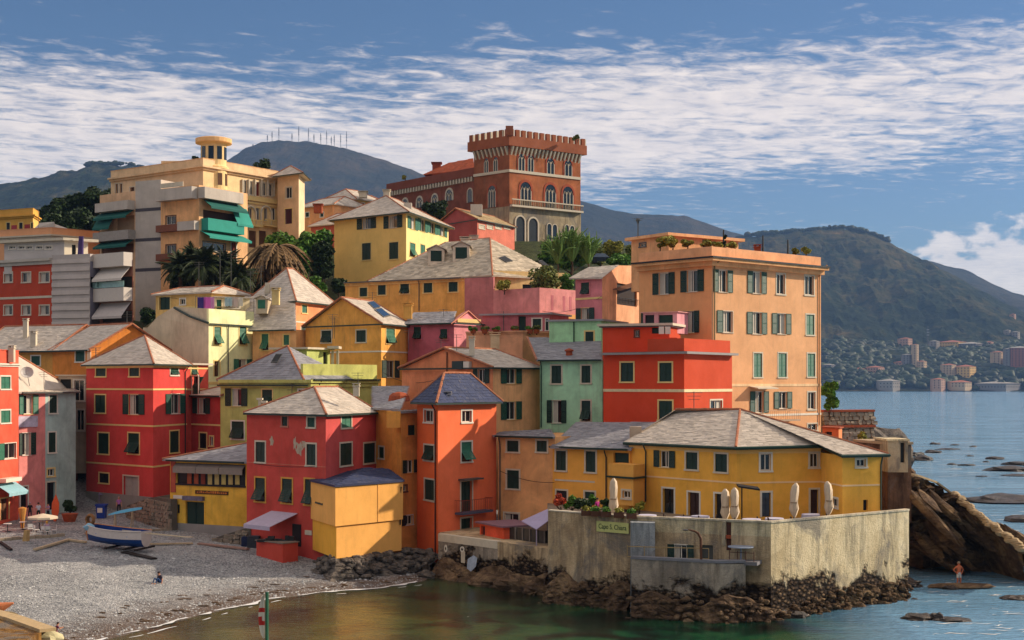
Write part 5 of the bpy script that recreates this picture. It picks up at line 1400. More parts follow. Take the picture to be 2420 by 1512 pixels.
# ---------------------------------------------------------------- castle
BR1, BR2 = plaster('#8d3f24', 0.45, key='castle brick shade side'), plaster('#a04a28', 0.4, key='castle brick')  # first brick is a darker copy with shade in its colour, for window surrounds
STONE = stained('castle grey stone', '#8a7c66', '#a5967a', '#b8a98a', '#6b604f')
C = House('castle', 'red brick castle tower with white capped battlements on the hilltop', 'castle', [(1120, 268.5), (1204, 262), (1372, 272.5)], Zp(345, 262), 36.0, ['#7c4427', '#96542e'], stain=0.85)  # left face brick is darker: its shade is put into the colour
MARB = simple('castle marble', '#bfb49f', .7, .1)
def arch(i, x0, x1, y0, y1, lights=2, pointed=True, fr=None, proud=0.1, w0=0.0, pane=None):
    """arched window: surround, dark glass set into it, slender columns"""
    u0, zt = C.uv(i, x0, y0); u1, _ = C.uv(i, x1, y0); _, zb = C.uv(i, (x0 + x1) / 2, y1); _, zt = C.uv(i, (x0 + x1) / 2, y0)
    w = u1 - u0; um = (u0 + u1) / 2; spring = zt - w * (0.62 if pointed else 0.5)
    def outline(s_):
        hw = w / 2 * s_; pts = [(um - hw, zb), (um + hw, zb)]
        for k in range(9):
            t = math.pi * k / 8
            q = math.sin(t) ** (0.8 if pointed else 1.0)
            pts.append((um + hw * math.cos(t), spring + (zt - spring) * (s_ if s_ < 1 else 1) * q))
        return pts
    o, n_ = outline(1.0), outline(0.78)
    mb = MB(); k = len(o)
    for j in range(k):
        a, b = o[j], o[(j + 1) % k]; c, d_ = n_[(j + 1) % k], n_[j]
        mb.face([C.pt(i, a[0], a[1], w0 + proud), C.pt(i, b[0], b[1], w0 + proud), C.pt(i, c[0], c[1], w0 + proud), C.pt(i, d_[0], d_[1], w0 + proud)])
        mb.face([C.pt(i, a[0], a[1], w0), C.pt(i, b[0], b[1], w0), C.pt(i, b[0], b[1], w0 + proud), C.pt(i, a[0], a[1], w0 + proud)])
        mb.face([C.pt(i, d_[0], d_[1], w0 + 0.01), C.pt(i, c[0], c[1], w0 + 0.01), C.pt(i, c[0], c[1], w0 + proud), C.pt(i, d_[0], d_[1], w0 + proud)])
    wd = build('window', mb, fr or BR1, C.root)
    mb = MB(); mb.face([C.pt(i, p[0], p[1], w0 + 0.015) for p in n_]); build('pane', mb, pane or GLASS, wd)
    if lights > 1:
        mb = MB()
        for j in range(lights + 1):
            u = um - w * .36 + w * .72 * j / lights
            mb.tube([C.pt(i, u, zb, w0 + 0.06), C.pt(i, u, spring + (0.0 if j in (0, lights) else (zt - spring) * .25), w0 + 0.06)], 0.1, 5)
        for j in range(lights):
            ua, ub = um - w * .36 + w * .72 * j / lights, um - w * .36 + w * .72 * (j + 1) / lights
            um2 = (ua + ub) / 2; top_ = spring + (zt - spring) * .35
            mb.tube([C.pt(i, ua, spring - .1, w0 + .06), C.pt(i, um2, top_, w0 + .06), C.pt(i, ub, spring - .1, w0 + .06)], 0.08, 5)
        build('columns', mb, MARB, wd)
def arches():
    for r_ in ((1143, 1157, 371, 410), (1165, 1179, 368, 408)): arch(0, *r_, lights=2)
    arch(0, 1151, 1175, 434, 490, 3)
    for r_ in ((1222, 1242, 360, 407), (1244, 1263, 362, 409)): arch(1, *r_, lights=2)
    for r_ in ((1289, 1312, 369, 416), (1331, 1354, 374, 421)): arch(1, *r_, lights=2)
    for r_ in ((1225, 1259, 424, 487), (1284, 1317, 430, 493), (1326, 1358, 435, 499)): arch(1, *r_, lights=3)
    DGL = simple('leaded glass', '#2c3134', .3, .3, 4)
    for r_ in ((1215, 1241, 508, 582), (1245, 1272, 512, 584)): arch(1, *r_, lights=1, pointed=False, fr=MARB, proud=.16, pane=DGL, w0=.12)
    for r_ in ((1290, 1303, 527, 575), (1303, 1316, 529, 577), (1332, 1344, 530, 570), (1344, 1357, 532, 572)): arch(1, *r_, lights=1, pointed=False, fr=MARB, proud=.14, w0=.12)
C.finish(); arches()
zc = C.zat(1, 403); C.band(zc, MARB, 0.5, 0.18)
zs = C.zat(1, 487)
mb = MB(); ledge_mesh(mb, C.F, 36.0, zs, 0.12); build('stone_base', mb, STONE, C.root)
mb = MB(); ledge_mesh(mb, C.F[1:], zs - .1, zs + .25, 0.9, 0.13); build('balcony_slab', mb, MARB, C.root)
mb = MB(); ledge_mesh(mb, C.F[1:], zs + 1.15, zs + 1.35, 0.9, 0.7); build('balcony_rail', mb, MARB, C.root)
mb = MB(); A, d, n_, L = C.axes(1)
for k in range(40): u = L * (k + .5) / 40; p = C.pt(1, u, zs + .25, .8); mb.tube([p, p + Vector((0, 0, .9))], 0.09, 5)
build('balusters', mb, STONE, C.root, kind='stuff')
# battlements: corbels, parapet and merlons
zt0 = Zp(345, 262); zt1 = Zp(322, 262); ztm = Zp(306, 262)
cq = C.quad
mb = MB(); ledge_mesh(mb, cq, zt0, zt1, .8, -0.2, closed=True); build('parapet', mb, plaster('#84472a', .35), C.root)
mb = MB(); mb.face([v3(p, zt0 + .4) for p in cq]); build('tower_roof', mb, CONC, C.root)
for i, ncor, nmer in ((0, 9, 7), (1, 19, 13)):
    A, d, n_, L = C.axes(i)
    for k in range(ncor):
        u = L * (k + .5) / ncor; w_ = L / ncor * .36
        mb = MB(); z0_ = zt0 - 1.6
        pr = [C.pt(i, u - w_ / 2, z0_, 0.0), C.pt(i, u + w_ / 2, z0_, 0.0), C.pt(i, u + w_ / 2, zt0, 0.0), C.pt(i, u - w_ / 2, zt0, 0.0)]
        ou = [C.pt(i, u - w_ / 2, zt0 - .9, .35), C.pt(i, u + w_ / 2, zt0 - .9, .35), C.pt(i, u + w_ / 2, zt0 - .05, .74), C.pt(i, u - w_ / 2, zt0 - .05, .74)]
        mb.prism(pr, ou); build('corbel', mb, MARB, C.root)
    Lp = L + 1.6
    for k in range(nmer):
        u = -.8 + Lp * (k + .5) / nmer; w_ = Lp / nmer * .56
        mb = MB(); C.lb(mb, i, u - w_ / 2, u + w_ / 2, zt1, ztm, 0.3, .803)
        me_ = build('merlon', mb, plaster('#84472a', .35), C.root)
        mb = MB(); C.lb(mb, i, u + w_ / 2, u + w_ / 2 + .22, zt1, ztm - .05, 0.34, .78); build('pale_edge', mb, MARB, me_)
mb = MB(); p = v3(C.F[1], zt1); mb.box(p.x - .7, p.x + .7, p.y - 1.2, p.y + .3, zt1, ztm + .5); build('corner_merlon', mb, plaster('#84472a', .35), C.root)
# castle wing
Wg = House('castle_wing', 'lower dark brick castle wing with corbelled parapet and orange roof', 'castle wing', [(922, 292), (1122, 270)], Zp(418, 275), 36.0, '#6f3826', depth=14, stain=0.8)
Cs = C; C = Wg
C.finish()
for r_ in ((949, 966, 466, 492), (983, 1000, 462, 490), (1019, 1036, 456, 484), (1052, 1072, 443, 474)): arch(0, *r_, lights=2, fr=MARB, proud=.08)
arch(0, 1104, 1118, 443, 478, lights=1, fr=MARB)
mb = MB(); ledge_mesh(mb, C.quad, C.ez - .6, C.ez + 1.0, 0.55, -.2, closed=True); build('parapet', mb, plaster('#6c3524', .3), C.root)
A, d, n_, L = C.axes(0)
mb = MB()
for k in range(30):
    u = L * (k + .5) / 30; C.lb(mb, 0, u - .18, u + .18, C.ez - 1.5, C.ez - .6, 0.0, .5)
build('corbel_row', mb, MARB, C.root, kind='stuff')
pl = [P(1000, 412, 288), P(1122, 400, 272), P(1118, 374, 282), P(1060, 385, 292)]
r = C.finish_roof_planes([pl], simple('orange roof tiles', '#b0532a', .85, .25, 1.5, island=.25), .5, .4, soffit=False); C.roof = r
mb = MB(); mb.face([pl[3], pl[2], pl[2] + Vector((0, 12, -5)), pl[3] + Vector((0, 12, -5))]); mb.face([pl[0], pl[3], pl[3] + Vector((0, 12, -6))]); build('back_roof', mb, TERRA, C.root)
C.chimney(1032, 384, 412, 290, 1.7, plaster('#9a4428'), cap=True)
C = Cs
# ---------------------------------------------------------------- upper left: cream villa, concrete block, red flats
CRM = ['#d9b988', '#e0bd7c', '#d7ad72']
h = House('villa_block', 'ornate cream liberty style villa block with loggia and stair tower', 'villa', [(262, 236), (480, 222), (657, 236)], Zp(402, 226), 24.0, ['#cfb088', '#d8bb8a'], stain=0.45)
for r_ in ((272, 432, 280, 478), (282, 432, 290, 478), (306, 440, 319, 476)): h.win(0, 'd', *r_, sh=WOOD, fr=OFFWHITE)
RB = simple('red brown blind', '#7a2c1e', .7)
for k, x in enumerate((574, 589, 604, 619, 634)): h.win(1, 'g' if k != 2 else 'd', x, 424 + k * 2, x + 11, 461 + k * 1, fr=OFFWHITE, sh=RB)
for x in (585, 603, 622, 640): h.win(1, 'g', x, 489, x + 12, 524, fr=CREAM)
for x in (588, 612): h.win(1, 'k', x, 545, x + 18, 585, sh=WOOD)
h.finish(); h.flat(1.3, coping=plaster('#d9a870')); h.cornice(h.ez + 0.1, .6, .7); h.band(h.uv(1, 600, 470)[1], CREAM, .7, .4, faces=(1, 1)); h.band(h.uv(1, 600, 480)[1], CREAM, .25, .2, faces=(1, 1)); h.band(h.uv(1, 600, 532)[1], CREAM, .3, .3, faces=(1, 1))
VB = h
for k in range(6):   # slender columns of the loggia and the arched openings under it
    u = h.uv(1, 571 + k * 15, 440)[0]; mb = MB(); mb.tube([h.pt(1, u, h.uv(1, 571 + k * 15, 464)[1], .18), h.pt(1, u, h.uv(1, 571 + k * 15, 424)[1], .18)], .16, 8); build('loggia_column', mb, OFFWHITE, h.root)
for x in (591, 628):
    u, zt_ = h.uv(1, x, 486); w_ = 1.25; mb = MB(); pts_ = [h.pt(1, u + math.cos(math.pi * k / 10) * w_, zt_ - 1.3 + math.sin(math.pi * k / 10) * 1.2, .14) for k in range(11)]
    mb.tube(pts_, .16, 6); mb.tube([pts_[0], pts_[0] - Vector((0, 0, 1.9))], .14, 6); mb.tube([pts_[-1], pts_[-1] - Vector((0, 0, 1.9))], .14, 6); build('arch_moulding', mb, OFFWHITE, h.root)
for x0, x1 in ((580, 612), (618, 650)):
    u0, z0 = h.uv(1, x0, 534); u1 = h.uv(1, x1, 534)[0]; mb = MB(); h.lb(mb, 1, u0, u1, z0, z0 + .2, 0, .9)
    for k in range(9): u = u0 + (u1 - u0) * (k + .5) / 9; mb.tube([h.pt(1, u, z0 + .2, .8), h.pt(1, u, z0 + 1.0, .8)], .06, 5)
    h.lb(mb, 1, u0, u1, z0 + 1.0, z0 + 1.15, .7, .9); build('balcony', mb, CREAM, h.root)
mb = MB(); A_ = h.F[0]
a, b = P(388, 396, 232), P(452, 380, 230); mb.box(a.x, b.x, 230, 236, a.z - 2, b.z); build('roof_box', mb, h.cmats[0], h.root)
# round belvedere
c = P(505, 450, 226); mb = MB()
z = lambda py: Zp(py, 226) - c.z
mb.lathe(c, [(2.15, -2), (2.15, z(402)), (2.35, z(401)), (2.35, z(396)), (2.0, z(392)), (2.0, z(344)), (2.2, z(342)), (2.85, z(340))], 24); tur = build('belvedere', mb, plaster('#dfbd84', .25), h.root)
mb = MB(); mb.lathe(c, [(2.75, z(340)), (2.85, z(338)), (2.85, z(329)), (2.4, z(327)), (.1, z(326))], 24); build('belvedere_cap', mb, plaster('#d8ab72', .25), tur)
for k in range(5):
    t = rad(-168 + k * 39); p0 = Vector((math.cos(t), math.sin(t), 0)); q = Vector((-p0.y, p0.x, 0))
    mb = MB(); o = Vector((c.x, c.y, c.z)) + p0 * 1.97 - q * .42
    mb.obox(o + Vector((0, 0, z(379))), q * .84, p0 * .05, Vector((0, 0, z(349) - z(379)))); build('belvedere_window', mb, GLASS, tur)
    mb = MB(); o = Vector((c.x, c.y, c.z)) + p0 * 2.12 - q * .38
    mb.obox(o + Vector((0, 0, z(440))), q * .76, p0 * .05, Vector((0, 0, z(412) - z(440)))); build('belvedere_door', mb, WOOD, tur)
# stair tower at its right end with slate cap
h = House('stair_tower', 'square cream tower with overhanging slate cap beside the ornate villa', 'tower', [(656, 234), (706, 231), (720, 237)], Zp(414, 232), 24.0, ['#cba982', '#d8c09a'], stain=.4)
h.win(0, 'g', 674, 440, 691, 470, fr=OFFWHITE).win(0, 'd', 672, 491, 692, 529, sh=simple('plum door', '#4a2028', .6), fr=CREAM)
h.hip('rr', py=392, at=0, h0=None, h1=None, over=1.0, row=.5, wid=.6); h.finish()
# concrete block of flats in front of it
TEALA = simple('teal canvas', '#2f8f80', .85, .12, .8)
TEALD = simple('dark teal canvas', '#1d5a52', .85, .12, .8)
CW = plaster('#aaa297', .3)
h = House('apartment_block', 'grey concrete block of flats with teal awnings and stepped balconies', 'flats', [(236, 206), (320, 201), (380, 199), (470, 195), (585, 204)], Zp(446, 199), 18.0, [plaster('#c9a27c'), CW, plaster('#d8a26c'), plaster('#d8a878')], stain=.3)
h.win(2, 'g', 391, 508, 417, 532, fr=WOOD).win(2, 'g', 391, 576, 417, 602, fr=WOOD).win(3, 'g', 478, 571, 534, 596, fr=GREYMETAL).win(3, 'd', 545, 570, 560, 620, sh=RB)
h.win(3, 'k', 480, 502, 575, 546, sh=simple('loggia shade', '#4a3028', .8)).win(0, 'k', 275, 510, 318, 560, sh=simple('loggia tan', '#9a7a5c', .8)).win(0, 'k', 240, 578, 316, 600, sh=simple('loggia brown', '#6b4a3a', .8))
h.finish()
def balc(i, x0, x1, y0, y1, out=1.3, mat=None, nm='balcony_parapet'):
    u0, _ = h.uv(i, x0, y0); u1, _ = h.uv(i, x1, y0); xm = (x0 + x1) / 2; zt, zb = h.uv(i, xm, y0)[1], h.uv(i, xm, y1)[1]
    mb = MB(); h.lb(mb, i, u0, u1, zb, zb + .2, .0, out); h.lb(mb, i, u0, u1, zb + .2, zt, out - .15, out)
    h.lb(mb, i, u0, u0 + .15, zb + .2, zt, 0.0, out - .15); h.lb(mb, i, u1 - .15, u1, zb + .2, zt, 0.0, out - .15)
    build(nm, mb, mat or CW, h.root)
def awn(i, x0, x1, y0, y1, out=1.6, mat=None, skew=0):
    u0, zt = h.uv(i, x0, y0); u1, _ = h.uv(i, x1, y0); zb = h.uv(i, (x0 + x1) / 2, y1)[1]; zt = h.uv(i, (x0 + x1) / 2, y0)[1]
    q = [h.pt(i, u0, zt, .05), h.pt(i, u1, zt, .05), h.pt(i, u1 + skew, zb, out), h.pt(i, u0 + skew, zb, out)]
    mb = MB(); mb.prism(q, [p + Vector((0, 0, .06)) for p in q]); mb.face([q[3] + Vector((0, 0, -.25)), q[2] + Vector((0, 0, -.25)), q[2], q[3]])
    build('awning', mb, mat or TEALA, h.root)
balc(2, 382, 468, 446, 474, 1.2); balc(3, 468, 560, 450, 476, 1.2); balc(0, 242, 319, 479, 500); balc(0, 237, 320, 548, 570, mat=simple('grey balcony', '#9a948c', .9))
balc(2, 378, 430, 532, 548, .8, simple('brown railing', '#7a4a36', .8)); balc(2, 378, 430, 600, 616, .8, simple('brown railing', '#7a4a36', .8)); balc(2, 430, 470, 524, 545, .9)
balc(3, 476, 562, 522, 550, 1.2, TEALA)
awn(3, 478, 566, 478, 496, 1.6, TEALD); awn(3, 545, 582, 492, 533, 1.3); awn(3, 472, 572, 552, 566, 1.8); awn(0, 240, 318, 500, 516, 1.5, TEALD); awn(0, 237, 276, 505, 541, 1.4, TEALD); awn(0, 240, 318, 570, 584, 1.5, TEALD)
for py in (495, 566, 637): h.band(h.uv(1, 350, py)[1], simple('dark joint', '#4d4a50', .9), .45, .03, faces=(1, 1))
mb = MB(); h.lb(mb, 1, 0, h.axes(1)[3], h.ez, Zp(424, 199), 0.0, -4); build('upper_block', mb, CW, h.root)
mb = MB(); h.lb(mb, 2, h.uv(2, 384, 440)[0], h.uv(2, 436, 440)[0], h.ez, h.uv(2, 400, 433)[1], 0.2, 0.3); build('white_screen', mb, OFFWHITE, h.root)
# red flats with grey stair tower and white balconies
h = House('apartment_block', 'brick red flats with grey ribbed stair tower and white awning balconies', 'flats', [(-90, 194), (123, 186), (213, 184), (236, 186), (314, 182)], Zp(620, 186), 12.0, [plaster('#a8391e', .25), plaster('#a39a94', .25), plaster('#6d6a78'), plaster('#8d5a48')], stain=.3)
for x0, x1 in ((8, 31), (50, 74), (92, 118), (-40, -16)):
    h.win(0, 'g', x0, 641, x1, 669, fr=OFFWHITE, cur=True).win(0, 'g', x0, 719, x1, 746, fr=OFFWHITE, cur=True)
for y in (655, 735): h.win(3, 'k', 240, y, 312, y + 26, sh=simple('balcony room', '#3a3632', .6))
h.win(2, 'k', 214, 655, 235, 680, sh=GLASS); h.finish()
h.band(h.uv(0, 60, 703)[1], OFFWHITE, .3, .05, faces=(0, 0)); h.cornice(h.ez + .6, .8, .5, CW, faces=(0, 0))
RIB = plaster('#b3a9a2', .2)
mb = MB(); A, d, n_, L = h.axes(1)
for k in range(9):
    zb = Zp(770 - k * 18.5, 185); h.lb(mb, 1, .02, L - .02, zb, zb + .55, 0.0, .14)
build('ribs', mb, RIB, h.root)
mb = MB(); h.lb(mb, 1, 0, L, h.ez, Zp(601, 185), 0.0, -4); build('stair_head', mb, plaster('#a39a94', .25), h.root)
WB = simple('white balcony paint', '#c9c0b6', .8, .06)
balc(3, 236, 313, 600, 632, 1.4, WB); balc(3, 235, 313, 682, 713, 1.4, WB)
awn(3, 240, 309, 633, 662, 1.9, WB, .5); awn(3, 240, 310, 716, 750, 2.0, simple('grey white canvas', '#b3aaa4', .9, .08), .6)
mb = MB(); u0, _ = h.uv(3, 237, 668); u1, _ = h.uv(3, 312, 668); h.lb(mb, 3, u0, u1, h.uv(3, 270, 681)[1], h.uv(3, 270, 667)[1], 1.25, 1.3); build('glass_rail', mb, simple('pale aqua glass', '#8fb3b0', .2), h.root)
mb = MB(); h.lb(mb, 2, 0, h.axes(2)[3], h.uv(2, 224, 680)[1], h.uv(2, 224, 663)[1], .9, .95); build('glass_rail', mb, simple('pale aqua glass', '#8fb3b0', .2), h.root)
h = House('penthouse', 'long white glazed penthouse above the brick red flats', 'penthouse', [(10, 190), (152, 186), (208, 188)], Zp(572, 188), 30.0, [plaster('#b3aca6', .2), plaster('#d9cdb4', .2)])
for x in (20, 42, 60, 84, 106): h.win(0, 'g', x, 579, x + 18, 590, fr=WHITE)
h.win(1, 'k', 170, 578, 180, 604, sh=BLACKMETAL); h.finish(); h.slab(h.ez, .35, .7, OFFWHITE)
mb = MB(); a = P(186, 605, 186); 
for k in range(3): mb.tube([a + Vector((k * .2, 0, -1)), a + Vector((k * .2 + .1, .1, 2.6))], [.25, .12], 6)
tag(build('folded_parasol', mb, simple('purple cloth', '#4b3a6b', .9), origin=a), 'folded purple parasol on the penthouse terrace', 'parasol')
h = House('apartment_block', 'salmon flat roofed flats behind the white penthouse', 'flats', [(-60, 214), (122, 208), (238, 214)], Zp(557, 210), 20.0, ['#cf9468', '#d9a070'], stain=.2)
h.finish(); h.flat(1.0); h.cornice(h.ez, .5, .5, OFFWHITE)
mb = MB(); a = P(125, 540, 212); mb.prism([P(78, 542, 212), P(128, 540, 210), P(175, 545, 212)], [p + Vector((0, 0, 1.0)) for p in (P(95, 542, 212), P(128, 540, 210), P(130, 545, 212))]); build('grey_gable', mb, CW, h.root)
h.antenna(91, 485, 545, 211, 1)
h = House('apartment_block', 'yellow and crimson arcaded house at the far left under the pines', 'house', [(-60, 268), (78, 262), (92, 268)], Zp(510, 264), 30.0, ['#c9963e', '#d9ad5c'], stain=.25)
for x in (14, 44, 74 - 2): h.win(0, 'c', x, 524, x + 11, 556, sh=BLACKMETAL, fr=CREAM)
h.finish(); h.flat(1.2); h.cornice(h.ez, .5, .5)
mb = MB()
for x in (27, 58): u0 = h.uv(0, x, 540)[0]; u1 = h.uv(0, x + 13, 540)[0]; mb = MB(); h.lb(mb, 0, u0, u1, Zp(565, 264), Zp(532, 264), 0, .03); build('crimson_panel', mb, plaster('#9a2f36'), h.root)
# ---------------------------------------------------------------- ground, beach and sea
shore = [GP(-700, 1600), GP(60, 1560), GP(300, 1500), GP(470, 1455), GP(640, 1417), GP(760, 1401), GP(900, 1390), GP(1000, 1374)]
shore = [Vector((p.x, p.y)) for p in shore] + [v2(1036, 116), v2(1180, 111), v2(1300, 106), v2(1490, 99), v2(1800, 96), v2(2120, 104), v2(2150, 112), Vector((34, 126)), Vector((38, 150)), Vector((46, 180)), Vector((62, 300)), Vector((80, 700)), Vector((-400, 700)), Vector((-400, 60))]
SX = np.array([p.x for p in shore]); SY = np.array([p.y for p in shore])
def sdist(x, y):
    """signed distance to the shore line, positive on land (numpy arrays)"""
    d = np.full(x.shape, 1e9); ins = np.zeros(x.shape, bool)
    n = len(SX)
    for i in range(n):
        j = (i + 1) % n
        ax, ay, bx, by = SX[i], SY[i], SX[j], SY[j]
        dx, dy = bx - ax, by - ay
        t = np.clip(((x - ax) * dx + (y - ay) * dy) / (dx * dx + dy * dy), 0, 1)
        d = np.minimum(d, np.hypot(x - ax - t * dx, y - ay - t * dy))
        c = ((ay > y) != (by > y)) & (x < (bx - ax) * (y - ay) / (by - ay + 1e-12) + ax)
        ins ^= c
    return np.where(ins, d, -d)
HYs = [0, 143, 150, 160, 175, 190, 205, 220, 240, 262, 300, 420, 800]
HZs = [0, 0, 2.0, 7.0, 13.0, 17.5, 22.5, 28.0, 33.0, 38.5, 36, 30, 20]
def gz(x, y):
    s = sdist(x, y)
    beach = np.where(s < 0, 0.14 * s, np.where(s < 13, 0.105 * s, 1.365 + 0.045 * (s - 13)))
    beach = np.minimum(beach, 3.1)
    hill = np.interp(y, HYs, HZs)
    right = np.clip((s - 2) / 22, 0, 1)
    return np.maximum(beach, -4) + hill * np.where(x > -20, right, 1.0)
def gz1(x, y): return float(gz(np.array([x]), np.array([y]))[0])
def sheet(name, xs, ys, zf, mat, kind='structure', label=None, smooth=True):
    gx, gy = np.meshgrid(np.array(xs), np.array(ys))
    z = zf(gx, gy)
    nx, ny = len(xs), len(ys)
    v = np.stack([gx.ravel(), gy.ravel(), z.ravel()], 1)
    i = np.arange(nx * ny).reshape(ny, nx)
    f = np.stack([i[:-1, :-1].ravel(), i[:-1, 1:].ravel(), i[1:, 1:].ravel(), i[1:, :-1].ravel()], 1)
    me = bpy.data.meshes.new(name); me.from_pydata(v.tolist(), [], f.tolist())
    me.materials.append(mat)
    if smooth: me.polygons.foreach_set('use_smooth', [True] * len(f))
    o = bpy.data.objects.new(name, me); COL.objects.link(o); o['kind'] = kind
    ORG[o.name] = Vector((0, 0, 0))
    return o
def groundmat():
    m, n, b = newmat('pebble beach and village ground')
    ge = geo(n); pos = ge.outputs['Position']
    vo = n.n('ShaderNodeTexVoronoi', feature='F1', i_Scale=7.0); n.l(pos, vo.inputs['Vector'])
    vo2 = n.n('ShaderNodeTexVoronoi', feature='F1', i_Scale=19.0); n.l(pos, vo2.inputs['Vector'])
    c = n.n('ShaderNodeSeparateColor'); n.l(vo.outputs['Color'], c.inputs[0])
    c2 = n.n('ShaderNodeSeparateColor'); n.l(vo2.outputs['Color'], c2.inputs[0])
    k = n.math('ADD', n.math('MULTIPLY', c.outputs[0], 0.5), n.math('MULTIPLY', c2.outputs[0], 0.5))
    big = n.noise(pos, 0.28, 5, 0.6, 0.5)
    k = n.math('ADD', k, n.math('MULTIPLY', n.math('SUBTRACT', big, 0.5), 0.9))
    col = n.ramp(k, [(0.1, lin('#5f6366')), (0.45, lin('#98999a')), (0.75, lin('#bcbcba')), (1.0, lin('#dad8d3'))])
    # wet and brown near the water line
    sp = n.n('ShaderNodeSeparateXYZ'); n.l(pos, sp.inputs[0])
    wet = n.n('ShaderNodeMapRange'); wet.inputs[1].default_value = 0.62; wet.inputs[2].default_value = 0.12
    n.l(n.math('ADD', sp.outputs[2], n.math('MULTIPLY', n.math('SUBTRACT', n.noise(pos, 0.7, 5), .5), .6)), wet.inputs[0])
    col = n.mix(n.math('MULTIPLY', wet.outputs[0], 0.75, clamp=True), col, lin('#5e432b'))
    # scrub on the slopes behind the houses
    up = n.n('ShaderNodeMapRange'); up.inputs[1].default_value = 4.5; up.inputs[2].default_value = 7; n.l(sp.outputs[2], up.inputs[0])
    gcol = n.ramp(n.noise(pos, 0.9, 6, .7), [(.35, lin('#26301b')), (.6, lin('#45502a')), (.75, lin('#6b5d42'))])
    col = n.mix(up.outputs[0], col, gcol)
    n.l(col, b.inputs['Base Color']); b.inputs['Roughness'].default_value = .85; b.inputs['Specular IOR Level'].default_value = .2
    bn = n.n('ShaderNodeBump', i_Strength=0.9, i_Distance=0.12)
    n.l(n.math('ADD', n.math('MULTIPLY', vo.outputs['Distance'], -1.6), n.math('MULTIPLY', vo2.outputs['Distance'], -.8)), bn.inputs['Height']); n.l(bn.outputs[0], b.inputs['Normal'])
    return m
GROUND = groundmat()
xs = np.concatenate([np.linspace(-260, -62, 24), np.linspace(-60, 60, 150), np.linspace(62, 130, 16)])
ys = np.concatenate([np.linspace(56, 135, 130), np.linspace(136, 300, 82), np.linspace(306, 700, 20)])
def gzr(x, y):
    z = gz(x, y)
    return z + 0.05 * np.sin(x * 1.7 + np.sin(y * .9) * 2) * np.sin(y * 1.3 + x * .4) * (z > 0.15) * (y < 140)
sheet('ground', xs, ys, gzr, GROUND)
# sea
def seamat():
    m, n, b = newmat('sea water')
    ge = geo(n); pos = ge.outputs['Position']
    sp = n.n('ShaderNodeSeparateXYZ'); n.l(pos, sp.inputs[0])
    bed = n.noise(pos, 0.14, 5, 0.6, 1.2)
    bedc = n.ramp(bed, [(0.36, lin('#030d0b')), (0.46, lin('#0a2c20')), (0.55, lin('#164a2e')), (0.68, lin('#3a4826'))])
    near = n.n('ShaderNodeMapRange'); near.inputs[1].default_value = 126; near.inputs[2].default_value = 113; n.l(sp.outputs[1], near.inputs[0])
    left = n.n('ShaderNodeMapRange'); left.inputs[1].default_value = 25; left.inputs[2].default_value = 17; n.l(sp.outputs[0], left.inputs[0])
    fac = n.math('MULTIPLY', near.outputs[0], left.outputs[0], clamp=True)
    shal = n.n('ShaderNodeMapRange'); shal.inputs[1].default_value = 6; shal.inputs[2].default_value = -14; n.l(n.math('ADD', sp.outputs[0], n.math('MULTIPLY', n.math('SUBTRACT', bed, .5), 26)), shal.inputs[0])
    bedc = n.mix(n.math('MULTIPLY', shal.outputs[0], .75, clamp=True), bedc, n.ramp(bed, [(.3, lin('#25281a')), (.5, lin('#4a4426')), (.7, lin('#6f5f36'))]))
    deep = n.ramp(n.noise(pos, .05, 4), [(.3, lin('#5f8eae')), (.7, lin('#84b2d2'))])
    col = n.mix(fac, deep, bedc)
    n.l(col, b.inputs['Base Color'])
    b.inputs['Roughness'].default_value = 0.09
    b.inputs['IOR'].default_value = 1.33
    b.inputs['Specular IOR Level'].default_value = 0.5
    # waves: fine ripples in the cove, longer swell outside
    w1 = n.noise(n.vscale(pos, (0.8, 1.6, 1)), 1.7, 5, .6, .4)
    w2 = n.noise(n.vscale(pos, (0.25, 1.0, 1)), 0.35, 5, .6, .6)
    w3 = n.noise(n.vscale(pos, (0.3, 1.0, 1)), 0.05, 4, .6, .4)
    open_ = n.math('SUBTRACT', 1.0, fac)
    hgt = n.math('ADD', n.math('MULTIPLY', w1, n.math('MULTIPLY_ADD', open_, .26, .05)), n.math('ADD', n.math('MULTIPLY', w2, n.math('MULTIPLY_ADD', open_, .8, .06)), n.math('MULTIPLY', n.math('MULTIPLY', w3, open_), 2.6)))
    bn = n.n('ShaderNodeBump', i_Strength=0.8, i_Distance=1.0); n.l(hgt, bn.inputs['Height']); n.l(bn.outputs[0], b.inputs['Normal'])
    return m
SEA = seamat()
mb = MB(); mb.face([(-4300, -150, 0), (4300, -150, 0), (4300, 4600, 0), (-4300, 4600, 0)])
build('sea', mb, SEA, kind='structure')
mb = MB(); mb.face([(-4300, -150, -5), (4300, -150, -5), (4300, 4600, -5), (-4300, 4600, -5)])
build('sea_bed', mb, simple('sea bed', '#4a4432', .9), kind='structure')
# foam line on the shingle
FOAM = simple('white foam', '#d8d8d6', .8, .08, 4)
mb = MB(); rr = random.Random(3)
path = [Vector((p.x, p.y)) for p in shore[1:8]]
pts = []
for a, b in zip(path, path[1:]):
    k = int((b - a).length / 0.35)
    for j in range(k): pts.append(a.lerp(b, j / k))
def foam(off, wid, z, lo, hi, gap):
    prev = None
    for j, p in enumerate(pts):
        t = (pts[min(j + 1, len(pts) - 1)] - pts[max(j - 1, 0)]).normalized(); n_ = Vector((t.y, -t.x))
        q = noise.noise(Vector((p.x * .35, p.y * .35, off))); q2 = noise.noise(Vector((p.x * .9, p.y * .9, off + 5)))
        o = off + q * 0.5; w_ = wid * max(0, .6 + q2 * 1.4)
        cur = (v3(p + n_ * o, z), v3(p + n_ * (o + w_), z))
        if prev and w_ > gap: mb.face([prev[0], cur[0], cur[1], prev[1]])
        prev = cur
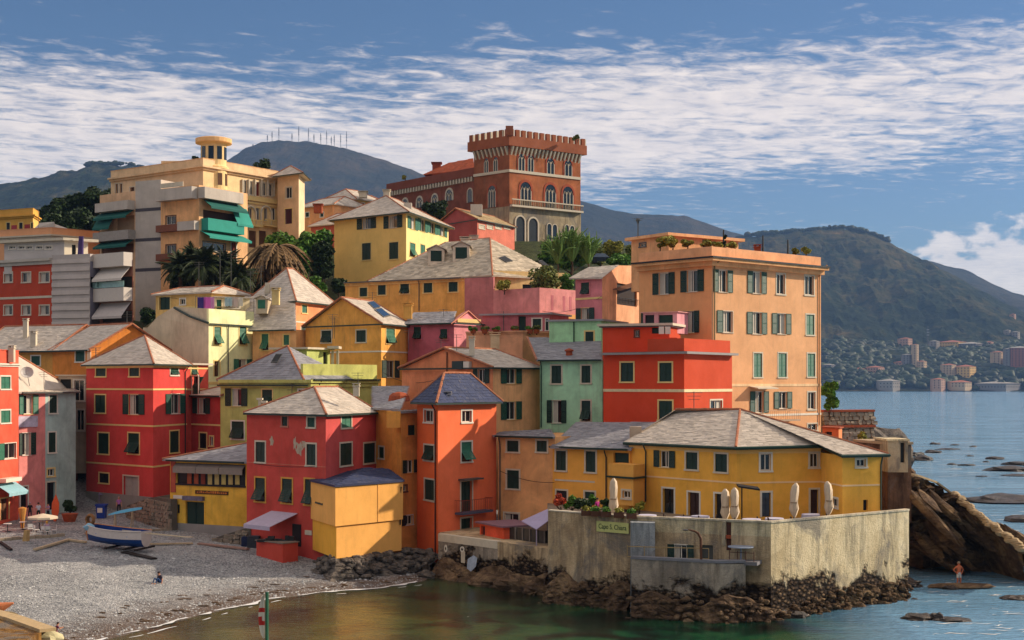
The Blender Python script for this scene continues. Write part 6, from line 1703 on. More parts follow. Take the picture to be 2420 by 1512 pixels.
foam(-0.25, 0.42, 0.055, 0, 1, 0.1); foam(0.9, 0.14, 0.012, 0, 1, .1)
build('shore_foam', mb, FOAM, kind='stuff')
# scattered pebbles and stones on the beach: real little stones, nobody could count them
def pebbles():
    rng = np.random.default_rng(5); N = 15000
    x = rng.uniform(-36, 4, N * 2); y = rng.uniform(78, 134, N * 2)
    s = sdist(x, y); ok = (s > .2) & (s < 60) & (np.abs((x / y) * F + CX - 500) < 560)
    x, y = x[ok][:N], y[ok][:N]; z = gz(x, y)
    r = rng.lognormal(-2.8, .36, len(x)); r = np.clip(r, .035, .2)
    base = np.array([(1, 0, 0), (.5, .87, 0), (-.5, .87, 0), (-1, 0, 0), (-.5, -.87, 0), (.5, -.87, 0), (.45, .26, .62), (-.45, .26, .62), (0, -.52, .62)])
    faces = [(0, 1, 6), (1, 2, 7), (1, 7, 6), (2, 3, 7), (3, 4, 7), (4, 8, 7), (4, 5, 8), (5, 0, 8), (0, 6, 8), (6, 7, 8)]
    a = rng.uniform(0, 6.28, len(x)); st = rng.uniform(.6, 1.3, len(x))
    V = []; Fc = []
    ca, sa = np.cos(a), np.sin(a)
    for bx, by, bz in base:
        jx = 1 + rng.uniform(-.2, .2, len(x))
        px_, py_ = bx * r * jx * st, by * r
        V.append(np.stack([x + px_ * ca - py_ * sa, y + px_ * sa + py_ * ca, z + bz * r * .8 * jx - .01], 1))
    V = np.stack(V, 1).reshape(-1, 3)
    off = (np.arange(len(x)) * 9)[:, None, None]
    Fc = (np.array(faces)[None] + off).reshape(-1, 3)
    me = bpy.data.meshes.new('pebbles'); me.from_pydata(V.tolist(), [], Fc.tolist())
    me.materials.append(simple('pebble stone', '#a4a4a2', .85, .15, .5, island=.3))
    o = bpy.data.objects.new('pebbles', me); COL.objects.link(o); o['kind'] = 'stuff'
pebbles()
# ---------------------------------------------------------------- rocks
ROCK_B = rockmat('brown shore rock', '#33271e', '#6b5540', '#a08663', .55)
ROCK_D = rockmat('dark wet rock', '#17120f', '#33271e', '#574331', .6, wet=True)
ROCK_S = rockmat('slabby cliff rock', '#33261d', '#6a523a', '#a88a60', .3, bump=1.2)
ROCK_W = rockmat('rubble foot rock', '#3a2b1f', '#6d553d', '#a58b66', 1.4, bump=1.0)
ROCK_G = rockmat('grey foot rock', '#3a3735', '#6e665e', '#9a8c7c', .7)
def rubble(name, line, ztop, out, mat, seed, label, cat, amp=.5, zbot=-.7, step=.28, rows=14):
    """rough rock face swelling out towards the water in front of a wall"""
    pts_ = []
    for a, b in zip(line, line[1:]):
        k = max(1, int((b - a).length / step))
        for j in range(k): pts_.append((a.lerp(b, j / k)))
    pts_.append(line[-1])
    nrm = []
    for j in range(len(pts_)):
        t = (pts_[min(j + 3, len(pts_) - 1)] - pts_[max(j - 3, 0)]).normalized(); nrm.append(Vector((t.y, -t.x)))
    mb = MB(); W = len(pts_); acc = 0
    for r in range(rows + 1):
        f = r / rows
        for j in range(W):
            p = pts_[j]; zt = ztop(j / (W - 1)) if callable(ztop) else ztop
            z = zt + (zbot - zt) * f
            o = out * (f ** 1.3) + amp * f ** .4 * noise.fractal(Vector((p.x * .9 + seed, p.y * .9, z * 1.5)), .75, 2.1, 5)
            if r == 0: o = -.35
            z2 = z + .25 * noise.noise(Vector((p.x * 1.3, p.y * 1.3 + seed, z)))
            q = p + nrm[j] * o; mb.v.append((q.x, q.y, z2))
    for r in range(rows):
        for j in range(W - 1):
            a = r * W + j; mb.f.append((a, a + W, a + W + 1, a + 1)); mb.m.append(0)
    c = pts_[W // 2]
    return tag(build(name, mb, mat, origin=(c.x, c.y, 0)), label, cat)
rubble('rock_foot', TW.F[2:4], lambda f: .5 + .9 * math.sin(f * 2.4) ** 2, .4, ROCK_W, 3, 'dark jagged rocks at the foot of the sunlit sea wall', 'rock', .6)
rubble('rock_foot', [v2(1294, 101.0), v2(1490, 96.8)], lambda f: 1.4 + .6 * math.sin(f * 9), .9, ROCK_B, 9, 'brown rocks under the left wall of the sea terrace', 'rock', .5)
rubble('rock_foot', [v2(1492, 94.4), v2(1600, 93.2), v2(1700, 92.0), v2(1764, 92.5), v2(1826, 93.0)], lambda f: 1.3 + .5 * math.sin(f * 11), .5, ROCK_B, 5, 'layered brown rocks below the lower terrace ledge', 'rock', .55)
rubble('rock_foot', QW.F, lambda f: 1.3 + .35 * math.sin(f * 14), 1.9, ROCK_B, 13, 'worn rocks under the grey quay wall', 'rock', .5)
rubble('rock_foot', [Vector((EXT.F[0].x + 1.5, EXT.F[0].y - .3)), EXT.F[1] + Vector((0, -.1)), EXT.F[2] + Vector((0, -.1)), v2(990, 117.5), v2(1040, 114.6)], lambda f: 2.05 - .5 * f, 1.5, ROCK_G, 21, 'grey stones under the yellow block on the beach', 'rock', .55, zbot=.2)
def stones_on(name, line, z0, z1, out, n, mat, seed, r0=.15, r1=.42):
    rr = random.Random(seed); mb = MB(); tot = [(b - a).length for a, b in zip(line, line[1:])]
    for k in range(n):
        i = rr.choices(range(len(tot)), tot)[0]; a, b = line[i], line[i + 1]; f = rr.random(); p = a.lerp(b, f); t = (b - a).normalized(); nn = Vector((t.y, -t.x))
        q = rr.random(); zt = z1(f) if callable(z1) else z1; z = z0 + (zt - z0) * q
        o = out * (1 - q) ** 1.2 + rr.uniform(-.1, .25); r = rr.uniform(r0, r1); p = p + nn * o
        mb.blob((p.x, p.y, z), (r * rr.uniform(.8, 1.5), r * rr.uniform(.7, 1.1), r * rr.uniform(.5, .9)), k, .3, 4)
    return build(name, mb, mat, kind='stuff')
stones_on('rubble_stones', TW.F[2:4], -.1, lambda f: .6 + .9 * math.sin(f * 2.4) ** 2, .5, 170, ROCK_W, 31, .06, .24)
stones_on('rubble_stones', [v2(1492, 94.4), v2(1600, 93.2), v2(1700, 92.0), v2(1764, 92.5), v2(1826, 93.0)], -.1, 1.4, .55, 150, ROCK_B, 32, .06, .26)
stones_on('rubble_stones', [v2(1294, 101.0), v2(1490, 96.8)], -.1, 1.5, .9, 90, ROCK_B, 33, .06, .28)
stones_on('rubble_stones', [Vector((EXT.F[0].x + 1.5, EXT.F[0].y - .3)), EXT.F[1] + Vector((0, -.1)), EXT.F[2] + Vector((0, -.1)), v2(990, 117.5), v2(1040, 114.6)], .5, 1.9, 1.6, 170, ROCK_G, 34)
# individual boulders along the water line
bl = [(770, 1358, .5, .7), (800, 1350, .3, .9), (838, 1345, .3, .6), (872, 1352, .1, .8), (906, 1338, .4, .7), (958, 1335, .4, 1.0), (985, 1348, .1, .8), (1010, 1362, .1, .7), (1160, 1372, .3, 1.5), (1110, 1360, .3, 1.2), (1228, 1385, .3, 1.4), (1275, 1392, .3, 1.1), (1200, 1378, .3, .9), (1345, 1408, .2, 1.1), (1400, 1418, .2, .9), (1520, 1428, .2, 1.0), (1850, 1452, .1, .9), (1905, 1432, .2, 1.3), (1962, 1412, .4, 1.5), (1990, 1420, .1, .7), (2045, 1400, .1, 1.1), (2098, 1398, .1, .9), (2135, 1380, .2, 1.0), (1876, 1458, 0, .6)]
for k, (px, py, z, r) in enumerate(bl):
    p = GP(px, py, z); mb = MB(); rr = random.Random(k)
    mb.blob((0, 0, 0), (r * rr.uniform(.8, 1.5), r * rr.uniform(.7, 1.1), r * rr.uniform(.45, .75)), k + 1, .45, 9)
    o = build('boulder', mb, (ROCK_G if px < 1020 else ROCK_B if px < 1800 else ROCK_D), origin=(0, 0, 0)); o.location = p
    where = 'at the foot of the yellow block' if px < 1020 else 'under the quay and terrace walls' if px < 1800 else 'in front of the sunlit sea wall'
    grp_ = [q for q in sorted(bl) if (q[0] < 1020, 1020 <= q[0] < 1800) == (px < 1020, 1020 <= px < 1800)]
    tag(o, 'rough boulder %s, %s' % (where, from_left(grp_.index((px, py, z, r)), len(grp_))), 'boulder', 'boulders ' + where)
# sloping cliff with the steps, right of the terrace
def cliff():
    mb = MB(); nu, nv = 60, 34
    top = [P(2125, 1122, 113), P(2200, 1140, 116), P(2262, 1180, 116), P(2330, 1240, 112), P(2395, 1288, 108), P(2440, 1312, 105)]
    bot = [GP(2140, 1335, .2), GP(2180, 1345, .0), GP(2250, 1338, -.1), GP(2330, 1326, -.1), GP(2400, 1318, -.2), GP(2460, 1316, -.3)]
    def lerpl(l, t):
        t *= len(l) - 1; i = min(int(t), len(l) - 2); return l[i].lerp(l[i + 1], t - i)
    for v in range(nv + 1):
        for u in range(nu + 1):
            a, b = lerpl(top, u / nu), lerpl(bot, u / nu)
            f = v / nv
            p = a.lerp(b, f)
            # strata run down to the right in the face
            q = Vector((p.x * .35 + p.z * .5, p.y * .3, p.z * .9 - p.x * .55))
            n1 = noise.fractal(q, .8, 2.1, 6); n2 = abs(noise.fractal(q * 1.9 + Vector((3, 1, 7)), .8, 2.2, 4))
            amp = math.sin(math.pi * min(1, f * 1.1 + .06)) ** .7
            p = p + Vector((.35, -1, .35)) * (n1 * 1.9 + n2 * 1.2) * amp + Vector((0, -1.2, .4)) * amp
            mb.v.append(tuple(p))
    for v in range(nv):
        for u in range(nu):
            a = v * (nu + 1) + u; mb.f.append((a, a + nu + 1, a + nu + 2, a + 1)); mb.m.append(0)
    # back and top
    base = len(mb.v)
    for u in range(nu + 1):
        a = lerpl(top, u / nu); mb.v.append((a.x + .5, a.y + 3.5, a.z - .3)); mb.v.append((a.x + 2, a.y + 7, -1))
    for u in range(nu):
        mb.f.append((u, u + 1, base + 2 * u + 2, base + 2 * u)); mb.m.append(0)
        mb.f.append((base + 2 * u, base + 2 * u + 2, base + 2 * u + 3, base + 2 * u + 1)); mb.m.append(0)
    cl = thing('cliff', 'dark sloping sea cliff with slanting strata right of the terrace', 'cliff', tuple(P(2280, 1220, 112)))
    build('rock_base', mb, ROCK_S, cl)
    rr = random.Random(77); dip = (P(2330, 1262, 109) - P(2150, 1120, 112)).normalized()
    for k in range(46):
        f, v = rr.uniform(.02, .9), rr.uniform(.22, .96)
        p = lerpl(top, f).lerp(lerpl(bot, f), v) + Vector((.5, -1.6 - 1.6 * math.sin(math.pi * v), 0))
        L = rr.uniform(1.2, 3.8); w_ = rr.uniform(.35, .8); t_ = rr.uniform(.25, .6)
        m2 = MB(); m2.blob((0, 0, 0), (L, w_, t_), 200 + k, .38, 8, freq=2.2)
        q = dip.to_track_quat('X', 'Z').to_matrix() @ Matrix.Rotation(rr.uniform(-.35, .35), 3, 'X')
        q = Matrix.Rotation(rr.uniform(-.18, .18), 3, 'Y') @ q
        m2.v = [tuple(p + q @ Vector(a)) for a in m2.v]
        build('rock_slab', m2, ROCK_S if k % 3 else ROCK_B, cl)
    # worn steps along its crest
    st = thing('stone_steps', 'pale worn stone steps running down the crest of the dark cliff', 'steps', tuple(lerpl(top, .4)))
    path_ = [P(2255, 1170, 115.5), P(2420, 1302, 106)]
    for k in range(26):
        jz = random.Random(k).uniform(-.09, .09); p = path_[0].lerp(path_[1], k / 26) + Vector((jz, 0, .02 + jz)); w_ = .3 + abs(jz) * 1.2; mb = MB(); mb.blob((p.x, p.y, p.z), (w_, .75 + jz * 3, .24), k, .3, 5)
        build('step', mb, simple('pale step stone', '#a48e6c', .9, .2), st)
    mb = MB()
    a = [P(2126, 1118, 112.6), P(2170, 1126, 113.5), P(2215, 1142, 115.3), P(2256, 1172, 115.5)]
    for p, q in zip(a, a[1:]): mb.prism([p, q, q + Vector((0, .8, 0)), p + Vector((0, .8, 0))], [w + Vector((0, 0, .16)) for w in (p, q, q + Vector((0, .8, 0)), p + Vector((0, .8, 0)))])
    build('kerb', mb, simple('pale step stone', '#a48e6c', .9, .2), st)
cliff()
def rocklump(px, py, z, rx, ry, rz, seed, mat, label, name='sea_rock', grp=None, amp=.45, n=12):
    p = GP(px, py, z); mb = MB(); mb.blob((0, 0, 0), (rx, ry, rz), seed, amp, n, freq=1.6)
    o = build(name, mb, mat, origin=(0, 0, 0)); o.location = p
    return tag(o, label, 'rock', grp)
rocklump(2165, 1225, 2.0, 2.6, 2.0, 2.2, 41, ROCK_S, 'brown rock shoulder between sea wall and cliff', amp=.5)
rocklump(2215, 1290, .8, 4.0, 2.0, 1.3, 42, ROCK_S, 'low rock shelf at the foot of the cliff', amp=.5)
rocklump(2300, 1318, .1, 6.0, 1.2, .6, 43, ROCK_B, 'flat mossy ledge at the water under the cliff', amp=.5)
rocklump(2395, 1312, .1, 3.4, 1.6, .8, 44, ROCK_D, 'dark end of the ledge at the right edge', amp=.5)
rocklump(2160, 1300, .4, 2.2, 1.5, 1.0, 47, ROCK_S, 'rounded rock beside the corner of the sea wall', amp=.5)
# flat slab in the water
p = GP(2270, 1386, .1); mb = MB()
mb.blob((0, 0, 0), (2.6, .75, .28), 55, .25, 10); o = build('rock_slab', mb, ROCK_B, origin=(0, 0, 0)); o.location = p; tag(o, 'long flat rock slab in the water behind the bather', 'rock')
RL = [(2210, 1050, 1.3, .5), (2256, 1052, 1.0, .3), (2238, 1062, 2.2, .35), (2205, 1070, 1.9, .6), (2300, 1056, .8, .3), (2292, 1078, .8, .25), (2350, 1085, 1.8, .5), (2412, 1098, 3.0, .6), (2388, 1112, 4.2, .8), (2330, 1092, .6, .25), (2180, 1088, 2.0, .9), (2160, 1078, 1.6, 1.0), (2285, 1100, 1.4, .3), (2250, 1098, .8, .3), (2345, 1110, 1.0, .25), (2376, 1186, 4.6, 1.0), (2424, 1232, 2.0, .8), (2245, 1386 + 6, .55, .3), (2330, 1332, .9, .3), (2402, 1415, 1.0, .25), (2174, 1462, 1.1, .3), (2215, 1464, .5, .45), (2248, 1466, 1.0, .2), (2440, 1100, 2, .6), (2408, 1124, 2.4, .3), (2320, 1126, .9, .2)]
for k, (px, py, rx, rz) in enumerate(RL):
    rocklump(px, py, .0, rx * 1.15, rx * .8, rz, 60 + k, ROCK_D, '%s dark rock breaking the water off the cliff, %s' % ('large' if rx > 1.9 else 'mid sized' if rx > 1 else 'small', from_left(sorted(RL).index((px, py, rx, rz)), len(RL))), 'sea_rock', 'rocks awash off the point', .4, 9)
# foam round them
mb = MB(); rr = random.Random(8)
for k in range(240):
    px, py = rr.uniform(2165, 2470), rr.choice([rr.uniform(1050, 1130), rr.uniform(1050, 1130), rr.uniform(1130, 1260), rr.uniform(1340, 1500)])
    if py > 1330 and px < 2160: continue
    p = GP(px, py, .03); L = rr.uniform(.3, 1.8) * (1.5 if py < 1130 else .5); w_ = rr.uniform(.03, .13); q = [(p.x + L * t, p.y + .25 * math.sin(k + 3 * t), .03) for t in (-1, -.4, .2, 1)]
    for i in range(3):
        f0, f1 = math.sin(math.pi * (i + .08) / 3.16), math.sin(math.pi * (i + 1.08) / 3.16)
        mb.face([(q[i][0], q[i][1] - w_ * f0, .03), (q[i + 1][0], q[i + 1][1] - w_ * f1, .03), (q[i + 1][0], q[i + 1][1] + w_ * f1, .03), (q[i][0], q[i][1] + w_ * f0, .03)])
build('wave_foam', mb, FOAM, kind='stuff')
# stone walls and sea shed behind the restaurant
def stone_wall(name, label, A, B, z0, z1, mat, rows, seed, thick=.6, cat='stone wall', slope=None, cols=None):
    """masonry: a backing wall faced with separately built stones"""
    A, B = Vector(A), Vector(B); d = (B - A).normalized(); n_ = Vector((d.y, -d.x)); L = (B - A).length
    root = thing(name, label, cat, (A.x, A.y, z0))
    zt = slope or (lambda f: z1)
    mb = MB(); k = 12
    for j in range(k):
        f0, f1 = j / k, (j + 1) / k; p, q = A.lerp(B, f0), A.lerp(B, f1)
        a = [v3(p, z0), v3(q, z0), v3(q - n_ * thick, z0), v3(p - n_ * thick, z0)]; b = [v3(p, zt(f0)), v3(q, zt(f1)), v3(q - n_ * thick, zt(f1)), v3(p - n_ * thick, zt(f0))]
        mb.prism(a, b)
    build('wall', mb, simple('mortar', '#5f574c', .95, .2), root)
    rr = random.Random(seed); h_ = (z1 - z0) / rows
    protos = {}
    for r in range(rows):
        u = -rr.uniform(0, .5)
        while u < L:
            w_ = h_ * rr.uniform(.8, 2.1); zc = z0 + h_ * (r + .5)
            um = u + w_ / 2
            if 0 < um < L and zc + h_ * .4 < zt(um / L):
                key = rr.randrange(5)
                if key not in protos:
                    m2 = MB(); jj = lambda a: a + rr.uniform(-.09, .09)
                    fr_ = [(jj(x) * .86, -.14 + rr.uniform(-.05, .05), jj(z) * .86) for x, z in ((-.5, -.5), (.0, -.52), (.5, -.5), (.52, 0), (.5, .5), (0, .52), (-.5, .5), (-.52, 0))]
                    bk_ = [(x * 1.12, .12, z * 1.12) for x, y, z in fr_]
                    m2.prism(bk_, fr_)
                    o = build('stone', m2, [mat], root); protos[key] = o.data; o.scale = (1, 1, 1)
                else:
                    o = bpy.data.objects.new('stone', protos[key]); COL.objects.link(o); o.parent = root
                c = A + d * um + n_ * .05
                o.location = Vector((c.x, c.y, zc)) - Vector((A.x, A.y, z0))
                o.rotation_euler = (0, rr.uniform(-.1, .1), math.atan2(d.y, d.x))
                o.scale = (w_ * .96, rr.uniform(.7, 1.3), h_ * rr.uniform(.85, 1.2))
            u += w_
    return root
# proto vertices are stored relative to root: rebuild them about the origin
STONE_W = simple('rubble stone', '#8d7f6d', .9, .35, .9, bump=.5, bscale=9)
def stone_wall_fix(root):
    org = ORG[root.name]
    seen = set()
    for c in root.children:
        if c.name.startswith('stone') and c.data.name not in seen:
            seen.add(c.data.name)
            for v in c.data.vertices: v.co += org
w = stone_wall('stone_wall', 'rubble retaining wall beneath the crimson house by the slipway', v2(300, 137.5), v2(404, 129), 2.0, 5.0, STONE_W, 8, 7, slope=lambda f: 3.6 + 1.3 * min(1, f * 1.6)); stone_wall_fix(w)
w = stone_wall('stone_wall', 'grey rubble wall at the right foot of the yellow bar', v2(505, 123.5), v2(592, 121.5), .9, 3.2, STONE_W, 6, 8, slope=lambda f: 2.0 + 1.2 * f); stone_wall_fix(w)
w = stone_wall('stone_wall', 'old stone garden wall with red coping behind the tall peach house', v2(1945, 150), v2(2066, 152), 9.2, 12.4, STONE_W, 7, 9, thick=1.2); stone_wall_fix(w)
mb = MB(); a, b = v2(1945, 149.8), v2(2067, 151.8); ledge_mesh(mb, [a, b], 12.4, 12.62, .1, -1.3); build('coping', mb, TERRA, w)
mb = MB(); ledge_mesh(mb, [a, b], 10.75, 11.0, .25, 0); build('coping', mb, TERRA, w)
w = stone_wall('stone_wall', 'pale lower garden wall above the slate roof of the restaurant', v2(1960, 140), v2(2040, 141), 7.5, 10.6, simple('pale rubble', '#94897a', .9, .3, 1.3), 7, 10, thick=1.0); stone_wall_fix(w)
rocklump(2068, 1085, 5.6, 4.2, 4.0, 4.3, 71, ROCK_G, 'grey rocky knoll with yellow scrub under the garden wall', 'rocky_knoll', None, .35, 14)
rocklump(2020, 1085, 4.0, 7.5, 5, 5.0, 73, ROCK_G, 'rocky bank behind the restaurant roof', 'rocky_knoll', None, .35, 14)
h = House('hut', 'small orange hut with dark opening at the foot of the peach house', 'hut', [(1944, 137), (1982, 135), (1990, 137)], Zp(1012, 136), 6, ['#c8683a', '#c87a4a'], stain=.3)
h.win(0, 'k', 1950, 1020, 1966, 1028, sh=BLACKMETAL).finish(); h.slab(h.ez, .12, .15, TERRA)
h = House('sea_hut', 'plain grey beige sea hut with narrow dark doorway at the cliff top', 'hut', [(2098, 111), (2146, 111)], Zp(1042, 111), 8.5, [stained('beige hut render', '#8d816c', '#a99b82', '#b9ab90', '#6c6252')], depth=4)
h.win(0, 'k', 2128, 1046, 2138, 1093, sh=BLACKMETAL).finish(); h.slab(h.ez, .15, .1, SEAW2)
h = House('garden_wall', 'brown retaining wall between restaurant gable and sea hut', 'wall', [(2020, 118), (2098, 112)], Zp(1047, 115), 4.5, [stained('brown wall', '#4f3a2c', '#6d5140', '#8a6a50', '#36281f')], depth=2)
h.finish(); h.slab(h.ez, .2, .12, simple('pale brown cap', '#a58d70', .9)); h.band(h.ez - 1.1, OFFWHITE, .15, .06)
rocklump(2120, 1150, 4.0, 2.2, 2.5, 2.6, 75, ROCK_S, 'dark rock beside the restaurant corner', 'sea_rock', None, .4, 10)
# ---------------------------------------------------------------- far hills
def hillmat(key, cs, scale):
    m, n, b = newmat(key)
    ge = geo(n); pos = ge.outputs['Position']
    f = n.noise(pos, scale, 9, .68, .6); f2 = n.noise(pos, scale * 8, 8, .7)
    col = n.ramp(n.math('ADD', n.math('MULTIPLY', f, .6), n.math('MULTIPLY', f2, .4)), [(.34, lin(cs[0])), (.48, lin(cs[1])), (.58, lin(cs[2])), (.7, lin(cs[3]))])
    n.l(col, b.inputs['Base Color']); b.inputs['Roughness'].default_value = .95; b.inputs['Specular IOR Level'].default_value = .05
    bn = n.n('ShaderNodeBump', i_Strength=1.0, i_Distance=16.0); n.l(f2, bn.inputs['Height']); n.l(bn.outputs[0], b.inputs['Normal'])
    return m
HM1 = hillmat('wooded hill', ['#0c150a', '#1f2a13', '#4a4426', '#7e6640'], .0035)
HM2 = hillmat('grassy mountain', ['#161c14', '#26281b', '#3d3626', '#544834'], .002)
def ridge(name, Y0, prof, front, back, mat, z0=0, seed=0, amp=.16, bump=.012, nrow=70, step=7, hang=1.15, seabase=0.0):
    pxs = np.arange(prof[0][0], prof[-1][0] + 1, step)
    pys = np.interp(pxs, [p[0] for p in prof], [p[1] for p in prof])
    mb = MB(); W = len(pxs)
    ts = [i / nrow for i in range(nrow + 1)] + [1.15, 1.5, 2.0]
    for t in ts:
        for px, py in zip(pxs, pys):
            crest = Zp(py, Y0); x = X(px, Y0)
            if t <= 1:
                Y = Y0 - front * (1 - t); k = t ** hang
                spur = noise.fractal(Vector((x * .0022 + seed, Y * .0008, seed)), .7, 2.2, 6) + .6 * (abs(noise.noise(Vector((x * .004 + seed, Y * .0012, 4.0)))) - .25)
                z = crest * k * (1 + amp * spur * 2 * (1 - t) ** .6 * min(1, t * 4)) + crest * bump * noise.fractal(Vector((x * .02, Y * .02, seed)), .6, 2.1, 4)
                z = z * min(1, t * 6) + seabase
            else:
                Y = Y0 + back * (t - 1); z = crest * max(0, 1 - (t - 1) * .9)
            mb.v.append((x, Y, z))
    for r in range(len(ts) - 1):
        for j in range(W - 1):
            a = r * W + j; mb.f.append((a, a + 1, a + W + 1, a + W)); mb.m.append(0)
    return build(name, mb, mat, smooth=False, kind='structure')
ridge('hill', 5400, [(300, 640), (420, 440), (480, 412), (540, 378), (575, 352), (612, 337), (660, 332), (720, 334), (775, 342), (820, 352), (870, 366), (920, 382), (960, 396), (1000, 412), (1100, 440), (1230, 445), (1360, 470), (1400, 482), (1450, 497), (1500, 505), (1570, 508), (1620, 510), (1660, 524), (1720, 545), (1780, 562), (1900, 640), (2000, 760)], 2300, 900, HM2, seed=3, amp=.07, bump=.004)
ridge('hill', 3500, [(-250, 470), (-120, 450), (0, 437), (60, 428), (130, 412), (200, 394), (222, 388), (262, 390), (300, 388), (330, 396), (400, 402), (520, 430), (700, 480), (900, 600)], 1500, 600, HM1, seed=8, amp=.1, bump=.015)
ridge('hill', 3900, [(1300, 720), (1500, 640), (1640, 590), (1720, 562), (1780, 556), (1840, 552), (1900, 546), (1950, 540), (1990, 538), (2040, 546), (2090, 566), (2150, 600), (2210, 630), (2260, 652), (2320, 690), (2400, 745), (2480, 790), (2700, 850)], 1300, 700, HM1, seed=14, amp=.2, bump=.014, hang=1.0)
ridge('hill', 5600, [(2050, 660), (2130, 640), (2190, 615), (2240, 628), (2290, 640), (2340, 668), (2390, 690), (2420, 698), (2560, 730), (2750, 760)], 2000, 600, HM2, seed=23, amp=.1, bump=.006)
# long wooded shore strip in front of the right-hand hill
ridge('coast_slope', 2900, [(1700, 806), (1850, 800), (1980, 806), (2050, 812), (2150, 816), (2250, 818), (2330, 812), (2400, 806), (2500, 800), (2800, 795)], 420, 250, HM1, seed=31, amp=.1, bump=.03, nrow=24, step=10, hang=.8, seabase=1.0)
ridge('coast_slope', 3200, [(-300, 640), (600, 640), (1300, 660), (1500, 700), (1700, 760), (1900, 790), (2000, 800), (2200, 790), (2400, 770), (2700, 760)], 300, 300, HM1, seed=35, amp=.1, bump=.03, nrow=16, step=20)
# wood on the far shore and shapes along the ridges: one mass of crowns
def crowns(name, items, mat):
    mb = MB(); rr = random.Random(9)
    for k, (x, y, z, r) in enumerate(items):
        mb.blob((x, y, z), (r * rr.uniform(.8, 1.3), r, r * rr.uniform(.55, .95)), k % 53, .45, 5, freq=1.9)
    return build(name, mb, mat, smooth=True, kind='stuff')
rr = random.Random(17); it = []
LEAFC = leafmat('far wood', '#0d180a', '#2b3a18')
for k in range(1700):
    px = rr.uniform(1940, 2480); t = rr.random() ** .8
    Y = 2500 + 390 * t
    zt = Zp(np.interp(px, [1940, 2000, 2120, 2200, 2300, 2420, 2500], [812, 808, 822, 826, 818, 812, 806]), 2890)
    z = 4 + zt * (t ** .8) * .95
    if 2090 < px < 2180 and .35 < t < .7 and rr.random() < .7: continue
    it.append((X(px, Y), Y, z + rr.uniform(0, 6), rr.uniform(6, 13)))
for k in range(130):   # trees on the crest line of the right-hand hill and the left ridge
    px = rr.uniform(1760, 2110); py = np.interp(px, [1720, 1780, 1900, 1990, 2040, 2090, 2150], [562, 556, 546, 538, 546, 566, 600]); it.append((X(px, 3900), 3895, Zp(py, 3900) + 2, rr.uniform(5, 10)))
for k in range(40):
    px = rr.uniform(205, 345); py = np.interp(px, [200, 222, 262, 300, 330, 345], [394, 388, 390, 388, 396, 398]); it.append((X(px, 3500), 3495, Zp(py, 3500) + 2, rr.uniform(4, 9)))
crowns('far_wood', it, LEAFC)
# far shore town: every block a thing with its own windows
FT = 'far houses along the opposite shore'
fcol = {'c': '#b59c7c', 'p': '#b08a72', 'w': '#8a8278', 'r': '#8f5844', 'g': '#77736f', 'y': '#cda866'}
fb = [  # px0, px1, top, foot, Y, colour, label
    (2118, 2152, 856, 880, 2640, 'p', 'far pinkish villa block left of the shore tower'), (2135, 2158, 838, 900, 2630, 'g', 'dim side block of the far shore tower'), (2158, 2172, 814, 880, 2620, 'c', 'tall sunlit far shore tower on the wooded point'), (2170, 2192, 854, 886, 2615, 'c', 'stepped cream block right of the far tower'), (2186, 2200, 876, 892, 2610, 'p', 'low rosy annex below the far tower'),
    (2015, 2052, 872, 892, 2580, 'y', 'far ochre villa among trees near the water'), (2052, 2092, 868, 896, 2575, 'p', 'far sunlit terrace houses near the water'), (1948, 1976, 862, 890, 2590, 'g', 'far grey house beside the tall peach house'),
    (2128, 2158, 800, 814, 2860, 'p', 'far rose house on the skyline of the wood'), (2200, 2222, 806, 824, 2840, 'w', 'far white flats at the top of the wood'), (2224, 2290, 808, 822, 2850, 'y', 'far long ochre block above the shore wood'), (2270, 2330, 812, 834, 2830, 'g', 'far wide grey apartment row'), (2330, 2350, 808, 826, 2845, 'p', 'far pink flats right of the grey row'),
    (2376, 2392, 824, 862, 2600, 'g', 'shadowed side block by the brick flats at right'), (2392, 2440, 822, 862, 2590, 'r', 'far brick red flats at the right edge'), (2440, 2480, 814, 850, 2620, 'w', 'far pale flats beyond the right edge'), (2348, 2376, 832, 858, 2630, 'c', 'far cream house left of the brick flats'),
    (2080, 2130, 900, 913, 2480, 'w', 'far low white boathouse on the shore'), (2206, 2236, 896, 915, 2470, 'p', 'far shore kiosk row with pink front'), (2250, 2300, 903, 911, 2480, 'c', 'far pale waterside pavilion'), (2310, 2420, 906, 913, 2485, 'g', 'far long grey sea wall building'),
    (1946, 1966, 748, 772, 3150, 'p', 'far rosy villa high on the slope by the peach house'), (1966, 1996, 756, 774, 3140, 'c', 'far cream villa on the slope beside the rosy one'), (2032, 2050, 790, 806, 2960, 'p', 'small far pink house over the wood'), (2376, 2390, 780, 798, 3000, 'w', 'far white villa high on the right slope'), (2394, 2412, 784, 806, 2990, 'w', 'second far white villa high on the right slope'), (2390, 2402, 742, 752, 3250, 'p', 'tiny far pink house on the open hillside'), (2020, 2034, 818, 826, 2840, 'w', 'small white roof in the far wood'), (2230, 2262, 862, 886, 2560, 'c', 'far ochre retaining houses below the wood'), (2264, 2310, 866, 888, 2555, 'y', 'far tan terrace below the wood')]
FROOF = simple('far tile roof', '#9a5a40', .9, .2, .05)
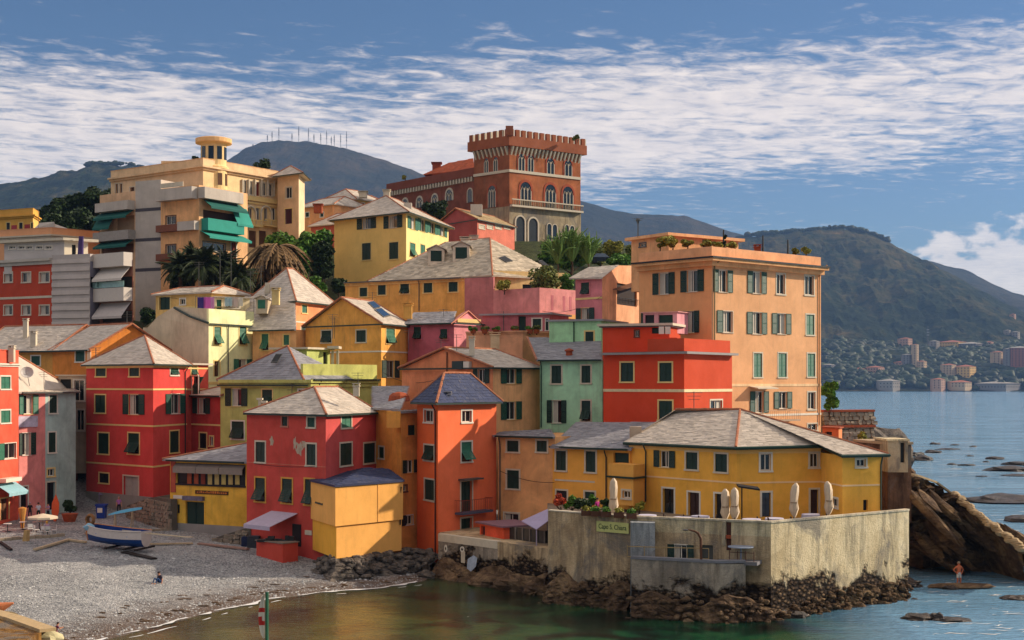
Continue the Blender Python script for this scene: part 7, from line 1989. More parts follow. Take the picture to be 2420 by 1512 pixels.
for (x0, x1, y0, y1, Y, c, lab) in fb:
    a = P(x0, y1 + 4, Y); b = P(x1, y0, Y); w_ = b.x - a.x; d_ = w_ * .6 + 6
    t = thing('far_house', lab, 'house', (a.x, Y, a.z), FT)
    mb = MB(); sk = w_ * .18
    q = [Vector((a.x, Y + sk, 0)), Vector((a.x + w_ * .55, Y - sk, 0)), Vector((b.x, Y + sk * 1.2, 0)), Vector((b.x, Y + d_, 0)), Vector((a.x, Y + d_, 0))]
    lo_ = [p + Vector((0, 0, a.z - 6)) for p in q]; hi = [p + Vector((0, 0, b.z)) for p in q]
    mb.prism(lo_, hi); build('wall', mb, simple('far wall ' + c, fcol[c], .9, .08, .05), t)
    mb = MB(); cc = sum(hi, Vector()) / 5; e = [cc + (p - cc) * 1.06 + Vector((0, 0, .1)) for p in hi]; tp = cc + Vector((0, 0, min(4, w_ * .1)))
    for i in range(5): mb.face([e[i], e[(i + 1) % 5], tp])
    build('roof', mb, FROOF if c in 'cpy' else CONC, t)
    nf = max(1, int((b.z - a.z) / 4.2)); nw = max(2, int(w_ / 7)); wm = MB()
    for side, (p, qq) in enumerate(((q[0], q[1]), (q[1], q[2]))):
        dd = (qq - p); nn = Vector((dd.y, -dd.x, 0)).normalized() * .12; kk = max(1, int(dd.length / 5.0))
        for i in range(nf):
            for j in range(kk):
                o = p + dd * ((j + .3) / kk) + nn; zz = a.z + 1.2 + (b.z - a.z - .5) * i / nf
                u = dd.normalized() * min(1.9, dd.length / kk * .4)
                mb2 = [o + Vector((0, 0, zz)), o + u + Vector((0, 0, zz)), o + u + Vector((0, 0, zz + 2)), o + Vector((0, 0, zz + 2))]
                wm.face(mb2)
    build('window_panes', wm, simple('far window', '#2a2c30', .3), t, kind='stuff')
def mast(px, y0, y1, Y, lab, name='radio_mast', grp=None, w=1.2, arms=3):
    a, b = P(px, y1 + 6, Y), P(px, y0, Y); t = thing(name, lab, 'mast', tuple(a), grp)
    mb = MB()
    for s_ in ((-1, 0), (1, 0), (0, 1)): mb.tube([a + Vector((s_[0] * w, s_[1] * w, 0)), b + Vector((s_[0] * w * .3, s_[1] * w * .3, 0))], w * .22, 4)
    build('lattice', mb, GREYMETAL, t)
    mb = MB()
    for k in range(arms): z = a.lerp(b, .55 + .4 * k / arms); mb.box(z.x - w * 1.5, z.x + w * 1.5, z.y - w, z.y + w, z.z - w * .8, z.z + w * .8)
    build('aerials', mb, simple('aerial white', '#8b8a8c', .5), t)
MS = ((632, 318, 336), (643, 310, 334), (659, 300, 334), (690, 314, 334), (706, 298, 335), (729, 302, 336), (742, 316, 338), (758, 314, 342), (772, 308, 345), (783, 322, 346), (790, 318, 347), (805, 316, 349), (819, 310, 352), (598, 340, 347))
for (px, y0, y1) in MS:
    mast(px, y0, y1, 5380, 'thin radio mast on the mountain top, %s of the row' % from_left(sorted(MS).index((px, y0, y1)), len(MS)), grp='radio masts on the mountain top', w=1.7)
mast(2193, 770, 812, 2850, 'yellowish crane like mast rising from the far wood', 'tower_mast', None, 1.3)
# ---------------------------------------------------------------- vegetation
def leaves(mb_, c, r, n, size, rng, shell=.55, flat=1.0):
    """n leaf-sized faces scattered in an ellipsoid"""
    u = rng.normal(size=(n, 3)); u /= np.linalg.norm(u, axis=1)[:, None]
    k = (shell + (1 - shell) * rng.random(n))[:, None]
    p = np.array(c) + u * k * np.array(r)
    nrm = u * .7 + rng.normal(size=(n, 3)) * .6 + np.array([0, 0, .5]); nrm /= np.linalg.norm(nrm, axis=1)[:, None]
    t = np.cross(nrm, rng.normal(size=(n, 3))); t /= np.linalg.norm(t, axis=1)[:, None]; b = np.cross(nrm, t)
    s = size * rng.uniform(.6, 1.3, n)[:, None]
    q = np.stack([p - t * s - b * s * .5, p + t * s - b * s * .6, p + t * s * .7 + b * s * .7, p - t * s * .6 + b * s * .5], 1).reshape(-1, 3)
    i = len(mb_.v); mb_.v.extend(map(tuple, q.tolist())); mb_.f.extend([(i + 4 * j, i + 4 * j + 1, i + 4 * j + 2, i + 4 * j + 3) for j in range(n)]); mb_.m.extend([0] * n)
def tree(name, label, px, foot, Y, top, width, mat, group=None, lumps=9, n=230, size=.35, seed=1, trunkh=.35, cat='tree', flat=.8, cone=False):
    rng = np.random.default_rng(seed); rr = random.Random(seed)
    a = P(px, foot, Y); zt = Zp(top, Y); Ht = zt - a.z; W = width / F * Y / 2
    t = thing(name, label, cat, tuple(a), group)
    mb = MB(); hb = a.z + Ht * trunkh
    tw = max(.08, W * .07)
    mb.tube([a + Vector((0, 0, -.3)), a + Vector((tw * .4, 0, Ht * trunkh * .6)), Vector((a.x, a.y, hb + Ht * .15))], [tw, tw * .8, tw * .5], 7)
    for k in range(4):
        an = rr.uniform(0, 6.28); mb.tube([Vector((a.x, a.y, hb - Ht * .05)), Vector((a.x + math.cos(an) * W * .55, a.y + math.sin(an) * W * .5, hb + Ht * rr.uniform(.12, .35)))], [tw * .5, tw * .15], 5)
    build('trunk', mb, simple('bark', '#4b3a2b', .9, .3, 3), t)
    mb = MB(); zc = (hb + zt) / 2; hz = (zt - hb) / 2
    for k in range(lumps):
        an = rr.uniform(0, 6.28); f = rr.random() ** .5 * .68
        zz = rr.uniform(-.62, .66)
        wr = math.sqrt(max(.05, 1 - (zz * .95) ** 2)) * (1 - .5 * (zz + .6) if cone else 1)
        c = (a.x + math.cos(an) * W * f * wr, a.y + math.sin(an) * W * f * wr, zc + hz * zz)
        lr = W * rr.uniform(.28, .46) * (.6 if cone else 1)
        leaves(mb, c, (lr, lr, lr * flat * min(1.2, hz / W + .35)), n, size, rng)
    build('crown', mb, mat, t)
    return t
LG = leafmat('bright green leaves', '#1d3a10', '#5f8a2a'); LD = leafmat('dark pine needles', '#0e1d0c', '#30461c'); LO = leafmat('olive leaves', '#2b3a16', '#7a8038'); LY = leafmat('yellow green leaves', '#4a5a18', '#a59a3a')
PG = 'umbrella pines on the left hill'
for k, (px, ft, Y, tp, wd) in enumerate([(105, 575, 300, 488, 70), (140, 570, 296, 470, 80), (172, 575, 300, 458, 100), (205, 580, 305, 446, 100), (238, 585, 300, 434, 90), (258, 590, 310, 428, 90), (120, 580, 280, 505, 66), (190, 585, 285, 492, 90), (230, 590, 286, 490, 60), (155, 590, 280, 512, 60)]):
    tree('pine_tree', 'dark umbrella pine behind the flats, %s in its clump' % from_left([105, 120, 140, 155, 172, 190, 205, 230, 238, 258].index(px), 10), px, ft, Y, tp, wd, LD, PG, 12, 260, .42, 20 + k, .25)
for k, (px, ft, Y, tp, wd, lab) in enumerate([(672, 690, 216, 548, 110, 'bright green round tree left of the upper yellow villa'), (735, 690, 214, 530, 110, 'tallest bright green tree against the yellow villa wall'), (700, 700, 208, 575, 80, 'mid green tree behind the dead palm'), (762, 700, 206, 560, 60, 'dark lower tree beside the yellow villa corner')]):
    tree('broadleaf_tree', lab, px, ft, Y, tp, wd, LG if k < 3 else LD, None, 16, 380, .30, 40 + k, .2)
tree('broadleaf_tree', 'dark ivy bush on the wall of the castle wing', 1030, 520, 255, 470, 78, LD, None, 10, 260, .3, 60, .1)
tree('broadleaf_tree', 'yellow green tree between castle and tall peach house', 1448, 625, 230, 558, 62, LY, None, 12, 260, .26, 61, .15)
tree('broadleaf_tree', 'smaller olive tree beside the yellow green one', 1482, 628, 226, 578, 44, LO, None, 9, 240, .24, 62, .15)
tree('shrub', 'dark hedge bush below the yellow green tree', 1462, 632, 222, 600, 70, LG, None, 9, 240, .24, 63, .05, 'shrub')
tree('shrub', 'green bush left of the white awning flats', 345, 790, 178, 722, 62, LD, None, 9, 260, .28, 64, .1, 'shrub')
tree('shrub', 'dark bush at the sea side of the tall peach house', 1960, 985, 150, 898, 46, LG, None, 16, 300, .2, 65, .1, 'shrub')
tree('shrub', 'bushes on the green slope at the foot of the castle', 1310, 625, 240, 578, 120, LG, None, 14, 240, .3, 75, .05, 'shrub')
tree('shrub', 'olive bush on the slope right of the castle foot', 1420, 628, 236, 584, 80, LO, None, 12, 240, .28, 76, .05, 'shrub')
tree('shrub', 'dim bush under the upper yellow villa', 800, 700, 205, 660, 60, LD, None, 8, 200, .28, 66, .1, 'shrub')
tree('shrub', 'green bush at the ridge of the peach pyramid roof', 745, 700, 190, 655, 60, LG, None, 8, 200, .26, 67, .1, 'shrub')
for k, (px, ft, Y, tp, wd) in enumerate([(1560, 588, 143, 562, 40), (1590, 586, 141, 558, 44), (1625, 584, 140, 566, 40), (1665, 584, 139, 566, 44), (1700, 586, 141, 570, 40), (1735, 590, 143, 572, 40), (1905, 600, 146, 584, 26), (1880, 600, 145, 588, 22)]):
    tree('roof_shrub', 'yellow green shrub in the peach house roof garden, %s of the row' % from_left([1560, 1590, 1625, 1665, 1700, 1735, 1880, 1905].index(px), 8), px, ft, Y, tp, wd, LY, 'roof garden shrubs on the tall peach house', 6, 110, .14, 80 + k, .1, 'shrub')
tree('cypress', 'thin dark cypress on the peach roof garden', 1713, 590, 140, 545, 9, LD, None, 7, 90, .09, 90, .05, 'shrub', 1.5)
tree('roof_shrub', 'tuft of green plants on the castle battlement', 1364, 334, 268, 319, 24, LO, None, 5, 90, .16, 91, .1, 'shrub')
tree('roof_shrub', 'small plant on the parapet of the castle wing', 958, 424, 288, 414, 18, LY, None, 4, 90, .16, 92, .1, 'shrub')
tree('roof_shrub', 'dark plants beside the round belvedere', 463, 402, 226, 366, 26, LD, None, 6, 100, .16, 93, .1, 'shrub')
tree('roof_shrub', 'flat dark shrubs on the cream villa roof', 625, 400, 236, 378, 60, LD, None, 9, 110, .16, 94, .02, 'shrub')
tree('terrace_plant', 'yellow green bush on the pink terrace', 1192, 690, 167, 655, 46, LY, None, 7, 160, .16, 95, .1, 'plant')
tree('terrace_plant', 'large dark bush on the pink terrace', 1284, 700, 169, 630, 100, LO, None, 20, 170, .16, 96, .1, 'plant')
tree('terrace_plant', 'dark bush hanging at the right of the pink terrace', 1338, 700, 170, 646, 46, LG, None, 9, 160, .16, 97, .1, 'plant')
for k, (px, wd) in enumerate([(1118, 26), (1145, 28), (1172, 24), (1218, 26), (1252, 28), (1268, 20)]):
    t = tree('potted_plant', 'potted plant on the peach garden wall, %s of the row' % from_left(k, 6), px, 784, 145.6, 770, wd, LO if k % 2 else LG, 'pots on the peach garden wall', 5, 80, .11, 100 + k, .2, 'plant')
    a = P(px, 786, 145.6); mb = MB(); mb.lathe(a, [(.25, -.1), (.36, .32), (.38, .34), (.3, .34)], 9); build('pot', mb, TERRA, t)
def frond_mesh(name, L, droop, mat, nl=11, lw=.11, rise=.35, leafl=.34):
    """one palm frond: arching rib with paired leaflets"""
    mb = MB(); pts_ = []
    for k in range(nl + 1):
        f = k / nl; pts_.append(Vector((L * f * (1 - .18 * droop * f), 0, L * (rise * f - droop * f * f * .95))))
    mb.tube(pts_, [.05 * (1 - .8 * k / nl) for k in range(nl + 1)], 4)
    for k in range(1, nl + 1):
        p = pts_[k]; d = (pts_[k] - pts_[k - 1]).normalized(); s = math.sin(math.pi * min(1, .15 + .85 * k / nl)) * leafl * L / 2.2
        for sg in (-1, 1):
            tip = p + Vector((d.x * s * .7, sg * s, d.z * s * .7 - s * .45)); w_ = d * lw * L / 2
            mb.face([p - w_, p + w_, tip + w_ * .2]); 
            mb.face([p - w_ * 2.2, p - w_ * .3, tip - d * s * .25 - Vector((0, 0, s * .12))])
    me = bpy.data.meshes.new(name); me.from_pydata(mb.v, [], mb.f); me.materials.append(mat); return me
def palm(label, px, foot, Y, top, L, n, me_list, seed, el=(-60, 60), trunk_r=.32, group=None, kind='palm_tree'):
    a = P(px, foot, Y); c = P(px, top, Y); t = thing(kind, label, 'palm', tuple(a), group); rr = random.Random(seed)
    mb = MB(); mb.tube([a + Vector((0, 0, -.5)), a.lerp(c, .5) + Vector((.1, 0, 0)), c], [trunk_r * 1.2, trunk_r, trunk_r * .9], 8); build('trunk', mb, simple('palm bark', '#5a4632', .95, .35, 4), t)
    for k in range(n):
        o = bpy.data.objects.new('frond', me_list[k % len(me_list)]); COL.objects.link(o); o.parent = t
        o.location = c - a; o.rotation_euler = (rr.uniform(-.25, .25), rad(rr.uniform(-el[1], -el[0])), 6.283 * (k * .381966) + rr.uniform(-.2, .2)); s = rr.uniform(.8, 1.1) * L; o.scale = (s, s, s)
    return t
FD = leafmat('dry frond', '#3a2a1b', '#8a6c44'); FG = leafmat('palm frond', '#14200e', '#3d4822'); FL = leafmat('fresh frond', '#2c4a18', '#7c9a48')
dry = [frond_mesh('frond', 1, d_, FD, 10, .16, .3, .34) for d_ in (1.1, 1.35, 1.6)]
gre = [frond_mesh('frond', 1, d_, FG, 10, .08, .55, .42) for d_ in (.5, .75, 1.0)]
fre = [frond_mesh('frond', 1, d_, FL, 9, .06, 1.0, .22) for d_ in (.5, .8)]
palm('dead palm with a drooping skirt of dry brown fronds', 655, 700, 197, 588, 4.9, 110, dry, 5, (-30, 30), .45)
for k, (px, ft, Y, tp, L, lab) in enumerate([(425, 690, 187, 640, 3.4, 'dark green palm leftmost of the palm clump below the flats'), (478, 690, 186, 634, 3.8, 'dark green palm in the middle of the palm clump'), (532, 690, 188, 640, 3.6, 'dark green palm at the right of the palm clump'), (455, 690, 190, 622, 3.2, 'back palm of the clump against the flats'), (560, 690, 184, 656, 3.0, 'low palm at the right end of the clump')]):
    palm(lab, px, ft, Y, tp, L, 56, gre, 30 + k, (-45, 75), .25)
for k, (px, ft, tp, L) in enumerate([(1318, 640, 622, 4.0), (1352, 640, 616, 4.6), (1390, 640, 622, 4.2)]):
    palm(['bright feathery plume bush left of three by the castle', 'bright feathery plume bush tallest of three by the castle', 'bright feathery plume bush right of three by the castle'][k], px, ft, 205 + k, tp, L, 64, fre, 50 + k, (15, 85), .12, None, 'plume_bush')
tree('shrub', 'dark thicket left of the palm clump', 420, 700, 192, 612, 80, LD, None, 10, 260, .26, 70, .05, 'shrub')
tree('shrub', 'dark thicket behind the middle of the palm clump', 490, 700, 193, 606, 90, LD, None, 10, 260, .26, 71, .05, 'shrub')
tree('shrub', 'dark thicket at the right of the palm clump', 556, 700, 192, 622, 80, LD, None, 10, 260, .26, 72, .05, 'shrub')
tree('shrub', 'dark shrubs under the dead palm', 640, 700, 200, 640, 90, LD, None, 10, 260, .26, 73, .05, 'shrub')
tree('shrub', 'green bush behind the feathery plumes by the castle', 1350, 645, 212, 580, 110, LG, None, 12, 260, .28, 68, .05, 'shrub')
for k, (px, py, z, s) in enumerate([(2035, 1030, 10, 28), (2048, 1045, 8.5, 34), (2030, 1055, 8, 30), (2070, 1052, 7.5, 20)]):
    Y = 139.0 - k; tree('scrub', 'yellow scrub bush on the rocky knoll, %s' % ('leftmost low one', 'widest one in the middle', 'lower left one', 'rightmost small one')[k], px, py + 12, Y, py - 10, s, LY, 'scrub on the knoll', 6, 110, .14, 120 + k, .05, 'shrub')
# ---------------------------------------------------------------- air
mb = MB(); mb.box(-4500, 4500, -400, 7800, -7.0, 1060)
hz = build('haze', mb, [], kind='stuff')
hm = bpy.data.materials.new('haze'); hm.use_nodes = True
t = hm.node_tree; t.nodes.clear()
pv = t.nodes.new('ShaderNodeVolumePrincipled'); pv.inputs['Color'].default_value = (.32, .55, 1.0, 1); pv.inputs['Density'].default_value = 0.000046; pv.inputs['Anisotropy'].default_value = 0.15
ou = t.nodes.new('ShaderNodeOutputMaterial'); t.links.new(pv.outputs[0], ou.inputs['Volume'])
hz.data.materials.append(hm)
hz.visible_shadow = True

# weed and drift line on the shingle
mb = MB(); rr = random.Random(14)
for k in range(80):
    i = rr.randrange(len(pts)); p = pts[i]; t = (pts[min(i + 1, len(pts) - 1)] - pts[max(i - 1, 0)]).normalized(); n_ = Vector((-t.y, t.x)); o = rr.choice([rr.uniform(1.2, 2.2), rr.uniform(1.2, 2.2), rr.uniform(3.5, 5.0)])
    q = p + n_ * o; z = gz1(q.x, q.y); mb.blob((q.x, q.y, z + .02), (rr.uniform(.12, .5), rr.uniform(.06, .18), rr.uniform(.03, .07)), k, .5, 4)
build('drift_weed', mb, simple('dry sea weed', '#5a4632', .9, .3, 4), kind='stuff')
# ---------------------------------------------------------------- people
SKIN = simple('skin', '#c58a68', .6, .06); TAN = simple('sunburnt skin', '#c46a44', .6, .06)
def person(label, loc, height=1.72, face=0.0, pose='stand', shirt='#b5a0c0', legs='#2b2b35', hair='#2a1c14', skin=None, shorts=False, bare=False, cap=None, group=None, arms='down', lean=0.0):
    """one continuous skinned body on a posed skeleton; face = heading (0 looks to the camera)"""
    s = height / 1.75
    t = thing('person', label, 'person', tuple(loc), group)
    t.rotation_euler = (0, 0, face)
    J = {}
    if pose == 'stand':
        J.update(pel=(0, 0, .95), sp=(0, .0, 1.15), ch=(0, .01 - lean * .1, 1.36), nk=(0, .0 - lean * .15, 1.50), hd=(0, -.01 - lean * .18, 1.62), hd2=(0, -.005 - lean * .18, 1.70),
                 hl=(.1, 0, .92), kl=(.11, -.03, .50), al=(.12, .02, .09), tl=(.13, -.15, .035), hr=(-.1, 0, .92), kr=(-.12, -.05, .50), ar=(-.13, .03, .09), tr=(-.15, -.14, .035))
    elif pose == 'sit':      # on a chair seat at .45
        J.update(pel=(0, .05, .50), sp=(0, .04, .70), ch=(0, .0, .92), nk=(0, -.02, 1.06), hd=(0, -.05, 1.18), hd2=(0, -.05, 1.26),
                 hl=(.1, .03, .50), kl=(.13, -.42, .52), al=(.13, -.44, .09), tl=(.13, -.60, .035), hr=(-.1, .03, .50), kr=(-.13, -.42, .52), ar=(-.12, -.40, .09), tr=(-.12, -.56, .035))
    elif pose == 'ground':   # sitting on the beach with drawn-up knees
        J.update(pel=(0, .1, .12), sp=(0, .13, .30), ch=(0, .06, .52), nk=(0, .0, .66), hd=(0, -.04, .78), hd2=(0, -.05, .86),
                 hl=(.1, .08, .13), kl=(.14, -.30, .46), al=(.12, -.52, .09), tl=(.12, -.66, .035), hr=(-.1, .08, .13), kr=(-.14, -.32, .45), ar=(-.12, -.54, .09), tr=(-.12, -.68, .035))
    ch = J['ch']
    J['sl'] = (.17, ch[1], ch[2] + .06); J['sr'] = (-.17, ch[1], ch[2] + .06)
    if arms == 'down':
        J['el'] = (.24, ch[1] + .03, ch[2] - .22); J['wl'] = (.25, ch[1] - .05, ch[2] - .46); J['er'] = (-.24, ch[1] + .02, ch[2] - .22); J['wr'] = (-.24, ch[1] - .08, ch[2] - .45)
    elif arms == 'hips':
        J['el'] = (.38, ch[1] + .06, ch[2] - .17); J['wl'] = (.20, ch[1] - .05, ch[2] - .36); J['er'] = (-.38, ch[1] + .06, ch[2] - .17); J['wr'] = (-.20, ch[1] - .05, ch[2] - .36)
    else:
        J['el'] = (.22, ch[1] - .14, ch[2] - .16); J['wl'] = (.14, ch[1] - .36, ch[2] - .12); J['er'] = (-.22, ch[1] - .14, ch[2] - .16); J['wr'] = (-.14, ch[1] - .36, ch[2] - .10)
    rr_ = dict(pel=.145, sp=.125, ch=.15, nk=.055, hd=.095, hd2=.085, hl=.09, kl=.058, al=.042, tl=.035, hr=.09, kr=.058, ar=.042, tr=.035, sl=.062, sr=.062, el=.043, er=.043, wl=.032, wr=.032)
    E = [('pel', 'sp'), ('sp', 'ch'), ('ch', 'nk'), ('nk', 'hd'), ('hd', 'hd2'), ('pel', 'hl'), ('hl', 'kl'), ('kl', 'al'), ('al', 'tl'), ('pel', 'hr'), ('hr', 'kr'), ('kr', 'ar'), ('ar', 'tr'), ('ch', 'sl'), ('sl', 'el'), ('el', 'wl'), ('ch', 'sr'), ('sr', 'er'), ('er', 'wr')]
    names = list(J)
    me = bpy.data.meshes.new('body'); me.from_pydata([tuple(c * s for c in J[k]) for k in names], [(names.index(a), names.index(b)) for a, b in E], [])
    o = bpy.data.objects.new('body', me); COL.objects.link(o)
    md = o.modifiers.new('skin', 'SKIN'); sv = me.skin_vertices[0].data
    for i, k in enumerate(names): sv[i].radius = (rr_[k] * s, rr_[k] * s * (.78 if k in ('ch', 'sp', 'pel') else 1))
    sv[names.index('pel')].use_root = True
    sb = o.modifiers.new('sub', 'SUBSURF'); sb.levels = 1; sb.render_levels = 1
    dg = bpy.context.evaluated_depsgraph_get(); ev = o.evaluated_get(dg); m2 = bpy.data.meshes.new_from_object(ev)
    o.modifiers.clear(); o.data = m2; bpy.data.meshes.remove(me)
    sk = skin or SKIN
    mats = [sk, simple('cloth ' + shirt, shirt, .9, .1), simple('cloth ' + legs, legs, .9, .1)]
    m2.materials.clear()
    for m in mats: m2.materials.append(m)
    segs = [(Vector(J[a]) * s, Vector(J[b]) * s, a + b) for a, b in E]
    def lab(c):
        best, bd = None, 9
        for a, b, k in segs:
            ab = b - a; f = max(0, min(1, (c - a).dot(ab) / ab.length_squared)); d = (c - a - ab * f).length
            if d < bd: bd, best, bf = d, k, f
        return best, bf
    for p in m2.polygons:
        k, f = lab(p.center); mi = 0
        if k in ('spch', 'chsl', 'chsr') or (k == 'pelsp') or (k == 'chnk' and f < .4): mi = 0 if bare else 1
        if k in ('slel', 'srer') and f < .75 and not bare: mi = 1
        if k in ('pelhl', 'pelhr') or (k == 'pelsp' and f < .35): mi = 2
        if k in ('hlkl', 'hrkr'): mi = 2 if (not shorts or f < .55) else 0
        if k in ('klal', 'krar') and not shorts: mi = 2
        p.material_index = mi; p.use_smooth = True
    o.parent = t; ORG[o.name] = ORG[t.name]
    # hands with five fingers, face and hair
    def sub(name, mb, mat, par=t):
        q = bpy.data.meshes.new(name); q.from_pydata(mb.v, [], mb.f); q.materials.append(mat)
        q.polygons.foreach_set('use_smooth', [True] * len(mb.f))
        ob = bpy.data.objects.new(name, q); COL.objects.link(ob); ob.parent = par; ORG[ob.name] = ORG[t.name]; return ob
    mb = MB()
    for e_, w_, sg in (('el', 'wl', 1), ('er', 'wr', -1)):
        w = Vector(J[w_]) * s; d = (Vector(J[w_]) - Vector(J[e_])).normalized(); sd = d.cross(Vector((0, 1, 0.01))).normalized(); fw = sd.cross(d)
        mb.tube([w - d * .01 * s, w + d * .05 * s, w + d * .09 * s], [.03 * s, .04 * s, .034 * s], 7)
        for k, ln in enumerate((.062, .074, .068, .054)):
            b0 = w + d * .085 * s + fw * (.026 - .0175 * k) * s
            mb.tube([b0, b0 + d * ln * .55 * s, b0 + d * ln * s - sd * sg * .012 * s], [.0095 * s, .0085 * s, .006 * s], 5)
        b0 = w + d * .035 * s + fw * .035 * s; mb.tube([b0, b0 + fw * .025 * s + d * .03 * s, b0 + fw * .028 * s + d * .06 * s], [.011 * s, .010 * s, .007 * s], 5)
    sub('hands', mb, sk)
    hd = Vector(J['hd']) * s
    mb = MB(); mb.blob(hd + Vector((0, -.098, .0)) * s, (.016 * s, .022 * s, .028 * s), 1, 0, 5)
    for sg in (-1, 1): mb.blob(hd + Vector((.095 * sg, .0, .0)) * s, (.014 * s, .024 * s, .034 * s), 1, 0, 5)
    sub('nose_and_ears', mb, sk)
    mb = MB()
    for sg in (-1, 1): mb.blob(hd + Vector((.036 * sg, -.088, .028)) * s, (.013 * s, .01 * s, .009 * s), 1, 0, 5)
    mb.obox(hd + Vector((-.026, -.099, -.045)) * s, (.052 * s, 0, 0), (0, .012 * s, 0), (0, 0, .008 * s)); sub('eyes_and_mouth', mb, simple('eye dark', '#2a1512', .4))
    mb = MB(); mb.blob(hd + Vector((0, .022, .045)) * s, (.108 * s, .108 * s, .098 * s), 3, .05, 8)
    if cap:
        sub('cap', mb, simple('cap ' + cap, cap, .9))
    else: sub('hair', mb, simple('hair ' + hair, hair, .7, .2, 30))
    return t
def gpt(px, py, Y=None):
    """point on the ground under a pixel"""
    lo_, hi_ = 70.0, 175.0
    for _ in range(40):
        m = (lo_ + hi_) / 2
        z = gz1(X(px, m), m)
        if Zp(py, m) > z: lo_ = m
        else: hi_ = m
    if px < 180: lo_ = min(lo_, 132.6 if px > 60 else 130.5)
    return Vector((X(px, lo_), lo_, max(gz1(X(px, lo_), lo_), 0)))
person('person in a pink violet shirt and dark trousers walking by the blue bin', gpt(281, 1216), 1.75, .4, shirt='#b070b0', legs='#22232b', hair='#b58a78')
person('person in a white shirt standing before the pink house', gpt(91, 1216), 1.7, .6, shirt='#c9cdd6', legs='#22302a')
person('person in a lilac top standing beside the door of the pale blue house', gpt(114, 1216), 1.68, -.5, shirt='#9a7d9c', legs='#1f2026', arms='fwd')
person('person in black with a pink cap near the left arcade', gpt(71, 1218), 1.7, .2, shirt='#24242a', legs='#3a3a40', cap='#c98f98')
person('person with a yellow cap sitting on a white chair under the cream parasol', gpt(111, 1266), 1.7, -2.6, 'sit', shirt='#a58aa0', legs='#2f4a3e', cap='#d59a30')
person('person with dark hair sitting on the pebbles at the edge of the shadow', gpt(376, 1379), 1.7, -.5, 'ground', shirt='#3b3340', legs='#24406a')
person('child in a plum shirt by the low wall at the bottom left corner', gpt(133, 1520), 1.25, 2.2, shirt='#6a2f48', legs='#9a5f70', arms='fwd', lean=.8)
p = GP(2266, 1389, -.25); person('sunburnt bather in white shorts wading by the flat rock slab', p, 2.02, .3, 'stand', shirt='#c46a44', legs='#d2cdc4', skin=TAN, shorts=True, bare=True, arms='hips', cap=None, hair='#8a7a68')
person('guest in a magenta top behind the flower boxes of the restaurant', Vector((X(1412, 103.5), 103.5, 5.42)), 1.7, .8, shirt='#a52a78', legs='#24346a', hair='#241a14')
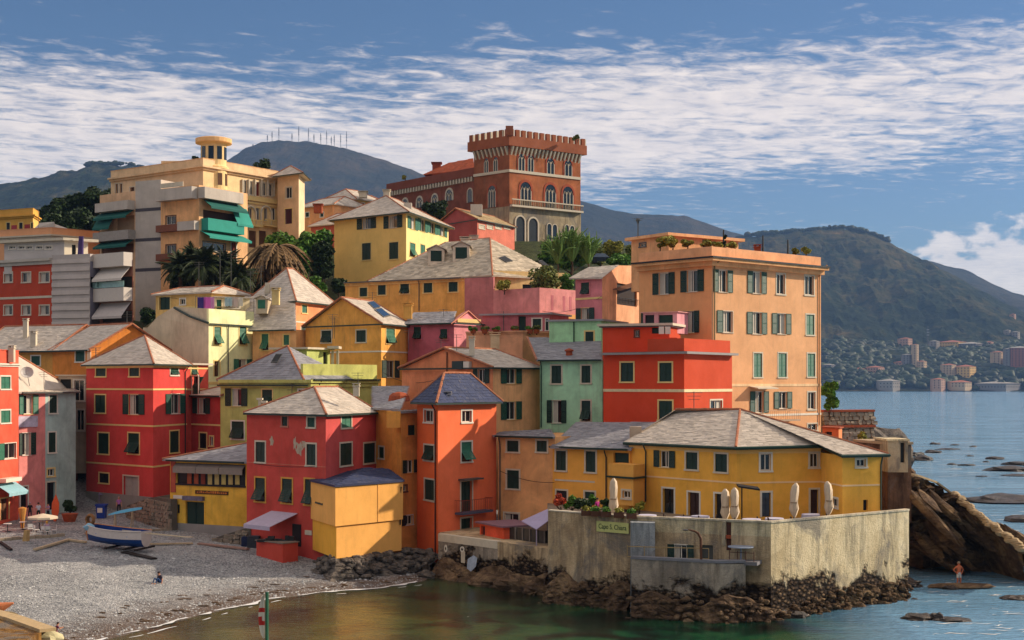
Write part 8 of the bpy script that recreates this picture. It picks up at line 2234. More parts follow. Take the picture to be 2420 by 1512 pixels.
# ---------------------------------------------------------------- wooden boat on the beach
def loft_boat():
    a, b = gpt(208, 1290), gpt(346, 1306)
    L = (b - a).length; d = (b - a).normalized(); d.z = 0; d.normalize()
    side = Vector((d.y, -d.x, 0))
    c0 = Vector((a.x, a.y, a.z + .18)); t = thing('rowing_boat', 'wooden rowing boat with white topside and blue bottom beached on the shingle', 'boat', tuple(c0))
    N = 15; secs = []
    for k in range(N):
        f = k / (N - 1)
        w_ = 1.12 * (math.sin(math.pi * min(1, .06 + .80 * f)) ** .62) * (1 if f > .04 else .3)
        if f < .001: w_ = .05
        gh = 1.25 + .42 * (1 - f) ** 2.2 + .10 * f ** 2          # gunwale sheer
        kz = .34 * (1 - f) ** 3
        prof = [(0.02, kz), (.50 * w_, kz + .10), (.82 * w_, kz + .36), (.97 * w_, kz + .66), (w_, gh)]
        secs.append((L * f, prof))
    def pt(f_, y, z): return c0 + d * f_ + side * y + Vector((0, 0, z))
    hull, top, inn, rim = MB(), MB(), MB(), MB()
    for (x0, p0), (x1, p1) in zip(secs, secs[1:]):
        for sg in (1, -1):
            for j in range(4):
                m = hull if j < 3 else top
                m.face([pt(x0, sg * p0[j][0], p0[j][1]), pt(x1, sg * p1[j][0], p1[j][1]), pt(x1, sg * p1[j + 1][0], p1[j + 1][1]), pt(x0, sg * p0[j + 1][0], p0[j + 1][1])])
                q0 = [max(0, v[0] - .05) for v in p0]; q1 = [max(0, v[0] - .05) for v in p1]
                inn.face([pt(x0, sg * q0[j], p0[j][1] + .04), pt(x1, sg * q1[j], p1[j][1] + .04), pt(x1, sg * q1[j + 1], p1[j + 1][1] + (.0 if j == 3 else .04)), pt(x0, sg * q0[j + 1], p0[j + 1][1] + (.0 if j == 3 else .04))])
    xe, pe = secs[-1]
    tr = [pt(xe, v[0], v[1]) for v in pe] + [pt(xe, -v[0], v[1]) for v in reversed(pe)]
    top.face(tr)
    build('hull', hull, simple('blue boat paint', '#1d3f7a', .4, .15), t, True); build('topside', top, simple('white boat paint', '#c9bdb4', .45, .08), t, True); build('inside', inn, simple('deep blue boat inside', '#1b3c80', .5, .15), t)
    for sg, m_ in ((1, simple('white boat paint', '#c9bdb4', .45, .08)), (-1, simple('orange gunwale', '#c9803f', .5, .1))):
        mb = MB(); mb.tube([pt(x, sg * (p[4][0] + .01), p[4][1]) for x, p in secs], .055, 6); build('gunwale', mb, m_, t)
    for f in (.3, .55, .8):
        k = int(f * (N - 1)); x, p = secs[k]; mb = MB(); mb.obox(pt(x - .14, -p[3][0], p[3][1] + .2), d * .28, side * (2 * p[3][0]), Vector((0, 0, .05))); build('thwart', mb, simple('pale blue seat', '#4a78b8', .5), t)
    mb = MB(); mb.tube([pt(.02, 0, .3), pt(-.12, 0, 1.0), pt(-.16, 0, 1.95)], [.07, .08, .07], 6); build('stem_post', mb, simple('orange gunwale', '#c9803f', .5, .1), t)
    for off in (.35, -.3):
        mb = MB(); mb.tube([pt(L * .55, off, 1.25), pt(L + 3.6, off * .3 - .1, 1.02)], [.035, .035], 6); q = pt(L + 3.6, off * .3 - .1, 1.02)
        mb.obox(q - Vector((0, 0, .02)) - side * .1, d * .9, side * .2, Vector((0, 0, .04))); tag(build('oar', mb, simple('pale oar wood', '#c4b192', .6, .1), origin=q), 'pale oar sticking out over the stern of the rowing boat, %s one' % ('nearer' if off > 0 else 'farther'), 'oar', 'oars of the rowing boat')
    mb = MB(); q = pt(.35, .1, 1.95); n_ = 18
    for r_, z_ in ((.42, 0), (.36, .12), (.30, -.1)):
        mb.tube([q + d * (math.cos(6.283 * k / n_) * r_) + Vector((0, 0, .1 + math.sin(6.283 * k / n_) * r_)) + side * z_ for k in range(n_ + 1)], .085, 6)
    tag(build('rope_coil', mb, simple('brown rope', '#8a5f38', .9, .35, 6), origin=q), 'big brown coil of rope hung over the bow of the boat', 'rope')
    mb = MB(); mb.blob(pt(.55, .45, 1.45), (.5, .28, .28), 5, .3, 8); tag(build('cloth', mb, simple('pale blue cloth', '#8fb8cc', .9, .2), origin=q), 'crumpled pale blue cloth over the bow of the boat', 'cloth')
    for f, o_ in ((.45, 1.3), (.75, 1.1), (.95, 1.5)):
        mb = MB(); q = pt(L * f, -1.2, -.1); mb.obox(q, side * 3.0 + d * .5, d * .22, Vector((0, 0, .14))); tag(build('skid', mb, simple('tarred wood', '#2b2320', .8, .2), origin=q), 'dark tarred skid under the boat, %s' % ('nearest the bow' if f < .5 else 'in the middle' if f < .8 else 'nearest the stern'), 'skid', 'skids under the boat')
loft_boat()
def plank(a, b, w_, h_, mat, name, label, cat, grp=None):
    a, b = Vector(a), Vector(b); d = (b - a); n_ = Vector((d.y, -d.x, 0)).normalized(); mb = MB(); mb.obox(a, d, n_ * w_, Vector((0, 0, h_)))
    return tag(build(name, mb, mat, origin=a), label, cat, grp)
PALEW = simple('pale driftwood', '#b49f80', .85, .25, 2)
UPV = Vector((0, 0, .05))
plank(gpt(352, 1288) + UPV, gpt(455, 1286) + UPV, .35, .12, PALEW, 'board', 'long pale board lying behind the stern of the boat', 'board')
plank(gpt(474, 1287) + UPV, gpt(590, 1300) + UPV, .45, .14, simple('pinkish board', '#9a7a6c', .85, .2), 'board', 'pinkish board along the foot of the rubble wall', 'board')
plank(gpt(300, 1306) + UPV, gpt(372, 1322) + UPV, .6, .1, simple('tarred wood', '#2b2320', .8, .2), 'board', 'dark weathered board in front of the boat', 'board')
plank(gpt(78, 1302) + UPV, gpt(160, 1278) + UPV, .3, .16, PALEW, 'board', 'sunlit pale board among the stones at left', 'board')
plank(gpt(160, 1278) + UPV, gpt(206, 1284) + UPV, .3, .16, PALEW, 'board', 'short pale board at the bow of the boat', 'board')
plank(gpt(4, 1284) + UPV, gpt(30, 1302) + UPV, .25, .14, simple('tarred wood', '#2b2320', .8, .2), 'board', 'dark short board at the left edge of the beach', 'board')
def kerb(a, b, n, label):
    for k in range(n):
        p, q = a.lerp(b, k / n), a.lerp(b, (k + .93) / n); mb = MB(); d = q - p; n_ = Vector((d.y, -d.x, 0)).normalized() * .4
        mb.obox(p - UPV, d, n_, Vector((0, 0, .22 + .03 * (k % 3)))); tag(build('kerb_stone', mb, simple('pale kerb stone', '#9a8b76', .9, .2), origin=p), label + ', ' + from_left(k, n), 'kerb stone', label.split(' stone')[0] + ' stones')
kerb(gpt(-10, 1277), gpt(150, 1266), 9, 'sunlit pale kerb stone along the edge of the piazza')
kerb(gpt(200, 1262), gpt(470, 1250), 12, 'shaded kerb stone between the slipway and the shingle')
# blue dinghy on trestles
a = gpt(250, 1244); c = a + Vector((1.5, .3, 1.0)); t = thing('upturned_dinghy', 'upturned dinghy striped in light and dark blue on two trestles', 'dinghy', tuple(a))
for k, (m_, y0, y1) in enumerate(((simple('light blue hull', '#4f9ec0', .4, .1), -.55, .0), (simple('royal blue hull', '#1f4f9a', .4, .1), .0, .55))):
    mb = MB(); n_ = 10
    for j in range(n_):
        f0, f1 = j / n_, (j + 1) / n_
        def e(f, y): w_ = math.sin(math.pi * min(1, .04 + f * .8)) ** .6; return Vector((c.x - 1.35 + 2.9 * f, c.y + y * w_ + .8 * f, c.z + .55 * f * .9 + .28 * (1 - (y / .55) ** 2) * w_))
        ys_ = [y0 + (y1 - y0) * q / 3 for q in range(4)]
        for q in range(3): mb.face([e(f0, ys_[q]), e(f1, ys_[q]), e(f1, ys_[q + 1]), e(f0, ys_[q + 1])])
    build('hull_half', mb, m_, t, True)
for dx in (-.7, .75):
    mb = MB()
    for dy in (-.4, .4): mb.tube([(c.x + dx, c.y + dy + dx * .3, a.z - .2), (c.x + dx + .05, c.y + dy * .3 + dx * .3, c.z + .25 + .15 * dx)], .05, 5)
    build('trestle', mb, PALEW, t)
# parasols and tables of the bar on the left
def open_parasol(px, py, Y, r, label, mat):
    c = P(px, py, Y); t = thing('parasol', label, 'parasol', (c.x, c.y, gz1(c.x, c.y)))
    mb = MB(); n_ = 8
    for k in range(n_):
        a0, a1 = 6.283 * k / n_, 6.283 * (k + 1) / n_; p0 = c + Vector((math.cos(a0) * r, math.sin(a0) * r, 0)); p1 = c + Vector((math.cos(a1) * r, math.sin(a1) * r, 0)); tp = c + Vector((0, 0, r * .22))
        mb.face([p0, p1, tp]); mb.face([p0, p1, p1 - Vector((0, 0, .16)), p0 - Vector((0, 0, .16))])
    build('canopy', mb, mat, t); mb = MB(); mb.tube([c + Vector((0, 0, r * .22)), (c.x, c.y, gz1(c.x, c.y))], .04, 6); build('pole', mb, PALEW, t)
open_parasol(101, 1221, 126, 1.35, 'flat cream parasol over the tables on the piazza', simple('cream canvas', '#cfc3ab', .9, .06))
def chair_mesh():
    mb = MB()
    for x in (-.2, .2):
        for y in (-.2, .2): mb.box(x - .02, x + .02, y - .02, y + .02, 0, .45 if y < 0 else .88)
    mb2 = MB(); mb2.box(-.23, .23, -.23, .23, .45, .49); mb3 = MB(); mb3.box(-.2, .2, .18, .21, .58, .88)
    return mb, mb2, mb3
def meshof(name, mb, mat):
    me = bpy.data.meshes.new(name); me.from_pydata(mb.v, [], mb.f); me.materials.append(mat); return me
WPL = simple('white plastic', '#cfccc6', .5, .04); RATT = simple('dark rattan', '#3a2a20', .8, .2)
cm_ = {}
def chair(loc, rot, label, group, mat):
    if mat.name not in cm_:
        a, b, c = chair_mesh(); cm_[mat.name] = [meshof('legs', a, mat), meshof('seat', b, mat), meshof('backrest', c, mat)]
    t = thing('chair', label, 'chair', tuple(loc), group); t.rotation_euler = (0, 0, rot)
    for nm, me in zip(('legs', 'seat', 'backrest'), cm_[mat.name]):
        o = bpy.data.objects.new(nm, me); COL.objects.link(o); o.parent = t
    return t
for k, (px, py, rt, lb) in enumerate([(72, 1262, .4, 'white plastic chair leftmost under the cream parasol'), (86, 1264, 2.2, 'white plastic chair beside the leftmost one'), (97, 1268, -.6, 'white plastic chair nearest the beach'), (114, 1268, .5, 'white plastic chair carrying the sitter with yellow cap'), (128, 1264, -1.2, 'white plastic chair right under the parasol edge')]):
    chair(gpt(px, py), rt, lb, 'white chairs on the piazza', WPL)
def table(loc, r, hgt, label, group, top, cloth=None):
    t = thing('table', label, 'table', tuple(loc), group); c = Vector(loc)
    mb = MB(); mb.lathe(c, [(r, hgt - .04), (r, hgt), (.02, hgt + .002)], 14); build('tabletop', mb, top, t)
    mb = MB(); mb.tube([c, c + Vector((0, 0, hgt - .04))], .04, 6); mb.lathe(c, [(.28, 0), (.25, .04), (.04, .06)], 10); build('leg', mb, BLACKMETAL, t)
    if cloth:
        mb = MB(); n_ = 16
        for k in range(n_):
            a0, a1 = 6.283 * k / n_, 6.283 * (k + 1) / n_; f0, f1 = .30 + .05 * (k % 2), .30 + .05 * ((k + 1) % 2)
            p0, p1 = c + Vector((math.cos(a0) * (r + .02), math.sin(a0) * (r + .02), hgt + .008)), c + Vector((math.cos(a1) * (r + .02), math.sin(a1) * (r + .02), hgt + .008))
            mb.face([p0, p1, c + Vector((0, 0, hgt + .008))]); mb.face([p0 + (p0 - c) * .06 * (k % 2) - Vector((0, 0, f0)), p1 + (p1 - c) * .06 * ((k + 1) % 2) - Vector((0, 0, f1)), p1, p0])
        build('tablecloth', mb, cloth, t)
table(gpt(93, 1252), .6, .74, 'round table under the cream parasol', None, WPL)
table(gpt(54, 1252), .35, .72, 'small white topped table left of the parasol', 'small tables by the arcade', WPL); table(gpt(18, 1256), .35, .72, 'small white topped table at the left edge', 'small tables by the arcade', WPL)
a = gpt(53, 1248); mb = MB(); mb.lathe(a, [(.14, .0), (.22, .75), (.34, 1.5), (.38, 1.8), (.1, 1.9)], 10); tag(build('folded_parasol', mb, simple('ochre brown', '#b5803f', .9, .2), origin=a), 'small brownish basket or heater standing by the arcade', 'parasol')  # stands for a small brownish basket or heater, not a parasol
a = gpt(61, 1279); mb = MB(); mb.prism([a + Vector((math.cos(k) * .32, math.sin(k) * .32, -.2)) for k in (0, 1.2, 2.4, 3.7, 5)], [a + Vector((math.cos(k) * .25 + .1, math.sin(k) * .25, .95)) for k in (0, 1.2, 2.4, 3.7, 5)]); tag(build('bollard', mb, simple('sandstone', '#b08f5e', .9, .2), origin=a), 'squat sandstone bollard in the sun by the piazza', 'bollard')
a = gpt(240, 1224); t = thing('waste_bin', 'blue rubbish bin with a white notice beside the slipway', 'bin', tuple(a)); mb = MB(); mb.prism([a + Vector(q) for q in ((-.36, -.36, 0), (.36, -.36, 0), (.36, .36, 0), (-.36, .36, 0))], [a + Vector(q) for q in ((-.44, -.44, 1.2), (.44, -.44, 1.2), (.44, .44, 1.2), (-.44, .44, 1.2))]); build('body', mb, simple('blue plastic', '#1c3a8a', .5), t)
mb = MB(); mb.box(a.x - .5, a.x + .5, a.y - .5, a.y + .5, a.z + 1.2, a.z + 1.34); build('lid', mb, simple('blue plastic', '#1c3a8a', .5), t); mb = MB(); mb.box(a.x - .28, a.x + .2, a.y - .47, a.y - .445, a.z + .55, a.z + 1.0); build('notice', mb, WHITE, t)
a = gpt(130, 1222); mb = MB(); mb.prism([a + Vector((x * .36, -.06 + .1 * z, z)) for x, z in ((-.3, 0), (.3, 0), (.95, .9), (.9, 1.7), (0, 2.5), (-.9, 1.7), (-.95, .9))], [a + Vector((x * .36, .06 + .1 * z, z)) for x, z in ((-.3, 0), (.3, 0), (.95, .9), (.9, 1.7), (0, 2.5), (-.9, 1.7), (-.95, .9))]); tag(build('surfboard', mb, simple('orange board', '#cf5a2a', .4), origin=a), 'orange surfboard standing before the pale blue house', 'surfboard')
t = tree('potted_plant', 'dark potted bush with red pot at the corner of the alley', 165, 1212, 138, 1180, 36, LD, None, 7, 120, .16, 201, .1, 'plant'); a = gpt(165, 1214); mb = MB(); mb.lathe(a, [(.5, 0), (.75, .7), (.8, .75), (.7, .75)], 12); build('pot', mb, TERRA, t)
a = gpt(325, 1212); mb = MB(); mb.lathe(a, [(.3, 0), (.45, .5), (.5, .55), (.4, .55), (.1, .5)], 12); tag(build('clay_pot', mb, TERRA, origin=a), 'red clay pot by the rubble wall', 'pot')
mb = MB(); a = gpt(265, 1192) + Vector((0, -.4, 1.0)); mb.obox(a + Vector((-1.3, 0, 0)), (2.6, .2, .15), (0, .9, .3), (0, 0, .06)); mb.tube([a + Vector((-1.2, 0, 0)), a + Vector((-1.2, 0, -1.2))], .04, 5); mb.tube([a + Vector((1.2, .2, 0)), a + Vector((1.2, .2, -1.2))], .04, 5); tag(build('market_table', mb, simple('lilac plastic', '#7f7a92', .6, .2), origin=a), 'tilted lilac grey display table at the foot of the crimson house', 'table')
# bar front: sign post, bicycle, crates
a = gpt(506, 1246); t = thing('sign_post', 'white sign post with two plates in front of the yellow bar', 'sign', tuple(a)); mb = MB(); mb.tube([a, a + Vector((.02, 0, 2.6))], .045, 6); build('post', mb, WHITE, t)
for z in (2.0, 2.5): mb = MB(); mb.box(a.x - .34, a.x + .34, a.y - .08, a.y - .05, a.z + z - .02, a.z + z + .42); build('plate', mb, simple('lilac white plate', '#b9b4c4', .6), t)
a = gpt(498, 1258); t = thing('beach_shower', 'thin white beach shower post beside the sign', 'shower', tuple(a)); mb = MB(); mb.tube([a, a + Vector((0, 0, 2.1)), a + Vector((-.5, 0, 2.2))], .06, 6); build('post', mb, WHITE, t); mb = MB(); mb.lathe(a, [(.5, 0), (.45, .12), (.1, .14)], 12); build('foot', mb, OFFWHITE, t)
def bicycle(loc, rot, label):
    t = thing('bicycle', label, 'bicycle', tuple(loc)); t.rotation_euler = (0, 0, rot)
    def sub(n_, mb, mat):
        o = bpy.data.objects.new(n_, meshof(n_, mb, mat)); COL.objects.link(o); o.parent = t
    for x in (-.52, .52):
        mb = MB(); mb.tube([(x + math.cos(6.283 * k / 16) * .33, 0, .33 + math.sin(6.283 * k / 16) * .33) for k in range(17)], .025, 5)
        for k in range(8): mb.tube([(x, 0, .33), (x + math.cos(.785 * k) * .32, 0, .33 + math.sin(.785 * k) * .32)], .005, 3)
        sub('wheel', mb, BLACKMETAL)
    mb = MB()
    for p, q in (((-.52, 0, .33), (-.1, 0, .32)), ((-.1, 0, .32), (-.22, 0, .85)), ((-.22, 0, .78), (.38, 0, .82)), ((-.1, 0, .32), (.40, 0, .74)), ((-.52, 0, .33), (-.22, 0, .78)), ((.52, 0, .33), (.36, 0, .95))): mb.tube([p, q], .02, 5)
    sub('frame', mb, simple('dark red bicycle paint', '#4a2424', .4)); mb = MB(); mb.box(-.36, -.1, -.07, .07, .85, .92); sub('saddle', mb, BLACKMETAL); mb = MB(); mb.tube([(.30, -.28, 1.0), (.37, 0, .97), (.30, .28, 1.0)], .018, 5); sub('handlebar', mb, GREYMETAL)
bicycle(gpt(462, 1246), .25, 'dark bicycle leaning before the green doors of the bar')
for k, (px, py, c_, lb) in enumerate([(586, 1290, '#232a48', 'dark blue crate stacked by the red house corner'), (600, 1294, '#3b3f46', 'grey crate next to the blue one by the red house'), (493, 1256, '#3a4038', 'dark barrel by the beach shower')]):
    a = gpt(px, py); mb = MB(); mb.box(a.x - .5, a.x + .5, a.y - .4, a.y + .4, a.z - .1, a.z + .8 + .2 * (k % 2)); 
    if k == 2: mb = MB(); mb.lathe(a, [(.4, -.1), (.46, .5), (.4, 1.0), (.1, 1.02)], 10)
    tag(build('crate' if k < 2 else 'barrel', mb, simple('crate ' + c_, c_, .8, .2), origin=a), lb, 'crate' if k < 2 else 'barrel')
# low wall and kayak at the bottom left corner
mb = MB(); A = [GP(-60, 1440, 1.6), GP(20, 1462, 1.6), GP(98, 1490, 1.6)]
WL = stained('ochre low wall', '#6d4a22', '#96703a', '#b08a4c', '#4f3518')
for p, q in zip(A, A[1:]): mb.prism([v3(p, -.5), v3(q, -.5), v3(q + Vector((-.35, -6, 0)), -.5), v3(p + Vector((-.35, -6, 0)), -.5)], [v3(p, 1.5), v3(q, 1.5), v3(q + Vector((-.35, -6, 0)), 1.5), v3(p + Vector((-.35, -6, 0)), 1.5)])
t = thing('low_wall', 'ochre low wall with pale coping in the bottom left corner', 'wall', tuple(A[1])); build('wall', mb, WL, t)
mb = MB(); ledge_mesh(mb, [Vector((p.x, p.y)) for p in A], 1.5, 1.68, .1, -.85); build('coping', mb, simple('pale sandstone coping', '#b39a72', .9, .2), t)
a = GP(124, 1506, 1.0); mb = MB(); mb.blob((a.x - .3, a.y, .9), (.9, .7, .5), 3, .3, 8); tag(build('block', mb, simple('pale cement block', '#b9b08a', .9, .2), origin=a), 'pale rounded cement block at the end of the low wall', 'block')
a = GP(0, 1436, 1.3); mb = MB(); n_ = 8
mb.tube([a + Vector((-4, 0, .0)), a + Vector((-1.5, 0, .0)), a + Vector((.2, 0, .06)), a + Vector((.85, 0, .3))], [.32, .36, .28, .05], 10); tag(build('kayak', mb, simple('faded orange kayak', '#cf7a4a', .5, .12), origin=a), 'faded orange kayak bow poking in at the left edge', 'kayak')
a = GP(14, 1455, 1.2); mb = MB(); mb.blob((a.x, a.y, 1.1), (.8, .5, .35), 6, .35, 8); tag(build('net_heap', mb, simple('tangled net', '#8a7a5a', .95, .5, 9), origin=a), 'tangled heap of nets under the orange kayak', 'nets')
# flag pole with a red crossed white flag, standing in the shallow water
a = Vector((X(630, 62), 62, -2.5)); top = P(632, 1399, 62); t = thing('flag_pole', 'green flag pole with a limp white and red flag rising from the water', 'flag pole', tuple(a))
mb = MB(); mb.tube([a, Vector((a.x + .02, a.y, top.z))], .075, 8); build('pole', mb, simple('green pole paint', '#2c5f48', .4, .1), t)
mb = MB(); n_ = 10
for k in range(n_):
    z0_, z1_ = top.z - .1 - k * .19, top.z - .1 - (k + 1) * .19
    w0_, w1_ = (.08 + .19 * math.sin(math.pi * k / n_) ** .7), .08 + .19 * math.sin(math.pi * (k + 1) / n_) ** .7
    if k == n_ - 1: w1_ = .06
    m_ = 1 if k in (3, 6) else 0
    for j in range(2):
        x0, x1 = j / 2, (j + 1) / 2; y_ = (-.05, .06, -.04)
        mb.face([(a.x - .06 - w0_ * x1, a.y - .1 + y_[j + 1], z0_), (a.x - .06 - w0_ * x0, a.y - .1 + y_[j], z0_), (a.x - .06 - w1_ * x0, a.y - .1 + y_[j], z1_), (a.x - .06 - w1_ * x1, a.y - .1 + y_[j + 1], z1_)], m_ if not (k in (5,) and j) else 1)
build('flag', mb, [simple('white flag cloth', '#d5d0c0', .9, .05), simple('red flag cloth', '#b8322c', .9, .05)], t)
# ---------------------------------------------------------------- restaurant terrace furniture
def closed_parasol(px, py0, py1, Y, label, tw=0.0):
    c = P(px, py1, Y); c.z = 5.42; top_ = Zp(py0, Y); t = thing('closed_parasol', label, 'parasol', tuple(c), 'closed parasols on the restaurant terrace')
    Hh = top_ - c.z; mb = MB(); n_ = 12; prof = [(.05, .22), (.17, .30), (.30, .42), (.24, .62), (.25, .8), (.20, .93), (.06, 1.0)]
    base = 0
    for r_, f in prof:
        for q in range(n_):
            a_ = 6.283 * q / n_; k = r_ * (1 + (.32 if q % 2 else -.26)) * .92; a_ += 1.6 * f; mb.v.append((c.x + math.cos(a_) * k + tw * (f - .5) ** 2 * 2, c.y + math.sin(a_) * k, c.z + Hh * f))
    for i in range(len(prof) - 1):
        for q in range(n_): mb.f.append((i * n_ + q, i * n_ + (q + 1) % n_, (i + 1) * n_ + (q + 1) % n_, (i + 1) * n_ + q)); mb.m.append(0)
    mb.f.append(tuple(range((len(prof) - 1) * n_, len(prof) * n_))); mb.m.append(0)
    build('canopy', mb, simple('cream parasol cloth', '#cdbba2', .9, .08), t, True)
    mb = MB(); mb.tube([c, c + Vector((0, 0, Hh * .5))], .035, 6); mb.lathe(c, [(.32, 0), (.3, .08), (.05, .12)], 12); build('pole', mb, GREYMETAL, t)
    mb = MB(); mb.tube([c + Vector((0, 0, Hh * .55)), c + Vector((0, 0, Hh * .57))], .28, 10); build('strap', mb, simple('tan strap', '#8a745c', .9), t)
closed_parasol(1450, 1130, 1215, 100.5, 'closed cream parasol at the left end of the terrace above the name board')
closed_parasol(1714, 1155, 1232, 97.5, 'closed cream parasol left of the close pair')
closed_parasol(1736, 1152, 1232, 97.2, 'closed cream parasol right of the close pair with a strap')
closed_parasol(1876, 1141, 1222, 99.0, 'closed slightly bent cream parasol before the twin upper windows', .3)
closed_parasol(1959, 1137, 1216, 100.3, 'closed cream parasol nearest the right end of the restaurant', -.25)
mb = MB(); c = P(1752, 1152, 99.5); mb.obox(c + Vector((-.2, 0, 0)), (1.5, 0, -.22), (0, .9, .1), (0, 0, .12)); mb.tube([c + Vector((.1, .4, 0)), (c.x + .1, c.y + .4, 5.42)], .05, 6); tag(build('heat_lamp', mb, BLACKMETAL, origin=c), 'black flat topped terrace heater beside the parasol pair', 'heater')
LIL = simple('white table linen', '#bcb8c8', .85, .05)
for k, (px, Y, lb) in enumerate([(1612, 98.3, 'white clothed table near the second restaurant door'), (1655, 99.2, 'white clothed table beside the parasol pair'), (1776, 97.0, 'white clothed table right of the parasol pair'), (1830, 97.6, 'white clothed table before the blue glass door'), (1916, 100.6, 'white clothed table near the dark wooden door'), (1530, 100.0, 'white clothed table at the left behind the planters')]):
    loc = (X(px, Y), Y, 5.42); table(loc, .62, .78, lb, 'laid tables on the restaurant terrace', WPL, LIL)
    for j, (dx, dy, rt) in enumerate(((-.95, .1, 1.57), (.95, .1, -1.57))):
        chair((loc[0] + dx, loc[1] + dy, 5.42), rt, 'dark rattan chair on the %s side of the %s' % (('left', 'right')[j], lb.replace('white clothed ', '')), 'rattan chairs on the restaurant terrace', RATT)
# lamp bracket on the ledge
a = Vector((X(1657, 92.9), 92.9, 3.7)); t = thing('street_lamp', 'rusty bent arm lamp post on the lower ledge', 'lamp post', tuple(a)); mb = MB(); mb.tube([a, P(1656, 1272, 92.9), P(1650, 1260, 92.9), P(1643, 1256, 92.9), P(1626, 1251, 92.9)], [.09, .09, .085, .07, .045], 7); build('post', mb, simple('rusty iron', '#5c3a28', .7), t); mb = MB(); q = P(1626, 1251, 92.9); mb.blob(q + Vector((-.15, 0, -.03)), (.22, .1, .06), 1, 0, 6); build('lamp_head', mb, GREYMETAL, t)
# name board on the sea wall
f0, f1 = TW.uv(0, 1412, 1246)[0], TW.uv(0, 1488, 1246)[0]; zt, zb = TW.uv(0, 1450, 1233)[1], TW.uv(0, 1450, 1258)[1]
t = thing('name_board', 'pale lime restaurant name board on the sea wall', 'sign', tuple(TW.pt(0, f0, zb, .1))); mb = MB(); TW.lb(mb, 0, f0, f1, zb, zt, .06, .12); build('board', mb, simple('pale lime board', '#c3c47a', .7, .06), t)
cv = bpy.data.curves.new('lettering', 'FONT'); cv.body = 'Capo S. Chiara'; cv.size = .46; cv.align_x = 'CENTER'; cv.align_y = 'CENTER'; cv.extrude = .008
to = bpy.data.objects.new('lettering_curve', cv); COL.objects.link(to)
dg = bpy.context.evaluated_depsgraph_get(); lm = bpy.data.meshes.new_from_object(to.evaluated_get(dg)); bpy.data.objects.remove(to); bpy.data.curves.remove(cv)
lm.materials.append(simple('dark green lettering', '#24402c', .7)); lo_ = bpy.data.objects.new('lettering', lm); COL.objects.link(lo_); lo_.parent = t
A_, d_, n_, L_ = TW.axes(0); wd = f1 - f0; sx = wd * .86 / max(.1, max(v.co.x for v in lm.vertices) - min(v.co.x for v in lm.vertices)); sy = (zt - zb) * .62 / max(.1, max(v.co.y for v in lm.vertices) - min(v.co.y for v in lm.vertices))
M = Matrix((d_ * sx, Vector((0, 0, sy)), n_)).transposed()
lm.transform(M.to_4x4()); lo_.location = TW.pt(0, (f0 + f1) / 2, (zt + zb) / 2, .13) - ORG[t.name]
# planters and flowers along the left parapet
PLB = simple('brown planter', '#5a3a2a', .8, .2)
for k, (px, c_) in enumerate([(1385, LY), (1408, LG), (1432, LG), (1462, LY), (1492, LG)]):
    Yp = 99.0 - (px - 1385) * .02; a = Vector((X(px, Yp), Yp, 6.0)); t = thing('planter', 'planter box with low greenery on the sea wall, %s' % ('leftmost of the row', 'second from the left', 'middle of the row under the parasol', 'fourth from the left', 'rightmost of the row')[k], 'planter', tuple(a), 'planters along the sea wall')
    mb = MB(); mb.box(a.x - .34, a.x + .34, a.y - .3, a.y + .1, 6.25, 6.62); build('box', mb, PLB, t); mb = MB(); rng = np.random.default_rng(300 + k); leaves(mb, (a.x, a.y - .1, 6.75), (.36, .25, .2), 130, .08, rng); build('foliage', mb, c_, t)
for k, (px, w_, c_, lb) in enumerate([(1325, 40, leafmat('red flowers', '#5a1a12', '#c9502c'), 'red flowering bush at the left end of the terrace'), (1352, 40, LG, 'green leafy bush next to the red flowers'), (1378, 46, LD, 'dark green bush before the wing door'), (1398, 34, LG, 'mixed green bush beside the guest in magenta'), (1430, 26, LD, 'dark bush behind the left parasol'), (1510, 30, LY, 'yellow green bush right of the left parasol')]):
    tree('terrace_plant', lb, px, 1208, 104.0 + (k % 2), 1166 + (k % 3) * 6, w_, c_, None, 7, 150, .09, 320 + k, .1, 'plant')
# laundry on the lemon terrace
mb = MB(); a, b = P(462, 700, 160), P(600, 704, 162); mb.tube([a, b], .02, 4); mb.tube([a, a - Vector((0, 0, 2))], .03, 5); mb.tube([b, b - Vector((0, 0, 2))], .03, 5); tag(build('clothes_line', mb, GREYMETAL, origin=a), 'clothes line across the terrace of the lemon house', 'clothes line')
for k, (px, w_, h_, c_, lb) in enumerate([(474, .7, 1.3, '#3d2f7a', 'violet blue cloth'), (486, 1.1, 1.7, '#c45fb4', 'bright pink sheet'), (497, .9, 1.4, '#c98fc0', 'pale pink cloth'), (540, .8, 1.0, '#9fb8c4', 'pale blue towel'), (553, .9, 1.1, '#c9b4ae', 'rosy white towel'), (566, .8, 1.0, '#d8d2c8', 'white cloth')]):
    p = P(px, 702, 160.2 + (px - 462) * .0145); mb = MB(); n_ = 4
    for j in range(n_):
        x0, x1 = p.x - w_ / 2 + w_ * j / n_, p.x - w_ / 2 + w_ * (j + 1) / n_; y0, y1 = p.y + .1 * (j % 2), p.y + .1 * ((j + 1) % 2); mb.face([(x0, y0, p.z - h_ * (1 + .08 * (j % 2))), (x1, y1, p.z - h_), (x1, y1, p.z), (x0, y0, p.z)])
    tag(build('laundry', mb, simple('laundry ' + c_, c_, .9, .05), origin=p), lb + ' hanging on the terrace line of the lemon house', 'laundry', 'laundry on the lemon terrace')
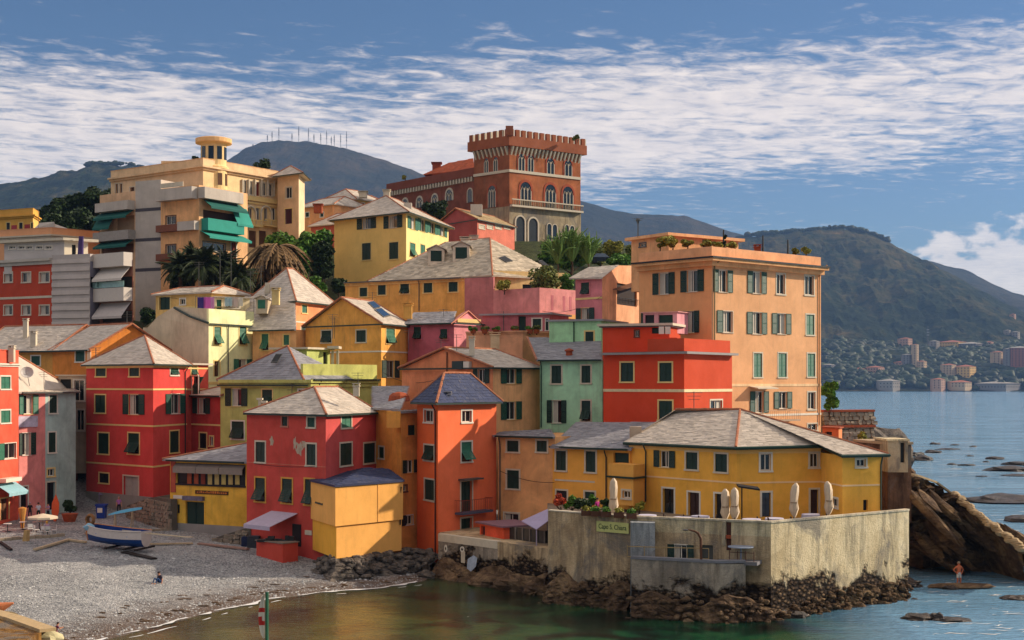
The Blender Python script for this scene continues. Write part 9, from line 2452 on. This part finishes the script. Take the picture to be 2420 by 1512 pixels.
# street lamp between the castle and the peach house, and the sea-side railing lamp
a = P(1508, 560, 205); b = P(1508, 515, 205); t = thing('street_lamp', 'old black street lamp seen above the penthouse roof', 'lamp post', tuple(a)); mb = MB(); mb.tube([a - Vector((0, 0, 3)), b - Vector((0, 0, .8))], .07, 6); build('post', mb, BLACKMETAL, t); mb = MB(); mb.lathe(b, [(.12, -.8), (.3, -.3), (.36, -.25), (.05, 0)], 8); build('lantern', mb, simple('lantern grey', '#3a3e42', .3), t)
# parked car by the wall below the castle trees (only its windscreen side shows)
a = P(1424, 622, 222); t = thing('parked_car', 'dark car parked beside the tree below the castle', 'car', tuple(a))
mb = MB(); mb.prism([a + Vector(q) for q in ((-1.9, -.8, .3), (1.9, -.8, .3), (1.9, .8, .3), (-1.9, .8, .3))], [a + Vector(q) for q in ((-1.8, -.75, .95), (1.8, -.75, .9), (1.8, .75, .9), (-1.8, .75, .95))]); build('body', mb, simple('dark car paint', '#20252b', .25), t)
mb = MB(); mb.prism([a + Vector(q) for q in ((-1.5, -.72, .95), (1.0, -.72, .92), (1.0, .72, .92), (-1.5, .72, .95))], [a + Vector(q) for q in ((-1.0, -.6, 1.5), (.3, -.6, 1.5), (.3, .6, 1.5), (-1.0, .6, 1.5))]); build('cabin', mb, glassmat('car glass', '#3a4a5a'), t)
for x in (-1.2, 1.2):
    for y in (-.8, .8): mb = MB(); mb.tube([a + Vector((x, y - .1, .33)), a + Vector((x, y + .1, .33))], .33, 12); build('wheel', mb, BLACKMETAL, t)

# cables, poles and aerials over the roofs
WIRE = simple('black cable', '#1a1a1c', .6)
for k, (a, b, sag, lb) in enumerate([(P(205, 905, 145.5), P(60, 930, 134), .8, 'black cable sagging between the crimson house and the pink one'), (P(600, 1095, 121), P(745, 1102, 114.6), .15, 'thin cable along the brick red house front'), (P(1060, 885, 126), P(905, 880, 149), .9, 'thin cable from the apricot gable to the golden house'), (P(1310, 1140, 118.0), P(1180, 1112, 121.6), .3, 'thin cable between the wing and the tan house'), (P(380, 700, 166), P(600, 640, 178), 1.4, 'long cable rising past the laundry terrace'), (P(1422, 700, 148.5), P(1282, 735, 163), .7, 'thin cable between the pink houses')]):
    mb = MB(); mb.tube([a.lerp(b, t / 12) - Vector((0, 0, sag * 4 * (t / 12) * (1 - t / 12))) for t in range(13)], .022, 4); tag(build('cable', mb, WIRE, origin=a), lb, 'cable')
for k, (px, y0, y1, Y, lb) in enumerate([(520, 590, 690, 176, 'tall pale aerial pole left before the palms'), (546, 596, 690, 178, 'second pale aerial pole before the palms'), (470, 618, 690, 174, 'short aerial pole left before the palm clump'), (617, 628, 690, 172, 'aerial pole beside the dead palm'), (1190, 735, 785, 157, 'aerial mast on the old rose house'), (1118, 742, 790, 158, 'aerial mast behind the gabled dormer'), (880, 690, 735, 176, 'aerial on the golden gabled house ridge'), (690, 905, 950, 136, 'aerial on the lime house parapet'), (1640, 925, 975, 118, 'aerial over the restaurant ridge'), (300, 735, 775, 164, 'aerial mast above the pale gable')]):
    a, b = P(px, y1 + 12, Y), P(px, y0, Y); t = thing('aerial', lb, 'aerial', tuple(a)); mb = MB(); mb.tube([a, b], .035, 5); build('mast', mb, GREYMETAL, t); mb = MB()
    for j in range(3):
        z = b.z - .1 - .28 * j; w_ = .7 - .12 * j; mb.tube([(b.x - w_, b.y, z), (b.x + w_, b.y, z)], .018, 4)
        for q in range(-2, 3): mb.tube([(b.x + w_ * q / 2.4, b.y - .2, z), (b.x + w_ * q / 2.4, b.y + .2, z)], .012, 3)
    build('antenna', mb, GREYMETAL, t)
